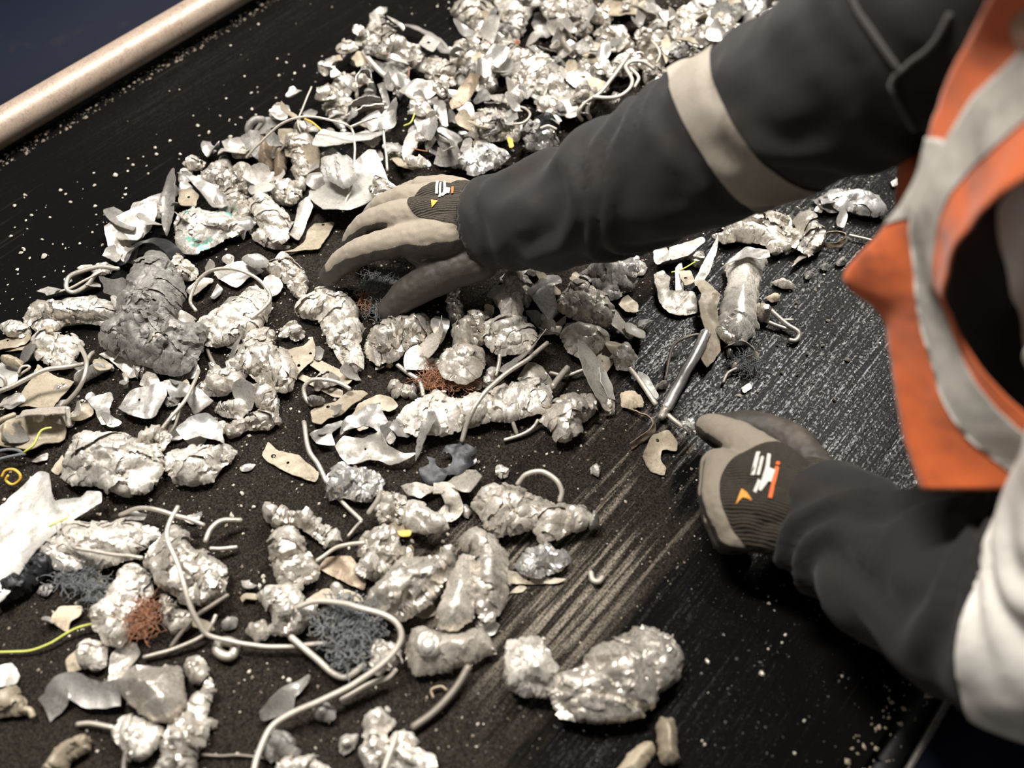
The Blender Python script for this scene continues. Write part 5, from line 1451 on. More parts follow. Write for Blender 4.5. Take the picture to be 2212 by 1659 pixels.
 ('thin_stalk', 'thick wire end standing above the large foil lump', 'wire', 'wire', 'wire', 0, 3, [(-759.3,155.7,26),(-753.5,150,20),(-747.1,144.8,14)], {}, 1094),
 ('foil_lump', 'large crumpled pale foil lump at the left, wider than the others around it', 'scrap', 'foil', 'pale', 0, 46, [(-700.8,100.2),(-717.8,118),(-727.8,134.8),(-725.3,154.9),(-710.5,160),(-702,169.7),(-676.5,182.8),(-651.9,188.2),(-637.1,183),(-621.7,166.4),(-619.2,148.5),(-634.6,130.8),(-665,118.5),(-682.7,102.5)], {'cell': 0.015, 'amp': 0.0048, 'stretch': 1.8}, 1101),
 ('crumpled_lump', 'small coiled scrap on the right shoulder of the large foil lump', 'scrap', 'foil', 'dust', 10, 26, [(-671.7,179.2),(-673,196.6),(-660.2,207.2),(-648,204.1),(-642.2,188.7),(-656.9,184)], {'cell': 0.008}, 1108),
 ('tan_scrap', 'small tan flap at the left foot of the large foil lump', 'scrap', 'sheet', 'tan', 0, 8, [(-726.3,100.7),(-732.3,119.6),(-720,114.8),(-715,101.5)], {'bend': 0.3}, 1115),
 ('twin_wire', 'wire leaning between the bent grey shard and the coiled scrap', 'wire', 'wire', 'wire', 0, 2.2, [(-701.9,284.3,10),(-684.3,268.1,22),(-667.4,245,30),(-661.6,223.4,30),(-660.6,204.8,24)], {}, 1122),
 ('twin_wire', 'thinner wire right beside the one leaning on the bent grey shard', 'wire', 'wire', 'wire', 0, 1.8, [(-667.7,236.8,30),(-660.8,227.6,26),(-656.6,218,20),(-657.4,208.1,14)], {}, 1129),
 ('holed_bracket', 'worn beige bracket with two holes lying alone on the belt', 'scrap', 'sheet', 'tan', 1, 6, [(-566.8,257.4),(-574.7,273.9),(-558.1,272.3),(-537.1,282.3),(-502.4,281.2),(-496.9,271),(-520,261.5),(-557.1,255.4)], {'bend': 0.2, 'holes': [(-0.5563, 0.2647, 0.0028), (-0.5374, 0.2686, 0.0018)]}, 1136),
 ('grit_stone', 'flat pale chip alone on the belt left of the two holed bracket', 'scrap', 'lump', 'pale', 0, 7, [(-573.1,231.9),(-569.7,240.3),(-563.6,245.4),(-561.5,239.6),(-566.9,231.3)], {'amp': 0.001}, 1143),
 ('leaning_wire', 'grey wire leaning right of the two holed bracket', 'wire', 'wire', 'wire', 0, 2.6, [(-555.6,311.1,16),(-523.3,289.4,22),(-503,283.1,20),(-481.4,275,16)], {}, 1150),
 ('bracket', 'beige bracket with holes under the index finger', 'scrap', 'sheet', 'tan', 8, 20, [(-654,364.7),(-646.3,369.6),(-641.7,377.8),(-635.2,386.2),(-638,401.1),(-625.3,393.9),(-612,378.9),(-612.1,361.7),(-612.1,350.3),(-627.1,354.8)], {'bend': 0.3, 'curl': 0.2, 'holes': [(-0.619, 0.3622, 0.0019), (-0.6343, 0.3637, 0.0023), (-0.6218, 0.3828, 0.0018)]}, 1157),
 ('brown_shard', 'thin brown leaf tucked under the shiny lump by the beige bracket', 'scrap', 'sheet', 'brown', 2, 12, [(-687.5,316.7),(-689.5,332.4),(-681,348.4),(-677.9,336.3),(-682,321.2)], {'bend': 0.4}, 1164),
 ('thin_brown_rod', "short brown twig like rod below the casting's right foot", 'wire', 'wire', 'darkwire', 0, 2.4, [(-721.9,313,5),(-708,307.1,5),(-695.7,302.9,5)], {}, 1171),
 ('paper_bit', 'tiny white chip at the foot of the long pale shard', 'scrap', 'sheet', 'white', 0, 6, [(-792,224.9),(-788.1,229.5),(-782,226),(-784.5,222.5)], {'bend': 0.4}, 1178),
 ('grey_tie', 'short grey wire end left of the grey cone', 'wire', 'wire', 'wire', 0, 2.8, [(-766.4,228.5,6),(-754,223.8,10),(-749.2,217.6,6)], {}, 1185),
 ('cable_curl', 'pale cable end curling in at the left edge above the crossing wire', 'cable', 'wire', 'palewire', 0, 2, [(-847.4,132.5,34),(-840.5,133.2,32),(-837.6,130.9,26),(-841.5,124.7,18)], {}, 1192),
 ('ring_curl', 'small curled wire ring above the large tan plate', 'wire', 'wire', 'palewire', 0, 1.5, [(-846.4,150.2,20),(-847.1,156.4,24),(-843.2,161.4,24),(-840.5,161.2,22),(-844.9,153.4,18),(-847.6,149.6,14)], {}, 1199),
 ('hose_piece', 'soft beige hose end at the left edge on the olive plate', 'cable', 'smooth', 'tan', 10, 20, [(-797.6,94.2),(-800.4,103.3),(-793.9,108.7),(-784.2,107),(-778.8,98.6),(-778.8,88.9),(-785.7,86.3)], {'amp': 0.0007}, 1206),
 ('cable_piece', 'thin tan cable end above the soft beige hose', 'cable', 'wire', 'tan', 0, 3, [(-803.3,97.4,24),(-799.5,105.5,26),(-797.3,114.1,24)], {}, 1213),
 ('thin_cable', 'thin yellow green cord lying on the olive beige plate', 'cable', 'wire', 'yellow', 0, 1.2, [(-755.3,94.2,16),(-750.5,104.5,22),(-755,116.7,26),(-755.7,123.3,26),(-755,129.7,22)], {}, 1220),
 ('thin_cable', 'upper pale blue grey cord at the left edge', 'cable', 'wire', 'fluff', 0, 1.8, [(-777.9,76.9,16),(-770.4,84.8,18),(-761.3,90.7,18),(-755.7,92.3,14)], {}, 1227),
 ('thin_cable', 'lower pale blue grey cord at the left edge', 'cable', 'wire', 'fluff', 0, 1.8, [(-770.1,70.8,14),(-764.4,78.7,16),(-758.8,85.7,16),(-754.1,93.6,14)], {}, 1234),
 ('pointed_shard', 'grey pointed blade between the cords and the large foil lump', 'scrap', 'sheet', 'palesheet', 2, 10, [(-750.5,93.5),(-749.3,102.5),(-746.2,111.5),(-738.7,105),(-742.8,96.8)], {'bend': 0.4}, 1241),
 ('coil_spring', 'small yellowish coil of cable at the left edge beside the white sheet', 'wire', 'wire', 'amber', 0, 1.6, [(-747.6,61.6,16),(-747.3,68,20),(-740.4,73.8,22),(-732.3,74.4,20),(-730.2,70,16),(-734.9,63,12),(-742,61.6,14),(-742.3,66.1,18)], {}, 1248),
 ('orange_tuft', 'tuft of rusty orange fibre under the small grey lump in the centre', 'fibre', 'tuft', 'rag', 0, 14, [(-497.6,429.7),(-501.5,437.7),(-502.4,456.8),(-502.8,465),(-493.1,467.5),(-484.3,457.8),(-466,471.6),(-449.9,480.3),(-448.6,470.2),(-463.3,457.9),(-480.5,440.7),(-488.4,431.3)], {}, 1255),
 ('rust_fibre', 'small rusty fibre tuft between the thumb and the index finger', 'fibre', 'tuft', 'rag', 4, 10, [(-643.6,481.4),(-636.5,487.4),(-616.3,485.3),(-614,477.8),(-629,474.6)], {'n': 90}, 1262),
 ('dark_fibre', 'dark tangle of fibre held under the gloved hand', 'fibre', 'tuft', 'fluff', 2, 22, [(-651.9,495.6),(-648,518.3),(-637.7,540.2),(-620.3,554.7),(-616.8,534.6),(-615.8,506.6),(-607.4,482.1),(-591.3,470.8),(-603,467.2),(-624.8,473.7)], {'n': 260}, 1269),
 ('crumpled_bar', 'thick crumpled bar just in front of the gloved thumb', 'scrap', 'foil', 'alu', 0, 38, [(-582.4,429.6),(-591.7,448.5),(-585.8,466.1),(-573.7,484.7),(-565.4,507.6),(-547.8,510),(-537.8,499.6),(-535.4,480.7),(-539.8,459.3),(-541,435.1),(-549.9,419.2),(-564.1,418.7)], {'cell': 0.013, 'stretch': 2.0}, 1276),
 ('crumpled_bar', 'long lumpy pale bar left of the gloved thumb', 'scrap', 'lump', 'pale', 0, 36, [(-684.9,423.6),(-685.7,452),(-677.9,464.9),(-654.9,468.2),(-626.4,460.7),(-617.1,449.4),(-593.8,438.8),(-588.5,428.4),(-568.8,418.7),(-559,403.9),(-566.9,391.7),(-584.3,394.2),(-617.7,406.9),(-641.2,417.1),(-657,422.2),(-673,415)], {'cell': 0.014, 'amp': 0.004}, 1283),
 ('twisted_strip', 'twisted strip of sheet right of the thick bar by the thumb', 'scrap', 'ribbon', 'alu', 0, 0, [(-509.1,446.4,12),(-520.5,456.7,18),(-518,470.2,24),(-524.1,490.3,28),(-524.2,498.7,34)], {'w': 34.0, 'lean': 0.35, 'twist': 0.8}, 1290),
 ('metal_block', 'squared pale block on top of the centre lump', 'scrap', 'smooth', 'pale', 30, 26, [(-498.5,567.2),(-479.5,589.2),(-460.1,571.9),(-457.2,559.4),(-476.4,549.3)], {'amp': 0.0016}, 1297),
 ('centre_lump', "large pale centre lump below the sleeve's cuff", 'scrap', 'lump', 'pale', 6, 44, [(-493.5,536.1),(-483.3,557.3),(-462.5,571.7),(-444.9,564.8),(-428.2,552.3),(-430.6,535.8),(-441.3,524),(-456.1,514.4),(-474.3,516.7)], {'cell': 0.016}, 1304),
 ('centre_lump', 'rounded silver lump left of the large pale centre lump', 'scrap', 'lump', 'alu', 2, 38, [(-517.3,508.6),(-518.9,532.1),(-507.9,549.8),(-491.3,539.4),(-480.8,521.3),(-485.6,499.8),(-496.4,490.7)], {'cell': 0.014}, 1311),
 ('grey_lump', 'small dusty grey lump above the orange fibre tuft', 'scrap', 'lump', 'dust', 12, 28, [(-498.3,469.7),(-489.5,488.6),(-468.2,506.9),(-457.1,498.4),(-446.5,479.2),(-451.9,459.4),(-478.1,450)], {'cell': 0.02}, 1318),
 ('foil_stub', 'shiny upright foil stub beside the gloved thumb', 'scrap', 'foil', 'bright', 2, 40, [(-560.4,548.4),(-553.7,560.3),(-520.8,534.9),(-530.5,520.7)], {'cell': 0.007}, 1325),
 ('folded_scrap', 'folded grey scrap above the twisted strip', 'scrap', 'sheet', 'grey', 10, 24, [(-533.2,491.4),(-542.8,509.9),(-531.3,520.1),(-517.9,506.6),(-515.4,487.9)], {'bend': 1.1, 'curl': 0.8}, 1332),
 ('ribbon_bundle', 'narrow folded strip beside the long leaning wire in the centre', 'scrap', 'ribbon', 'grey', 0, 0, [(-434.4,500.8,16),(-428.4,522.2,24),(-426.1,546.8,30),(-425.9,563.2,34)], {'w': 22.0, 'lean': 0.6, 'twist': 0.3}, 1339),
 ('crumpled_lump', 'rounded dusty lump on top of the right cluster', 'scrap', 'lump', 'dust', 14, 40, [(-446.6,617.6),(-450.1,639.7),(-444.8,656.8),(-426.3,659.6),(-401.9,655),(-383.7,645.6),(-377.1,627.1),(-388,612.1),(-412.7,606.3),(-430.8,606.3)], {'cell': 0.013}, 1346),
 ('rounded_lump', 'smooth rounded grey lump under the rounded dusty lump', 'scrap', 'lump', 'dust', 0, 40, [(-415.9,585.5),(-421.8,604.6),(-410.8,619.9),(-383.1,625),(-369.1,615.8),(-369.4,595),(-376.2,577.8),(-395.2,573.5)], {'cell': 0.03, 'amp': 0.0016}, 1353),
 ('angular_shard', 'angular shard right of the rounded dusty lump', 'scrap', 'sheet', 'alu', 8, 30, [(-397.4,650.1),(-386.2,653.3),(-366.2,651.1),(-351.2,639.6),(-350.2,631.6),(-366.6,629.8),(-384.4,629.8)], {'bend': 0.8, 'curl': 0.4}, 1360),
 ('bent_cup', 'bent grey cup shaped sheet under the sleeve', 'scrap', 'sheet', 'grey', 12, 28, [(-472.6,595.4),(-486.8,621.4),(-483.3,643.6),(-470.2,648.7),(-453.4,633.4),(-457.6,620.4),(-439.9,610.4),(-438.4,593.4),(-455.3,591.4)], {'bend': 1.1, 'curl': 0.9}, 1367),
 ('coiled_lump', "coiled dusty lump just below the sleeve's cuff", 'scrap', 'foil', 'dust', 8, 34, [(-515.8,601.4),(-515.4,615.3),(-501,624.1),(-479.4,612.8),(-469.9,592.6),(-483.1,590.9),(-500.5,588.9)], {'cell': 0.011}, 1374),
 ('dark_lump', 'dark rounded lump in the shade under the sleeve', 'scrap', 'lump', 'dark', 0, 44, [(-456.9,673.5),(-455,698.8),(-443.5,711.8),(-421.1,720),(-401,713.9),(-395.1,693.1),(-404.8,666),(-430.7,672.9)], {'cell': 0.022}, 1381),
 ('bright_foil', 'bright foil corner beside the dark rounded lump', 'scrap', 'foil', 'bright', 20, 20, [(-429.2,713.4),(-421,724.3),(-410.5,726.4),(-395.9,705.5),(-404.8,702)], {'cell': 0.008}, 1388),
 ('leaf_shard', 'leaf shaped beige shard at the right of the dark rounded lump', 'scrap', 'sheet', 'tan', 3, 16, [(-397.6,673.4),(-396.5,690.8),(-382,690.3),(-371.2,679.8),(-382,667.7)], {'bend': 0.6, 'curl': 0.5}, 1395),
 ('dark_shard', 'dark shard between the centre lump and the bent cup', 'scrap', 'sheet', 'dark', 6, 18, [(-471.6,588.6),(-458.9,596.2),(-431.7,588.4),(-434.3,580.2),(-457.1,582.4)], {'bend': 0.7}, 1402),
 ('fin_shard', 'small fin shaped shard left of the smooth rounded lump', 'scrap', 'sheet', 'dust', 2, 22, [(-431.6,585.5),(-433.4,605.3),(-435.9,621.7),(-425.6,605.7),(-419,584.1)], {'bend': 0.6}, 1409),
 ('cone_shard', 'long tapering shard hanging down from the smooth rounded lump', 'scrap', 'ribbon', 'palesheet', 0, 0, [(-385.4,582.6,34),(-364,569,34),(-343.1,557.9,26),(-326.8,548.7,18),(-310.1,540.2,10)], {'w': [10, 34, 42, 34, 16], 'lean': 0.45}, 1416),
 ('cone_shard', 'thin bright blade beside the long tapering shard', 'scrap', 'ribbon', 'white', 0, 0, [(-349.1,575.3,20),(-333,562.7,18),(-318,553.4,12)], {'w': [8, 20, 12], 'lean': 0.5}, 1423),
 ('crushed_scrap', 'small crushed tip at the lower end of the tapering shard', 'scrap', 'foil', 'alu', 0, 14, [(-322.6,545.9),(-322.3,557),(-309.4,548.8),(-308.3,541),(-312.3,535)], {'cell': 0.006}, 1430),
 ('long_wire', 'long grey wire leaning across the long pale crushed bar', 'wire', 'wire', 'wire', 0, 2.8, [(-407.5,548.2,44),(-408.7,517,46),(-414.7,484.5,46),(-414.5,455.9,48),(-412,430.2,44),(-409.2,412.5,30),(-405.8,401.9,20)], {}, 1437),
 ('short_wire', 'short vertical wire stub below the large pale centre lump', 'wire', 'wire', 'wire', 0, 2.4, [(-448.6,514.9,20),(-444.1,508.2,16),(-438.5,496.1,10)], {}, 1444),
 ('crushed_bar', 'long pale crushed bar in the centre of the belt', 'scrap', 'foil', 'pale', 2, 36, [(-481.8,371.4),(-487.1,393.9),(-481.4,417.6),(-464.7,439.8),(-448.4,444.7),(-431.7,464.6),(-418.8,489.1),(-401.7,509),(-381.8,522.8),(-365.6,505.8),(-364.7,490.5),(-386.7,458.8),(-407.3,436.4),(-420.1,420.4),(-419.9,410.2),(-435.1,392.3),(-447.7,376.6),(-472.4,368.8)], {'cell': 0.02, 'stretch': 3.2, 'amp': 0.005}, 1451),
 ('crushed_loop', 'folded loop shaped end piece at the right of the long crushed bar', 'scrap', 'lump', 'alu', 2, 34, [(-362.8,477.5),(-365.1,491),(-365,507.2),(-354.7,527.3),(-341.5,538.2),(-328.2,535.3),(-322.3,521.5),(-323.9,506.9),(-318,493.7),(-322.2,474.7),(-331,469.9),(-344.7,479.1)], {'cell': 0.018, 'amp': 0.005}, 1458),
 ('crumpled_lump', 'dull sheet behind the right half of the long crushed bar', 'scrap', 'sheet', 'dust', 0, 22, [(-421.3,511),(-423,535.2),(-409.4,543.7),(-390.1,537.1),(-386.3,529),(-406.4,515)], {'bend': 0.7}, 1465),
 ('crumpled_lump', 'small pale crumple between the orange tuft and the leaning wire', 'scrap', 'foil', 'pale', 0, 16, [(-450.8,484.8),(-451.8,498.1),(-442.3,503.2),(-432.5,494.5),(-435,481.2),(-443.1,477.2)], {'cell': 0.008}, 1472),
 ('nail', 'thick nail like rod behind the right end of the long crushed bar', 'wire', 'wire', 'wire', 0, 4, [(-375.9,519.5,20),(-378.7,535.7,18),(-381.5,554.1,14)], {}, 1479),
 ('wire_stub', 'short wire stub sticking out below the long crushed bar', 'wire', 'wire', 'wire', 0, 2.4, [(-389.3,462,16),(-381.3,457.6,12),(-373.8,454,5)], {}, 1486),
 ('bent_wire', 'bent wire curving below the folded loop shaped end', 'wire', 'wire', 'wire', 0, 2.2, [(-378.2,439.5,4),(-365.7,460,6),(-362.8,471.2,8),(-363.5,479.1,12)], {}, 1493),
 ('thin_wire', 'thin wire lying between the nail and the tapering shard', 'wire', 'wire', 'wire', 0, 2.2, [(-395,539.9,8),(-378.9,547.8,8),(-369.9,561.9,10),(-362.4,572,12)], {}, 1500),
 ('stick_wire', 'grey wire running down into the orange fibre tuft', 'wire', 'wire', 'wire', 0, 2.8, [(-537.3,437.1,6),(-518.8,435.8,8),(-502.3,436.1,8),(-491.7,430.1,6),(-485.3,424.7,5)], {}, 1507),
 ('metal_cone', 'small dull metal cone left of the orange tuft', 'scrap', 'smooth', 'dust', 0, 16, [(-524.2,406.1),(-526.6,418.6),(-513.9,423),(-504.7,405.8),(-509.2,400.6)], {'cell': 0.007, 'amp': 0.0014}, 1514),
 ('dull_cube', 'dull chunk between the small metal cone and the bolt', 'scrap', 'smooth', 'dust', 0, 14, [(-508.4,409.6),(-513.3,422.2),(-503.8,427.4),(-496.3,416.9),(-500.5,408.8)], {'cell': 0.009, 'amp': 0.0018}, 1521),
 ('flat_bar', 'upper of two flat beige bars beside the beige bracket', 'scrap', 'sheet', 'tan', 6, 8, [(-617.1,381.2),(-613.7,384),(-561.9,393),(-559.7,378),(-611,371.8)], {'bend': 0.08, 'dent': 0.3}, 1528),
 ('flat_bar', 'lower of two flat beige bars beside the beige bracket', 'scrap', 'sheet', 'tan', 1, 6, [(-616.3,358.7),(-561.3,373.7),(-555.8,365.8),(-562.7,360.5),(-610.9,352.4)], {'bend': 0.08, 'dent': 0.3}, 1535),
 ('looped_wire', 'wire loop bent round the ends of the flat beige bars', 'wire', 'wire', 'wire', 0, 2.6, [(-548.7,374.5,16),(-560.1,370.9,20),(-572.8,364.5,22),(-587.1,355.3,20),(-590.3,344.4,14),(-582.1,337.4,9),(-569.3,335.4,7)], {}, 1542),
 ('beige_plate', 'beige bent plate with one hole left of the long crushed bar', 'scrap', 'sheet', 'tan', 4, 18, [(-566,329.8),(-564.5,342.4),(-554.4,356.4),(-552.5,373.8),(-539.6,385.2),(-530.6,384),(-533.5,359.8),(-532.6,347.1),(-542.7,333.3),(-542,323.3),(-552.8,319.6)], {'bend': 0.5, 'curl': 0.2, 'holes': [(-0.5557, 0.3458, 0.0022)]}, 1549),
 ('tan_shard', 'tan curved blade touching the left end of the long crushed bar', 'scrap', 'sheet', 'tan', 6, 14, [(-526,354.9),(-529.6,368),(-521.2,388.7),(-506.2,398.5),(-496.1,396.1),(-497.6,384.1),(-514.7,372.4),(-520.8,359.3)], {'bend': 0.4, 'curl': 0.3}, 1556),
 ('grey_curl', 'grey curled sheet in front of the tan curved blade', 'scrap', 'sheet', 'grey', 6, 22, [(-518.5,326.9),(-526.6,348.9),(-519.3,363.1),(-509.6,379.8),(-484.2,371.2),(-465.2,361.1),(-467.9,353.8),(-494.6,357.3),(-506.5,352.6),(-513.6,336.1)], {'bend': 0.9, 'curl': 0.8}, 1563),
 ('grey_fragment', "grey bent fragment right of the leaning wire's top", 'scrap', 'sheet', 'grey', 2, 20, [(-547.2,309.5),(-541.5,324.8),(-531.7,343.5),(-524.6,344.2),(-526.4,324.3),(-512.1,315.6),(-526.3,301.1)], {'bend': 0.9, 'curl': 0.6}, 1570),
 ('ragged_sheet', 'ragged pale sheet with one small hole in front of the long crushed bar', 'scrap', 'sheet', 'palesheet', 2, 18, [(-510,312.9),(-510.8,327.6),(-492.6,337.7),(-481.3,354.9),(-463.6,346.6),(-444.4,352.5),(-434,361.2),(-436.6,349),(-450.4,334.9),(-469.7,326.4),(-487.3,309.1),(-499.2,309.2)], {'bend': 0.7, 'curl': 0.8, 'holes': [(-0.484, 0.3326, 0.0012)]}, 1577),
 ('grey_strip', 'grey strip leaning on the front of the long crushed bar', 'scrap', 'sheet', 'grey', 2, 30, [(-445.3,373.3),(-456.6,400.2),(-445.9,404),(-437.8,397.6),(-437.8,384.8),(-434.8,366.9),(-434.5,357)], {'bend': 0.4, 'curl': 0.4, 'tilt': 1.3}, 1584),
 ('tan_bit', 'tiny tan bit under the grey curled sheet', 'scrap', 'sheet', 'tan', 6, 10, [(-513.1,346.5),(-509.6,357.3),(-500,354.8),(-506.2,344.4)], {'bend': 0.3}, 1591),
 ('pebble', 'single brown pebble right of the long lumpy pale bar', 'scrap', 'lump', 'stone', 0, 9, [(-548.5,430.7),(-548.9,436.1),(-543.6,436.3),(-541.4,430.9),(-544.4,428.4)], {'cell': 0.007, 'amp': 0.0014}, 1598),
 ('torn_sheet', "crumpled dusty sheet below the upper arm, right of the sleeve's underside", 'scrap', 'foil', 'dust', 2, 24, [(-360.1,848.8),(-349.3,886),(-329.6,913.3),(-314,929.9),(-301.2,912.1),(-301.7,894.1),(-284.8,880.6),(-294.4,859),(-311.5,865.2),(-329.1,857.3),(-349.8,846.9)], {'cell': 0.015}, 1605),
 ('crumpled_lump', 'twisted silver lump right of the crumpled dusty sheet', 'scrap', 'foil', 'alu', 2, 30, [(-306,921.9),(-298,946.6),(-283.2,941),(-263.5,925.8),(-255.8,904.6),(-258.5,882),(-274,882.5),(-286.6,882.3),(-284.7,904.6)], {'cell': 0.012}, 1612),
 ('small_shard', 'narrow dull shard below the twisted silver lump', 'scrap', 'sheet', 'dust', 1, 12, [(-267.5,854.3),(-272.2,880.8),(-267.3,895.1),(-261.6,893.7),(-263.9,874.1),(-266.6,860.1)], {'bend': 0.7}, 1619),
 ('ribbon_loop', 'flat band looped in an oval right of the twisted silver lump', 'scrap', 'ribbon', 'brown', 0, 0, [(-263.7,918.5,8),(-263.5,927.6,12),(-256,936.6,14),(-243.5,941.7,14),(-238,936.7,12),(-242,926,9),(-251.9,917.5,7),(-258.8,914.7,6)], {'w': 7.0, 'lean': 0.7}, 1626),
 ('thin_wire', 'thin wire between the oval band and the orange vest', 'wire', 'wire', 'wire', 0, 1.6, [(-240.2,952.1,6),(-225.9,957.8,6),(-214.8,962.8,5)], {}, 1633),
 ('sheet_fold', 'small folded pale sheet just under the sleeve, top of the shard cluster', 'scrap', 'sheet', 'palesheet', 14, 14, [(-410.8,761.5),(-403.2,780.5),(-384.2,760.3),(-394.6,745)], {'bend': 0.6}, 1640),
 ('long_shard', 'long blade pointing right at the top of the shard cluster', 'scrap', 'sheet', 'dust', 18, 16, [(-397.1,777.2),(-374,814.3),(-366.8,809.3),(-370.8,779),(-382.4,759.3)], {'bend': 0.35}, 1647),
 ('bent_channel', 'bent L shaped sheet at the left of the shard cluster', 'scrap', 'sheet', 'dust', 2, 24, [(-392.2,739.9),(-386.4,751.4),(-371.6,744),(-360.6,724.1),(-335.9,743.8),(-318.3,724.8),(-331.5,704.5),(-344,700.2),(-360.8,704.9),(-376.3,720.6)], {'bend': 0.4, 'curl': 0.5}, 1654),
 ('leaf_shard', 'upright leaf shaped blade in the middle of the shard cluster', 'scrap', 'sheet', 'grey', 10, 30, [(-344.8,754.3),(-350.1,789.2),(-353.1,810.9),(-344.7,800.4),(-335.8,774.9),(-335,752.9)], {'bend': 0.3, 'tilt': 1.9}, 1661),
 ('holed_square', 'small square plate with one hole inside the shard cluster', 'scrap', 'sheet', 'tan', 16, 14, [(-366.3,753.1),(-356.3,763.1),(-341.9,750.8),(-346.6,737.3)], {'bend': 0.3, 'holes': [(-0.3538, 0.7495, 0.0022)]}, 1668),
 ('star_shard', 'large star like beige blade left of the flattened bright can', 'scrap', 'sheet', 'tan', 6, 34, [(-341.6,750.1),(-334.4,759.4),(-305.1,748.9),(-299,732.2),(-285.7,718.9),(-264.2,692.2),(-260.8,657.6),(-272.9,661.7),(-286.5,694.2),(-305.2,708.7),(-318.5,722.1),(-323.7,736.5)], {'bend': 0.7, 'curl': 0.3}, 1675),
 ('thin_strip', 'narrow upright strip behind the small square plate', 'scrap', 'sheet', 'grey', 8, 18, [(-373.6,756.9),(-373.5,771.8),(-343.9,731.5),(-352.4,727.6)], {'bend': 0.4}, 1682),
 ('green_strand', 'thin green strand across the shard cluster', 'wire', 'wire', 'yellow', 0, 0.9, [(-374.6,750.9,12),(-366,760.6,16),(-361.6,781.5,14)], {}, 1689),
 ('crumpled_bit', 'small silver crumple at the right of the long blade', 'scrap', 'foil', 'alu', 0, 18, [(-376,790.7),(-374.5,805.6),(-358.4,798.6),(-358.6,785.1)], {'cell': 0.007}, 1696),
 ('smooth_tube', 'straight bright aluminium tube leaning on the star like blade', 'tube', 'wire', 'bright', 0, 6.6, [(-286.1,688.5,26),(-279.6,660.1,22),(-274.6,632.1,17),(-270,605.4,11),(-265.5,584.6,8)], {}, 1703),
 ('crimped_tip', 'crimped dull tip at the lower end of the bright tube', '', 'wire', 'alu', 0, 5, [(-265.8,584.9,8),(-264.6,576.8,7),(-263.3,571.2,7)], {'parent': 'smooth_tube'}, 1710),
 ('curved_wire', 'dark wire curving out left of the bright tube', 'wire', 'wire', 'darkwire', 0, 2, [(-282.4,691,18),(-293.3,684.3,20),(-300.3,672.5,20),(-306.8,657.9,16),(-302.1,641.5,10),(-289.3,617.1,5)], {}, 1717),
 ('strip_wire', 'thick wire running to the foot of the bright tube', 'wire', 'wire', 'wire', 0, 3.2, [(-333.1,603.2,8),(-315.3,598.2,8),(-296.4,589.8,7),(-278.3,582.4,6)], {}, 1724),
 ('white_strip', "white strip lying by the thick wire at the tube's foot", 'scrap', 'sheet', 'white', 3, 10, [(-319.8,606.1),(-307.5,608.5),(-282.7,595.1),(-282,587.4),(-297.3,591.2),(-311.5,596.1)], {'bend': 0.4}, 1731),
 ('stub_block', 'small dull block touching the left side of the bright tube', 'scrap', 'smooth', 'dust', 0, 12, [(-296.2,604.8),(-287.3,616.4),(-282.3,610.8),(-290.5,599.7)], {'cell': 0.007, 'amp': 0.0012}, 1738),
 ('crumpled_nub', 'pale rounded nub right of the beige plate with two small holes', 'scrap', 'lump', 'pale', 0, 26, [(-351,600),(-358.2,620.3),(-355.4,628.5),(-347.2,629.4),(-330.5,617.2),(-324.9,604.6),(-331.1,595.2),(-341.1,591.1)], {'cell': 0.014}, 1745),
 ('beige_strip', 'beige strip plate with two small holes behind the tapering shard', 'scrap', 'sheet', 'tan', 6, 22, [(-371.9,589.4),(-368.4,612.8),(-358.5,615.9),(-347.5,596),(-344.6,575.1),(-351.3,572.3)], {'bend': 0.25, 'holes': [(-0.3647, 0.599, 0.0012), (-0.3593, 0.5904, 0.0009)]}, 1752),
 ('tan_flake', 'beige ragged flake with one hole left of the left glove', 'scrap', 'sheet', 'tan', 1, 18, [(-251.8,552.9),(-246.5,560),(-231.7,556.8),(-226.1,548.6),(-239.1,537.7),(-234.6,528.9),(-222.9,523.6),(-219.6,514),(-234.8,510.1),(-249.3,517.1),(-254,531.4),(-255.9,544.3)], {'bend': 0.4, 'curl': 0.3, 'holes': [(-0.2489, 0.5429, 0.002)]}, 1759),
 ('brown_strip', "thin brown strip bent like a hook left of the tube's foot", 'scrap', 'ribbon', 'brown', 0, 0, [(-299.1,558.3,6),(-282.7,561.6,8),(-268.2,561.3,10),(-260,550.3,10),(-263.7,536.7,7),(-267,520.1,5)], {'w': 8.0, 'lean': 0.7}, 1766),
 ('brown_chip', "brown flat chip left of the tube's foot", 'scrap', 'lump', 'stone', 0, 14, [(-317.7,571.4),(-309,580.6),(-296.1,581.1),(-287.7,572.3),(-295.8,562.3),(-306.2,556.3)], {'cell': 0.02, 'amp': 0.0012}, 1773),
 ('held_wire', "wire running from the tube's foot into the left glove", 'wire', 'wire', 'wire', 0, 2.8, [(-259.5,579.3,6),(-245,575.5,9),(-229.5,572.4,14),(-218.1,571.7,20)], {}, 1780),
 ('held_foil', 'glinting foil bit at the thumb of the left glove', 'scrap', 'foil', 'bright', 12, 14, [(-239,573.2),(-231.2,582.5),(-223.7,580.9),(-219.7,571.3),(-225.9,568.7)], {'cell': 0.006}, 1787),
 ('crumpled_lump', 'dusty knob right behind the flattened bright can', 'scrap', 'lump', 'dust', 0, 22, [(-267.1,774.6),(-263.3,784),(-249.7,776.6),(-245.7,767.6),(-249.8,758.7),(-257.5,761.5)], {'cell': 0.008}, 1794),
 ('hook_wire', 'hooked wire right of the flattened bright can', 'wire', 'wire', 'wire', 0, 3, [(-250.8,779.6,8),(-236.2,775.7,8),(-223.2,773.4,8),(-211.1,772.9,8),(-206.6,769.7,6),(-206.4,761.3,5),(-211.8,758.4,4)], {}, 1801),
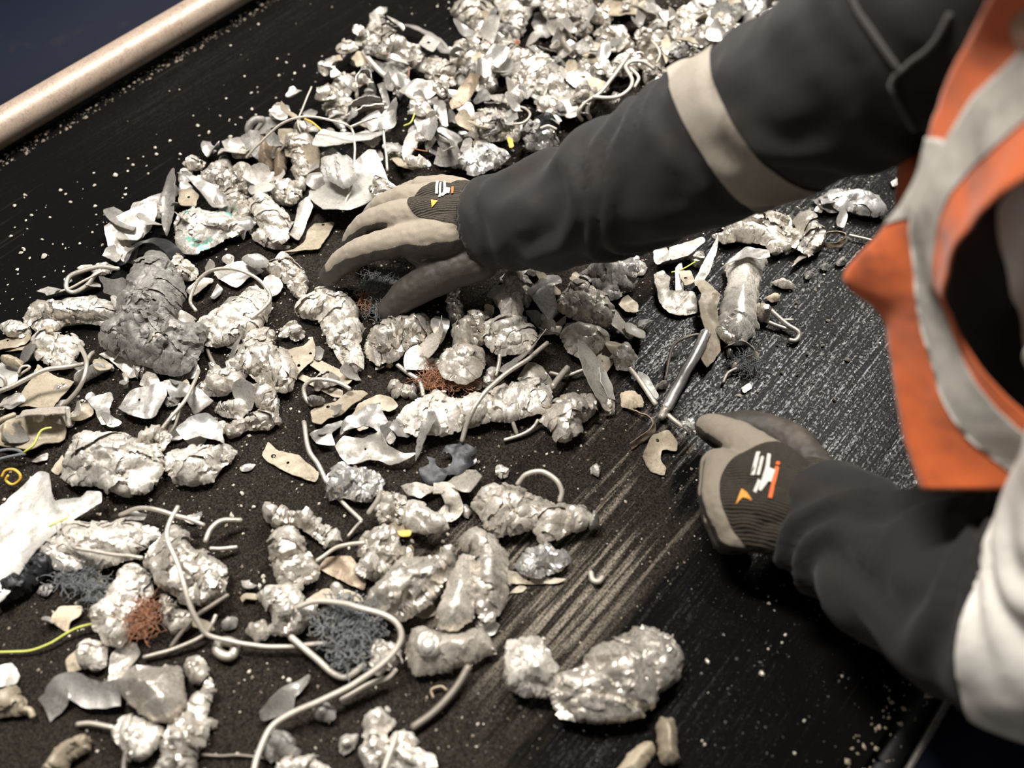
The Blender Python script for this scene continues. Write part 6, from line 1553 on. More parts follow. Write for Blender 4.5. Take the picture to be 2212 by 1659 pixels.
 ('straight_stub', 'short wire stub under the hooked wire', 'wire', 'wire', 'wire', 0, 2.6, [(-250.9,762.4,6),(-237.9,765.4,6),(-223.4,770.3,5)], {}, 1808),
 ('tiny_wire', 'tiny wire stub right of the hooked wire', 'wire', 'wire', 'wire', 0, 2, [(-235.7,776.2,5),(-223.8,786.2,5)], {}, 1815),
 ('curled_band', 'curled dull band below the flattened bright can', 'scrap', 'ribbon', 'dust', 0, 0, [(-262.9,699.8,8),(-256.1,711.7,10),(-242.4,715.8,12),(-229.5,711.9,12),(-227.6,704.9,9),(-232.8,697.7,6)], {'w': 13.0, 'lean': 0.7}, 1822),
 ('small_screw', 'small grey screw head below the flattened bright can', 'screw', 'smooth', 'grey', 0, 10, [(-260.6,697.3),(-259.7,702.4),(-253.8,701.5),(-250.2,694.2),(-253.1,690.4)], {'amp': 0.0003}, 1829),
 ('blue_fluff', 'tuft of blue grey fluff below the curled dull band', 'fibre', 'tuft', 'fluff', 0, 10, [(-241.1,693.1),(-236.7,702.6),(-225,702.2),(-217.4,700),(-222.6,690),(-232.5,686)], {'n': 130}, 1836),
 ('crumb', 'small dusty crumb left of the blue grey fluff', 'scrap', 'lump', 'dust', 0, 10, [(-246.2,684.6),(-241.1,693.1),(-233.1,686.9),(-238.1,678.4)], {'cell': 0.006}, 1843),
 ('white_wire', 'short pale wire curving below the blue grey fluff', 'wire', 'wire', 'palewire', 0, 1.8, [(-236.3,681.8,6),(-240.4,670.7,5),(-237.6,657,4)], {}, 1850),
 ('oval_pebble', 'long oval pebble right of the flattened bright can', 'pebble', 'lump', 'dust', 0, 13, [(-274.8,821.8),(-271.1,830.7),(-260.1,834.1),(-250,836),(-249.9,828),(-263.4,821.6)], {'cell': 0.009, 'amp': 0.0011}, 1857),
 ('oval_pebble', 'round tan pebble behind the dusty knob', 'pebble', 'lump', 'stone', 0, 12, [(-266.4,796.4),(-264.2,805.3),(-258,809.9),(-253.3,803.3),(-257.8,794.7)], {'cell': 0.009, 'amp': 0.0011}, 1864),
 ('dark_pebble', "dark pebble third from the orange vest's corner", 'pebble', 'lump', 'dark', 0, 10, [(-250.3,858.7),(-249.9,867.4),(-244.3,867.1),(-241.9,859.2),(-245.7,854.4)], {'cell': 0.007, 'amp': 0.0012}, 1871),
 ('dark_pebble', "dark pebble second from the orange vest's corner", 'pebble', 'lump', 'dark', 0, 10, [(-241.4,884.5),(-239.6,891),(-234,890.7),(-233,883.2),(-237.8,880.2)], {'cell': 0.007, 'amp': 0.0012}, 1878),
 ('dark_pebble', "dark pebble nearest to the orange vest's corner", 'pebble', 'lump', 'dark', 0, 11, [(-230.5,901.4),(-228.8,912),(-222.8,912.9),(-221.1,905.9),(-225.7,898.7)], {'cell': 0.007, 'amp': 0.0012}, 1885),
 ('flat_wedge', 'flat dull wedge alone on the belt right of the tube', 'scrap', 'sheet', 'dust', 0, 10, [(-218.6,666),(-215.2,678.6),(-209.6,673.5),(-212.5,661.3)], {'bend': 0.3}, 1892),
 ('white_sheet', 'large smooth white sheet with a pointed ear at the left edge, nearest the camera', 'scrap', 'sheet', 'white', 20, 44, [(-709,31.4),(-711.4,45.7),(-716.6,66.4),(-717.2,88.7),(-706.6,94.6),(-686.4,83.3),(-672.7,78.7),(-655.2,98.2),(-656.3,107.9),(-644.5,115.5),(-635.7,108.5),(-639.7,91.5),(-644.8,71.1),(-644.6,58),(-641.7,36.8),(-637.5,17.3),(-627,-4),(-623.1,-24.5)], {'bend': 0.3, 'curl': 0.5, 'dent': 0.8}, 1899),
 ('crumpled_stack', 'layered crumpled foil stack right of the large white sheet', 'scrap', 'foil', 'pale', 4, 34, [(-639.3,31.8),(-652.9,52),(-654.9,68.7),(-627.5,88.9),(-601,114.3),(-574.3,128),(-564.6,125.4),(-567.8,106.8),(-569.2,89.9),(-579,66.3),(-601.1,47.8),(-615,36.2)], {'stretch': 3.0, 'cell': 0.013}, 1906),
 ('dark_film', 'dark blue and silver crumpled film under the large white sheet', 'scrap', 'foil', 'steel', 0, 28, [(-645.4,-17.5),(-643.5,16.7),(-652.5,37.8),(-638.4,49.6),(-620.3,56.8),(-621.7,27.2),(-620.6,5.3),(-628.8,-28.3)], {'stretch': 2.5}, 1913),
 ('crumpled_lump', 'crumpled lump right of the layered foil stack, crossed by the long bent wire', 'scrap', 'foil', 'alu', 6, 40, [(-559.8,102.5),(-562.7,118.3),(-558.6,140.4),(-546.2,140.1),(-532.2,133.3),(-511.1,143.2),(-484.6,142.2),(-466.7,124.6),(-470.5,109.1),(-482.4,94.3),(-503.5,91.4),(-519.2,90.6),(-538.4,94.7)], {'cell': 0.014}, 1920),
 ('crumpled_bar', 'tall pale crumpled bar left of the orange rag', 'scrap', 'foil', 'pale', 2, 36, [(-557.9,56.7),(-563.9,74.4),(-562.2,88.6),(-543,89.4),(-523.3,83.2),(-518.5,72.4),(-521.7,57.5),(-508,42.6),(-502.7,25.9),(-520.7,22.5),(-534.6,20.3),(-550.3,36)], {'cell': 0.012}, 1927),
 ('crumpled_ball', 'pale crumpled ball at the lower end of the tall pale bar', 'scrap', 'lump', 'pale', 0, 26, [(-532.7,-2.7),(-531.2,14.9),(-514.5,17.2),(-501.1,7.6),(-506.2,-3.5),(-521.2,-7)], {}, 1934),
 ('orange_rag', 'orange rag scrap between two crumpled pieces in the lower left', 'fibre', 'tuft', 'rag', 6, 20, [(-511.2,42.5),(-522.2,52),(-524.7,67),(-509.3,72.5),(-494.3,63.3),(-496.7,51.7),(-493.5,44.9)], {'n': 180}, 1941),
 ('coiled_scrap', 'coiled scrap right of the orange rag', 'scrap', 'foil', 'dust', 0, 28, [(-505,72.8),(-514,84.5),(-497.1,88.8),(-476.9,88.5),(-472.5,77.7),(-477.6,66.4),(-493.1,67.8)], {'cell': 0.008}, 1948),
 ('pale_strip', 'pale strip under the lower end of the tall pale bar', 'scrap', 'sheet', 'alu', 0, 16, [(-487.8,-3.3),(-508.3,16.3),(-508.1,35.3),(-498.4,38.6),(-488.2,35.4),(-486.3,20.8),(-481.3,2.2)], {'bend': 0.8, 'curl': 0.5}, 1955),
 ('smooth_lump', 'smooth folded cushion like lump in the lower left', 'scrap', 'smooth', 'alu', 4, 38, [(-474,5.3),(-474.9,22.6),(-460.7,36.7),(-445.4,52.2),(-428.7,43.3),(-411.5,31.4),(-408.9,16.4),(-421.5,3.7),(-443.3,-1.7),(-461.7,-1.9)], {'cell': 0.03, 'amp': 0.004}, 1962),
 ('folded_lump', 'folded pale lump below the cushion like lump', 'scrap', 'foil', 'pale', 0, 30, [(-446.6,-22.6),(-445.7,-9.1),(-423.9,2.7),(-413.4,3),(-405.8,-11.6),(-406.9,-24.8),(-422,-29.2),(-436.1,-28.5)], {'cell': 0.018}, 1969),
 ('pleated_sheet', 'pleated sheet with long parallel folds at the lower left', 'scrap', 'foil', 'alu', 0, 36, [(-417.5,62.1),(-407.1,59.2),(-399.7,45.5),(-374.3,22),(-369.4,7.6),(-358.9,-3.5),(-385.9,-26.1),(-397,-9.4),(-408.5,6),(-410.1,28.1),(-411.7,46.4)], {'stretch': 5.0, 'cell': 0.012}, 1976),
 ('crumpled_bit', 'small dusty bit right of the cushion like lump', 'scrap', 'lump', 'dust', 0, 24, [(-444,58.1),(-440.5,68.4),(-432.1,68.5),(-419.6,58),(-427.7,49)], {}, 1983),
 ('bent_ribbon', 'bent grey ribbon of sheet reaching left from the cushion like lump', 'scrap', 'ribbon', 'grey', 0, 0, [(-467.7,-0.2,16),(-477.9,-11.7,14),(-491.2,-20.2,14),(-507.7,-25.7,18),(-510.3,-34.7,16),(-509.6,-44.8,10),(-511.9,-54.9,6)], {'w': 24.0, 'lean': 0.25}, 1990),
 ('long_bent_wire', 'long pale wire bent down the crumpled lump and along the belt in the lower left', 'wire', 'wire', 'palewire', 0, 2.4, [(-552,149.6,56),(-543.9,134.1,58),(-532.1,120.8,58),(-506.5,110.9,56),(-484.6,101.2,54),(-469.2,92.4,46),(-454.7,87.4,34),(-444,86.3,24),(-425.8,97.4,16),(-398.3,115.4,12),(-374,137.5,12),(-356.7,152.8,16)], {}, 1997),
 ('washer', 'small grey ring washer under the long bent wire', 'washer', 'wire', 'wire', 0, 5.2, [(-422.3,95.9,6),(-420,88.9,6),(-425.7,84.1,6),(-434.5,83.3,6),(-438.5,89.4,6),(-433.6,95.4,6),(-426.8,98,6),(-422.3,95.9,6)], {}, 2004),
 ('arched_wire', 'wire arching behind the layered foil stack', 'wire', 'wire', 'wire', 0, 2.4, [(-615.6,113.2,16),(-600.1,129.3,26),(-577.5,140.7,30),(-555.8,150.5,28),(-538,159.6,20)], {}, 2011),
 ('bent_wire', 'wire bent like a cane right of the crumpled lump', 'wire', 'wire', 'wire', 0, 2.8, [(-520.1,147.9,26),(-527.1,161.4,26),(-527.1,174.9,22),(-517.7,188.8,14)], {}, 2018),
 ('short_wire', 'short straight wire below the cane shaped wire', 'wire', 'wire', 'wire', 0, 2.4, [(-516.2,147.9,16),(-508.7,155.7,12),(-501.5,166.4,8)], {}, 2025),
 ('yellow_cable', 'yellow green cable running in from the left edge', 'cable', 'wire', 'yellow', 0, 1.3, [(-594.7,-53,5),(-571.9,-31.6,6),(-560.8,-13.9,8),(-553.9,7,10),(-543.7,22.6,12)], {}, 2032),
 ('yellow_cable', 'short yellow green strand at the edge of the large white sheet', 'cable', 'wire', 'yellow', 0, 1.1, [(-643,56.9,40),(-640.2,64.5,40),(-639.7,74.3,36)], {}, 2039),
 ('thin_wire', 'thin wire below the coiled scrap, crossing the long bent wire', 'wire', 'wire', 'wire', 0, 2.2, [(-482,35.4,6),(-465.4,58.8,8),(-453,83.2,12),(-453.1,95.8,16),(-456.3,104.1,18)], {}, 2046),
 ('thin_wire', 'darker thin wire right of the coiled scrap', 'wire', 'wire', 'darkwire', 0, 2.4, [(-470.5,57.9,6),(-471.7,76.4,12),(-470.1,95,18),(-465.5,109.8,20),(-461.9,125.1,20)], {}, 2053),
 ('seam_wire', 'straight wire lying across the layered foil stack', 'wire', 'wire', 'wire', 0, 2, [(-605,58.7,40),(-576.9,73.3,42),(-555.5,86.1,44),(-542.7,94.1,44)], {}, 2060),
 ('dark_fluff', 'dark grey fluffy scrap below the blue and silver film', 'fibre', 'tuft', 'fluff', 2, 18, [(-616,26.1),(-604.5,45.9),(-578.4,57.5),(-564.4,54),(-556.2,41),(-566,35.3),(-569.5,42.2),(-592.5,33)], {'n': 200}, 2067),
 ('tan_chip', 'tan angular chip above the yellow green cable', 'scrap', 'sheet', 'stone', 1, 14, [(-581.8,2.3),(-584.5,14.8),(-570.7,28.8),(-562.9,23),(-564.6,9.4),(-560,3.6),(-575.7,0.1)], {'bend': 0.6}, 2074),
 ('tan_rod', 'thick tan rounded rod at the bottom left edge', 'scrap', 'smooth', 'tan', 0, 24, [(-465,-92.3),(-472,-74.2),(-471.5,-57.1),(-465.8,-45.5),(-454.9,-43.2),(-448.4,-50.3),(-453.1,-62.5),(-449,-78.9)], {'cell': 0.009, 'amp': 0.0018}, 2081),
 ('beige_strip', 'whitish strip at the left edge below the yellow green cable', 'scrap', 'sheet', 'white', 2, 14, [(-582.3,-61.9),(-573.6,-47.8),(-557.7,-50.5),(-552.9,-57.7),(-567,-71.9)], {'bend': 0.5}, 2088),
 ('beige_lump', 'beige lump with dark specks at the left edge', 'scrap', 'lump', 'tan', 0, 20, [(-561.1,-74.6),(-551,-61.8),(-531.9,-59),(-520.5,-64.8),(-529.1,-76.4),(-542,-87.1)], {'cell': 0.012}, 2095),
 ('tan_hook', 'small tan hook right of the beige lump', 'wire', 'wire', 'tan', 0, 3, [(-528.2,-68.3,8),(-519.9,-63.3,10),(-513.5,-64.7,8)], {}, 2102),
 ('bent_nail', 'thin wire pointing left from the folded pale lump', 'wire', 'wire', 'wire', 0, 2.6, [(-478.8,-43.1,5),(-467.8,-34.2,7),(-449.3,-24.6,10)], {}, 2109),
 ('dark_strip', 'dark strip under the wire arching behind the foil stack', 'scrap', 'sheet', 'dark', 14, 8, [(-617.2,113.7),(-610.1,124.4),(-595.1,131.4),(-592.1,124.4),(-607.3,113)], {'bend': 0.4}, 2116),
 ('small_curl', 'tiny pale curl alone on the belt left of the tall wrinkled piece', 'scrap', 'ribbon', 'palesheet', 0, 0, [(-468.8,148.7,4),(-462.7,146.3,6),(-458.5,149.8,6),(-458.5,152.3,4)], {'w': 9.0, 'lean': 0.4}, 2123),
 ('small_curl', 'tiny tan curl just below the pale one', 'scrap', 'ribbon', 'tan', 0, 0, [(-456.8,132.3,4),(-454.6,138,6),(-448.3,142,6),(-445.8,143.9,4)], {'w': 8.0, 'lean': 0.3}, 2130),
 ('dull_pebble', 'dull round pebble right of the pleated sheet', 'pebble', 'lump', 'dust', 0, 12, [(-392.5,33),(-391.3,38.4),(-383.6,40.5),(-379.1,35.6),(-383.6,29.8)], {'cell': 0.007, 'amp': 0.0012}, 2137),
 ('dull_pebble', 'dark pebble right of the long bent wire', 'pebble', 'lump', 'dark', 0, 12, [(-454.2,105),(-452.3,112.6),(-444.1,115.9),(-439,110.4),(-444.4,102.4)], {'cell': 0.007, 'amp': 0.0012}, 2144),
 ('thin_stick', 'thin dark stick lying right of the pleated sheet', 'wire', 'wire', 'darkwire', 0, 1.4, [(-375.4,9.2,3),(-360.6,20.1,3),(-345.8,33,3),(-324.4,46.7,3)], {}, 2151),
 ('stalk_wire', 'short wire sticking out below the folded pale lump', 'wire', 'wire', 'wire', 0, 2.4, [(-421.5,-28,14),(-418.1,-34.1,10),(-412,-42,6)], {}, 2158),
 ('ridged_scrap', 'ridged shiny scrap with parallel folds below the two holed bracket', 'scrap', 'foil', 'bright', 2, 28, [(-472.8,261.8),(-481,275.2),(-488.8,294.1),(-487,301),(-466.1,309.1),(-449.6,321.4),(-437.5,315.5),(-432.8,301.3),(-435.6,287),(-455.8,276)], {'stretch': 4.0, 'cell': 0.008}, 2165),
 ('crumpled_bar', 'pale crumpled bar lying across the top of the tall wrinkled piece', 'scrap', 'foil', 'pale', 2, 28, [(-510.5,212.5),(-506.4,219.4),(-488.6,222),(-476.6,237.9),(-451.5,241.4),(-429.9,242.3),(-423.5,230.6),(-437.1,222.1),(-463.4,222.8),(-483.2,209.1),(-497.3,206)], {}, 2172),
 ('wrinkled_piece', 'tall wrinkled piece left of the slotted casting', 'scrap', 'foil', 'alu', 0, 34, [(-478.8,192.2),(-484.5,207.9),(-472.4,218),(-456.4,216.5),(-442.3,205.9),(-418,204.1),(-413.4,194.5),(-417.7,182.8),(-417.4,167.1),(-433.6,164.2),(-458.1,176.1)], {'stretch': 2.6, 'cell': 0.012}, 2179),
 ('wrinkled_piece', 'wrinkled foot piece at the lower end of the tall wrinkled piece', 'scrap', 'foil', 'pale', 0, 36, [(-443,145.1),(-439,159.1),(-421.5,173.7),(-405.2,168.9),(-389.3,171.8),(-380.4,166.4),(-384.9,149.9),(-390.6,135.1),(-407.6,123.4),(-412,134.8),(-426.7,143.1)], {'cell': 0.011}, 2186),
 ('foreground_wire', 'thick pale wire sweeping in a big S down to the bottom edge', 'wire', 'wire', 'palewire', 0, 2.9, [(-395.1,158.1,34),(-382.2,172.4,40),(-361.5,183.9,46),(-342.3,191,50),(-320.9,200,50),(-305.6,202.1,46),(-295.9,193.8,40),(-295.1,171,34),(-303.4,143.3,28),(-314.9,116.9,24),(-328.6,92.8,20),(-336,72,18),(-333.8,56.1,18),(-327,42,18),(-317.2,28.8,18)], {}, 2193),
 ('v_wire', 'thick pale wire bent in a wide V left of the blue fluff', 'wire', 'wire', 'palewire', 0, 3.2, [(-385.1,135.5,20),(-355.3,136.5,16),(-329.6,138.5,12),(-317.4,144.5,14),(-312.3,160.8,20)], {}, 2200),
 ('strand_wire', 'short pale wire beside the big S shaped wire', 'wire', 'wire', 'palewire', 0, 2.6, [(-308.7,125.2,10),(-298.4,150.9,14),(-288.3,166.5,16),(-287.3,176.7,18)], {}, 2207),
 ('blue_fluff', 'large blue grey fluffy tangle in the lower centre', 'fibre', 'tuft', 'fluff', 4, 30, [(-367.5,156.4),(-373.1,171.9),(-377.4,189),(-367.3,194.8),(-350.1,204),(-331.9,201.3),(-321.2,185.2),(-316.3,164.7),(-322.2,147.7),(-334.4,149.6),(-348,155.3)], {'n': 420, 'rad': 0.0006}, 2214),
 ('crumpled_lump', 'pale crumple right of the large blue grey tangle', 'scrap', 'foil', 'pale', 0, 26, [(-318.3,170.8),(-326.2,184),(-313.3,197.3),(-299.5,193.9),(-293.4,181.8),(-299.6,162.2),(-311.8,161.7)], {'cell': 0.009}, 2221),
 ('curved_plate', 'pale curved plate behind the large blue grey tangle', 'scrap', 'sheet', 'tan', 2, 22, [(-407.3,171.7),(-403.1,191.2),(-386.2,206.6),(-369.4,211.3),(-362.2,206.8),(-379.7,194.8),(-394.2,180),(-402.9,164.9)], {'bend': 0.4, 'curl': 0.4}, 2228),
 ('brown_shard', 'brown dull shard left of the slotted casting', 'scrap', 'sheet', 'brown', 2, 18, [(-423.1,204.7),(-424.4,216.6),(-404.9,232.9),(-376.6,225),(-371.5,215.8),(-395.1,209.6)], {'bend': 0.5, 'curl': 0.3}, 2235),
 ('crumpled_lump', 'dusty crumpled lump below the ridged shiny scrap', 'scrap', 'foil', 'dust', 4, 34, [(-412.9,278.9),(-428.9,303.9),(-413.4,313.8),(-397.5,309.3),(-388.6,293.5),(-400.6,277.7)], {}, 2242),
 ('bright_lump', 'bright lump on top of the centre cluster', 'scrap', 'lump', 'pale', 14, 30, [(-385.1,288),(-391.3,311.7),(-368.5,319.1),(-347.3,316.8),(-346.3,306.3),(-364.2,294.2)], {'cell': 0.018}, 2249),
 ('crumpled_lump', 'crumpled top of the centre cluster, above the slotted casting', 'scrap', 'foil', 'alu', 6, 36, [(-395.9,234.7),(-408.1,252.3),(-408.2,263.5),(-397.8,278),(-382.7,282.1),(-371.9,271.4),(-351.6,271.7),(-360.5,258.8),(-367.9,247.2),(-387,242.1)], {'cell': 0.009}, 2256),
 ('wavy_sheet', 'wavy edged pale sheet at the left of the slotted casting', 'scrap', 'foil', 'pale', 6, 30, [(-391.2,224.1),(-394.3,238),(-369.1,250.8),(-361.6,240.8),(-372.1,226.6),(-380.9,221.9)], {'cell': 0.008, 'stretch': 3.0}, 2263),
 ('amber_chip', 'small orange chip on the crumpled top of the centre cluster', 'scrap', 'sheet', 'amber', 44, 6, [(-373.4,272.5),(-363.2,281.1),(-360.3,276.6),(-367.9,269.5)], {'bend': 0.3}, 2270),
 ('slotted_casting', 'broken slotted casting with tooth like ribs in the lower centre', 'scrap', 'smooth', 'alu', 8, 40, [(-353.7,203.8),(-360.6,218.8),(-359,246.8),(-364.5,258.5),(-350.1,270.5),(-335.3,272),(-330.7,300.5),(-318.9,296.6),(-309.3,283),(-305.8,259.4),(-305.3,239.1),(-313,214.9),(-338.2,203.9)], {'cell': 0.016, 'amp': 0.0045}, 2277),
 ('bent_cover', 'bent silver cover right of the slotted casting', 'scrap', 'lump', 'alu', 4, 44, [(-326.9,310.6),(-329.4,328.1),(-314.6,334.9),(-290.1,333),(-274.8,318.5),(-253.8,293.6),(-248.4,270),(-259.8,262.9),(-287.3,286.6),(-305.2,309.3)], {'cell': 0.024, 'amp': 0.004}, 2284),
 ('lower_sheet', 'small speckled plate between the slotted casting and the bolted bracket', 'scrap', 'sheet', 'tan', 0, 16, [(-323.4,228.6),(-318.8,243),(-311.3,254.5),(-300.4,242.6),(-306.4,232.5)], {'bend': 0.4}, 2291),
 ('dark_sheet', 'long dull bent sheet below the star shaped steel piece', 'scrap', 'sheet', 'dust', 4, 26, [(-416.5,319.1),(-412,335),(-396.3,348.1),(-390.1,359.4),(-382.6,378.7),(-371.3,384.4),(-357,378),(-356,357.7),(-372.9,352.5),(-391.6,342.9),(-394.6,325.4),(-407.1,318)], {'bend': 1.0, 'curl': 0.9}, 2298),
 ('sheet_loop', 'hanging loop of thin sheet under the long dull bent sheet', 'scrap', 'ribbon', 'dust', 0, 0, [(-388.2,337.8,24),(-377.8,346.5,24),(-367.9,342.9,22),(-360.4,338.6,16),(-362.1,331.2,12),(-372.8,332.5,10)], {'w': 20.0, 'lean': 0.3}, 2305),
 ('long_scrap', 'long dull crushed piece ending in a bright ball, right of the star shaped steel', 'scrap', 'lump', 'dust', 2, 38, [(-348.9,350),(-354.7,368.9),(-350,381.9),(-331.4,394.4),(-313.1,400.7),(-293.4,408.3),(-282.7,408.3),(-260.4,418.1),(-247.5,420.8),(-242.2,407.3),(-251.6,393.8),(-265.8,367.7),(-284.3,374.9),(-292.2,359.8),(-307.4,341.4),(-323.6,342.1)], {'cell': 0.02, 'stretch': 2.2, 'amp': 0.005}, 2312),
 ('ball_end', 'bright ball at the right tip of the long dull crushed piece', '', 'smooth', 'bright', 6, 24, [(-246.3,413.7),(-249.6,420.5),(-245.6,425.9),(-237.2,423.3),(-233.8,415.5),(-238.2,408.9)], {'cell': 0.007, 'amp': 0.0012, 'parent': 'long_scrap'}, 2319),
 ('arc_wire', 'thin pale wire bent in an arch over the long dull crushed piece', 'wire', 'wire', 'palewire', 0, 2.6, [(-320.9,392.7,34),(-318.4,403.6,42),(-307,414.6,46),(-291.3,417.3,44),(-280,413.5,38),(-276.5,405.6,32)], {}, 2326),
 ('foil_nugget', 'shiny crinkled nugget alone right of the bent cover', 'scrap', 'foil', 'bright', 2, 26, [(-272.3,332.8),(-272.8,351.7),(-265,363.8),(-244.3,372.8),(-234.7,366.9),(-237.6,348.2),(-249.7,332.6),(-262.6,327.2)], {'cell': 0.009}, 2333),
 ('tan_strip', 'flat tan strip under the shiny crinkled nugget', 'scrap', 'sheet', 'tan', 0, 8, [(-279.3,323.1),(-254.4,335.7),(-229.8,351.4),(-225.4,353.7),(-229.9,345.3),(-249.1,329.2),(-268.4,313.1)], {'bend': 0.2, 'holes': [(-0.255, 0.3303, 0.0017)]}, 2340),
 ('tan_sliver', 'tan sliver below the flat tan strip', 'scrap', 'sheet', 'tan', 0, 6, [(-260.8,306.5),(-258.4,319.2),(-251.1,323.2),(-251.5,316.9)], {'bend': 0.3}, 2347),
 ('small_hook', 'small pale hook shaped chip alone on the bare belt', 'scrap', 'wire', 'palewire', 0, 3, [(-211.5,375.2,5),(-204.7,369.4,6),(-199.4,371.9,6),(-199.4,378.5,5)], {}, 2354),
 ('olive_rod', 'dark olive rod running down from the bolted bracket', 'wire', 'wire', 'darkwire', 0, 4, [(-238.8,221.8,16),(-234.9,198.2,12),(-236.2,172.8,9),(-242.1,150.4,7)], {}, 2361),
 ('folded_scrap', 'pale folded scrap at the bottom edge left of the slanting wire', 'scrap', 'foil', 'pale', 0, 30, [(-280.7,128.2),(-280,142.5),(-270.7,145.6),(-256.5,141.5),(-256.3,128.3),(-245.2,119.8),(-241.1,95.6),(-256.6,101.5),(-267.3,117.2)], {'cell': 0.012}, 2368),
 ('folded_scrap', 'pale crumpled scrap at the bottom edge right of the slanting wire', 'scrap', 'foil', 'pale', 0, 30, [(-249.6,133.8),(-237.4,146.3),(-228,134.2),(-210.2,140.4),(-200.6,129.5),(-231.9,103.2)], {'cell': 0.012}, 2375),
 ('slant_wire', 'slanting pale wire at the bottom edge between two folded scraps', 'wire', 'wire', 'palewire', 0, 3, [(-228.2,100.8,32),(-235.2,115.4,34),(-243.1,132.9,30)], {}, 2382),
 ('pale_nugget', 'small pale nugget near the bottom edge, right of the S shaped wire', 'scrap', 'lump', 'pale', 0, 16, [(-286.9,98.6),(-285.2,106.7),(-275.9,112.7),(-270,101.5),(-274.4,91.3)], {'cell': 0.012}, 2389),
 ('dark_lump', 'dark lump under the S shaped wire near the bottom edge', 'scrap', 'lump', 'dark', 0, 24, [(-336.5,53.4),(-334.7,70.5),(-316.3,74.7),(-304.7,64.5),(-317.2,47.6)], {}, 2396),
 ('grey_twist', 'grey twisted sheet above the end of the S shaped wire', 'scrap', 'sheet', 'grey', 0, 20, [(-356.3,70),(-349.6,66.4),(-338.4,91.9),(-344.7,100.6),(-343,116.2),(-348.4,123.7),(-357.1,106.8),(-354.6,89.9)], {'bend': 1.0, 'curl': 0.6}, 2403),
 ('dull_lump', 'dull dark lump below the S shaped wire', 'scrap', 'lump', 'dark', 0, 20, [(-324.3,103.3),(-320,113.9),(-308,114.6),(-304.3,108.6),(-312.5,99.4)], {}, 2410),
 ('edge_scrap', 'pale crumpled scrap cut by the bottom edge', 'scrap', 'foil', 'pale', 0, 28, [(-310.7,35.5),(-309.8,55.2),(-297.7,69.7),(-275.8,77.1),(-263.7,74.8)], {}, 2417),
 ('chip', 'white chip above the arched pale wire', 'scrap', 'lump', 'pale', 0, 12, [(-360.7,405.1),(-357.7,412.8),(-349.6,412.8),(-345.8,405.1),(-350.5,399.5)], {'cell': 0.006, 'amp': 0.0016}, 2424),
 ('chip', 'white chip alone on the belt at the right, above the ball tip', 'scrap', 'lump', 'pale', 0, 11, [(-285.6,469.8),(-284.4,477.8),(-276.4,478.2),(-273.6,470.4),(-280.3,465.5)], {'cell': 0.006, 'amp': 0.0016}, 2431),
 ('long_thin_wire', 'thin wire running on below the ridged shiny scrap', 'wire', 'wire', 'wire', 0, 2.4, [(-465.8,272.5,6),(-448.8,270.4,8),(-423.7,267.3,12)], {}, 2438),
 ('side_wire', 'short thin wire forking left above the slotted casting', 'wire', 'wire', 'wire', 0, 2, [(-423.3,266.9,12),(-425,258,8),(-425.4,248.2,5)], {}, 2445),
 ('strut_wire', 'pale wire bridging from the tall wrinkled piece to the centre cluster', 'wire', 'wire', 'palewire', 0, 2.2, [(-424.8,206.4,16),(-419.6,224.9,20),(-410.4,235.6,24),(-397.5,246.5,28)], {}, 2452),
 ('stem_wire', 'short wire stem below the ridged shiny scrap', 'wire', 'wire', 'wire', 0, 2.8, [(-424.5,298.5,34),(-420.2,288.9,28),(-420.5,275.3,20)], {}, 2459),
 ('curl_ring', 'brown curl ring left of the dark olive rod', 'wire', 'wire', 'brown', 0, 1.6, [(-247.4,181.8,4),(-253.4,185.8,5),(-248.9,194.3,5),(-242.6,195.3,4)], {}, 2466),
 ('crushed_lump', 'smaller lobe of the twin crushed lump at the lower right, pale and pitted', 'scrap', 'foil', 'pale', 4, 44, [(-215.4,245.5),(-223.7,263.3),(-210,280.7),(-190.9,279.1),(-173.5,270.9),(-162.7,264.1),(-165.1,245.6),(-183.3,234.8),(-198.4,233.2)], {'cell': 0.014, 'amp': 0.004}, 2473),
 ('crushed_lump', 'larger lobe of the twin crushed lump at the lower right, ridged and grey', 'scrap', 'foil', 'alu', 4, 52, [(-164.4,244.5),(-169.3,270.8),(-162.4,283.9),(-157.4,311),(-138.3,350.4),(-109.6,369.6),(-89.2,351.9),(-80.9,335.2),(-89.7,311.3),(-86.6,286.9),(-115.1,255.1),(-142.6,238.4)], {'cell': 0.015, 'amp': 0.0045, 'stretch': 2.4}, 2480),
 ('flattened_can', 'flattened bright aluminium can lying on the bare belt right of the shard cluster', 'can', 'lump', 'pale', 0, 34, [(-331.4,803.3),(-328.9,820.4),(-326.7,841.6),(-300.7,850),(-293.4,840.1),(-288.6,820.2),(-276.2,786.1),(-249.6,746.4),(-246.4,730.4),(-248.4,716.9),(-252.8,707.3),(-268.8,702.8),(-284.9,716.2),(-304.8,755.2),(-314.9,785.2)], {'cell': 0.03, 'amp': 0.0026, 'stretch': 1.6, 'flaps': 1, 'fine': 0.3, 'flat': 0.6}, 2487),
 ('can_top', 'dull crimped end of the can', 'can', 'sheet', 'grey', 30, 12, [(-324.2,786.4),(-323.9,803),(-320.9,826.1),(-307.6,829.2),(-294.6,834.7),(-287.3,823.8),(-294.6,811.8),(-309.5,807.8),(-318.4,797.8)], {'bend': 0.5, 'curl': 0.4, 'parent': 'flattened_can'}, 2494),
 ('can_mouth', 'dark mouth of the can', 'can', 'smooth', 'dark', 26, 7, [(-256.1,701.1),(-258.7,707.8),(-256.6,712.4),(-251.5,710.2),(-249,703.6),(-251,699)], {'amp': 0.0004, 'parent': 'flattened_can'}, 2501),
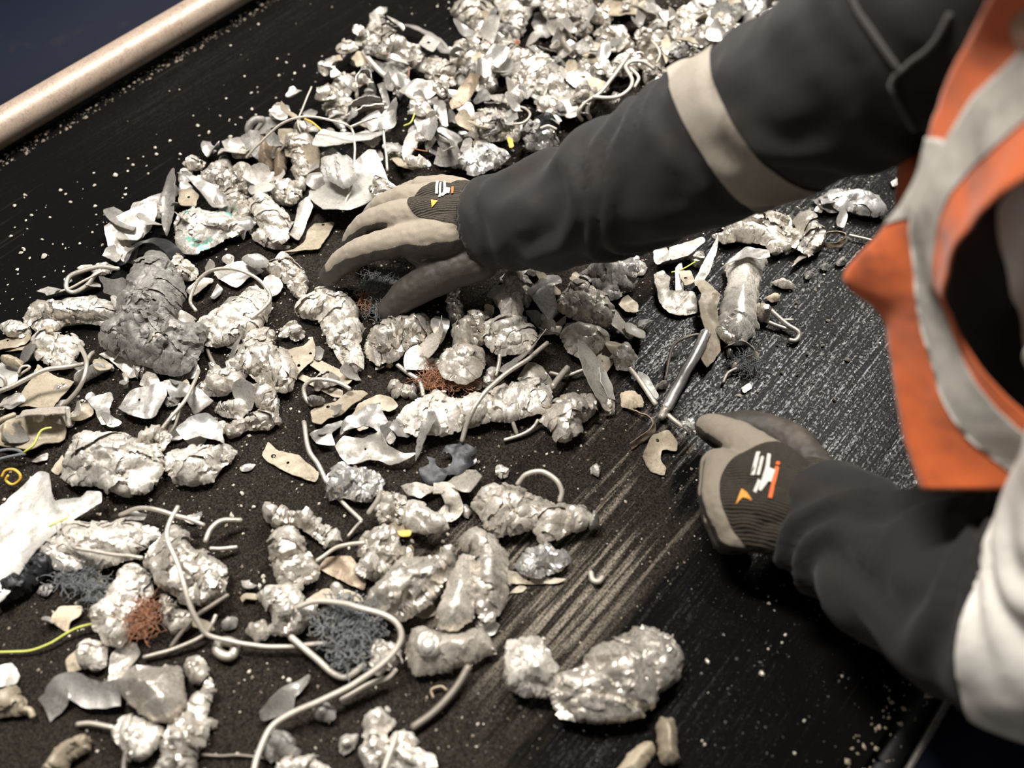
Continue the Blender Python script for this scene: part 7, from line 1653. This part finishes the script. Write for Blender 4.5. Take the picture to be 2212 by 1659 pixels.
 ('star_steel', 'dark star shaped steel piece with a round hole in front of the long crushed bar', 'scrap', 'sheet', 'steel', 6, 20, [(-412.3,344.3),(-421.9,349.2),(-417,362),(-426.1,367.7),(-414.3,373.8),(-417.7,390),(-404,402.8),(-388.8,405.2),(-383.1,399.9),(-386.6,392.5),(-379,390.7),(-382.4,372.3),(-394.6,365.9),(-391.8,352.2),(-404.3,341.7)], {'bend': 0.7, 'curl': 0.5, 'holes': [(-0.4087, 0.3753, 0.0095)]}, 2508),
 ('steel_clip', 'bright slotted clip at the right arm of the star shaped steel piece', 'scrap', 'sheet', 'bright', 10, 14, [(-396.4,391.2),(-389.3,403.5),(-378.6,393.5),(-383.7,383.1)], {'bend': 0.5}, 2515),
 ('bolted_bracket', 'heavy cast bracket with a bright round bolt below the bent silver cover', 'scrap', 'smooth', 'dust', 0, 34, [(-295.9,195),(-307.2,215.4),(-297.7,226.9),(-282.2,229.8),(-266.8,245.2),(-257.8,260.3),(-240,257.1),(-229.5,250.5),(-237.8,228.9),(-252.5,204.6),(-271.4,185.4),(-283.8,188)], {'cell': 0.03, 'amp': 0.002, 'flaps': 0}, 2522),
 ('flange', 'raised rim round the bolt', 'scrap', 'smooth', 'dust', 28, 7, [(-286.8,200.8),(-292.8,213),(-286.6,221.8),(-274.4,224.6),(-264.1,217.3),(-264.7,206),(-274.3,198)], {'amp': 0.0006, 'parent': 'bolted_bracket'}, 2529),
 ('bolt_head', 'bright round bolt head', 'scrap', 'smooth', 'white', 32, 7, [(-281.1,203.6),(-284.1,210.3),(-280.6,215.7),(-273.5,217.3),(-268,212.1),(-268.6,205.4),(-274.6,201.3)], {'amp': 0.0003, 'parent': 'bolted_bracket'}, 2536),
 ('cast_rib', 'smooth cast plate rising from the bolt to the bent silver cover', 'scrap', 'smooth', 'alu', 20, 26, [(-293,237),(-305.7,267.6),(-314.8,297.4),(-303.8,306.6),(-284.5,285.3),(-262.3,257.7),(-266.6,237.8),(-278.4,229.2)], {'cell': 0.03, 'amp': 0.0016, 'parent': 'bolted_bracket'}, 2543),
 ('bolt', 'small grey bolt standing between the dull chunk and the orange tuft', 'bolt', 'smooth', 'grey', 0, 14, [(-502.1,421.8),(-505.2,427.6),(-502.5,430.7),(-498.3,429.2),(-493,422.5),(-487.8,420),(-489.6,414.9),(-493.8,413)], {'cell': 0.01, 'amp': 0.0006}, 2550),
 ('tan_rod', 'short tan rounded rod alone near the bottom edge, right of the twin crushed lump', 'pebble', 'smooth', 'tan', 0, 22, [(-75.1,294.4),(-74.9,302.8),(-66.7,307.9),(-55.7,299.9),(-40.8,281),(-44.3,271.8),(-53.7,267.5)], {'cell': 0.02, 'amp': 0.0008}, 2557),
 ('tan_rod', 'tan rounded rod cut by the bottom edge, below the twin crushed lump', 'pebble', 'smooth', 'stone', 0, 20, [(-77,230.5),(-80.1,248.4),(-77.3,269),(-69.4,279.3),(-60.6,272.5),(-60.5,259.6),(-59.9,244.8)], {'cell': 0.02, 'amp': 0.0008}, 2564),
]
for row in SCRAP:
    scrap(*row)

# ------------------------------------------------------------------ smaller pieces filling the heap between and under the large ones
def fill_piece(i, x, y, z, s, kind, mat, name, label, group, seed):
    r = np.random.default_rng(seed)
    m = int(r.integers(6, 10))
    a = np.sort(r.uniform(0, 2 * math.pi, m)) if False else np.linspace(0, 2 * math.pi, m, endpoint=False) + r.uniform(-.3, .3, m)
    el = r.uniform(.45, 1.0)
    rot = r.uniform(0, math.pi)
    rad = s * r.uniform(.6, 1.15, m)
    p = np.column_stack([rad * np.cos(a), rad * el * np.sin(a)])
    c, sn = math.cos(rot), math.sin(rot)
    P = np.column_stack([p[:, 0] * c - p[:, 1] * sn + x, p[:, 0] * sn + p[:, 1] * c + y])
    if kind == 'sheet':
        V, F = make_sheet(P, s * 1.2, z, r, bend=r.uniform(.7, 1.3), curl=r.uniform(.3, 1.1), tilt=r.uniform(0, 6.3) if r.random() < .5 else None, g=0.003)
    else:
        V, F = make_lump(P, s * r.uniform(.8, 1.2), z, r, cell=r.uniform(.007, .011), amp=.0036, stretch=r.uniform(1, 2.6), g=0.0026)
    ob = link_mesh(name, V, F, M[mat], sharp=34)
    tag(ob, label, 'scrap', group)
    return ob


def fill(poly, n, size, zr, what, where, seed, gap=0.6):
    """n small pieces inside a patch of the belt; each kind of piece in one patch is a group of look-alikes."""
    r = np.random.default_rng(seed)
    poly = np.array(poly, float) / 1000.0
    lo, hi = poly.min(0), poly.max(0)
    pts = []
    tries = 0
    while len(pts) < n and tries < 6000:
        tries += 1
        p = r.uniform(lo, hi)
        if not inside(p[None], poly)[0]:
            continue
        if pts and min(np.hypot(*(p - q)) for q in pts) < size * gap:
            continue
        pts.append(p)
    kinds = [('lump', 'alu', 'crumpled_scrap', 'small crumpled silver scrap'), ('sheet', 'grey', 'metal_shard', 'small bent grey shard'),
             ('lump', 'dust', 'crumpled_scrap', 'small crumpled dusty scrap'), ('sheet', 'palesheet', 'metal_shard', 'small bent pale shard'),
             ('lump', 'dark', 'crumpled_scrap', 'small dark crumpled scrap'), ('sheet', 'tan', 'metal_shard', 'small bent beige shard'),
             ('sheet', 'dark', 'metal_shard', 'small dark bent shard'), ('lump', 'pale', 'crumpled_scrap', 'small crumpled pale scrap')]
    for i, p in enumerate(pts):
        k = kinds[int(r.choice(len(kinds), p=what))]
        fill_piece(i, p[0], p[1], r.uniform(*zr) / 1000.0, size * r.uniform(.55, 1.1), k[0], k[1], k[2], k[3] + ' ' + where, k[3] + 's ' + where, int(seed * 1000 + i))


MIX = [.13, .27, .09, .18, .05, .11, .11, .06]


def pebbles(poly, n, size, where, mat, seed, name='grit_pebble', word='pale'):
    r = np.random.default_rng(seed)
    poly = np.array(poly, float) / 1000.0
    lo, hi = poly.min(0), poly.max(0)
    k = 0
    while k < n:
        p = r.uniform(lo, hi)
        if not inside(p[None], poly)[0]:
            continue
        s = size * r.uniform(.6, 1.3) * (1.5 if r.random() < .12 else 1)
        m = 7
        a = np.linspace(0, 2 * math.pi, m, endpoint=False)
        el, ro = r.uniform(.45, 1), r.uniform(0, 6.3)
        q = np.column_stack([np.cos(a) * s, np.sin(a) * s * el]) * r.uniform(.7, 1.15, (m, 1))
        q = np.column_stack([q[:, 0] * math.cos(ro) - q[:, 1] * math.sin(ro), q[:, 0] * math.sin(ro) + q[:, 1] * math.cos(ro)]) + p
        c = q.mean(0)
        top = np.column_stack([(q - c) * 0.5 + c, s * r.uniform(.7, 1.0, m)])
        mid = np.column_stack([q, np.full(m, s * .4)])
        bot = np.column_stack([(q - c) * 0.7 + c, np.zeros(m)])
        V = np.vstack([bot, mid, top])
        F = [(i * m + j, i * m + (j + 1) % m, (i + 1) * m + (j + 1) % m, (i + 1) * m + j) for i in (0, 1) for j in range(m)] + [tuple(range(m - 1, -1, -1)), tuple(range(2 * m, 3 * m))]
        tag(link_mesh(name, V, F, M[mat], smooth=False), f'single {word} crumb of grit {where}', 'grit', f'{word} crumbs of grit {where}')
        k += 1

fill([(-953,668), (-1002,856), (-989,882), (-838,850), (-877,976), (-866,1062), (-808,1126), (-703,991), (-666,790), (-702,700), (-743,655), (-819,662), (-898,584), (-945,593)], 160, 0.0185, (8, 44), MIX, 'in the heap between the torn sheets and the glove', 31)
fill([(-835,1103), (-593,1306), (-556,1170), (-583,1064), (-607,951), (-635,852), (-650,791), (-719,936)], 140, 0.0185, (8, 44), MIX, 'in the heap above the sleeve band', 32)
fill([(-954,352), (-976,489), (-971,614), (-866,629), (-783,549), (-805,467), (-843,394)], 30, 0.020, (0, 14), MIX, 'on the left rim of the heap', 33)
fill([(-967,212), (-957,340), (-843,394), (-758,486), (-697,476), (-639,376), (-709,283), (-809,217), (-897,178)], 26, 0.015, (0, 5), MIX, 'around the big grey casting', 34)
fill([(-894,163), (-803,213), (-709,283), (-648,369), (-581,308), (-616,232), (-741,142), (-785,90)], 34, 0.015, (0, 6), MIX, 'around the large tan plate', 35)
fill([(-560,611), (-420,747), (-360,682), (-336,630), (-401,558), (-484,523)], 26, 0.016, (0, 10), MIX, 'under the sleeve cuff', 36)
fill([(-631,383), (-568,471), (-492,499), (-377,561), (-377,511), (-420,419), (-495,309), (-565,321)], 22, 0.013, (0, 5), MIX, 'around the long crushed bar', 37)
fill([(-376,868), (-250,1050), (-217,1012), (-260,923), (-279,865), (-350,827)], 14, 0.016, (0, 5), MIX, 'under the upper arm', 38)
fill([(-653,3), (-626,106), (-547,186), (-447,235), (-441,310), (-333,379), (-245,275), (-304,195), (-412,117), (-484,-1), (-558,-41)], 34, 0.012, (0, 4), MIX, 'in the lower left', 39)

pebbles([(-1125,315), (-1050,483), (-1054,687), (-1063,885), (-1027,869), (-974,686), (-973,548), (-974,408), (-946,315), (-973,213)], 70, 0.0024, 'on the clean left side of the belt', 'grit', 51)
pebbles([(-591,197), (-483,310), (-380,434), (-295,505), (-236,395), (-253,284), (-269,170), (-355,64), (-440,-6), (-457,131)], 60, 0.0022, 'between the scrap in the lower middle of the belt', 'grit', 52)
pebbles([(-119,440), (-70,481), (32,456), (51,361), (-43,294)], 16, 0.0017, 'on the black belt below the left sleeve', 'grit', 53)
pebbles([(-299,856), (-178,917), (-80,732), (-164,694), (-235,652)], 18, 0.0020, 'on the shiny belt beside the vest', 'gritdark', 54, word='dark')
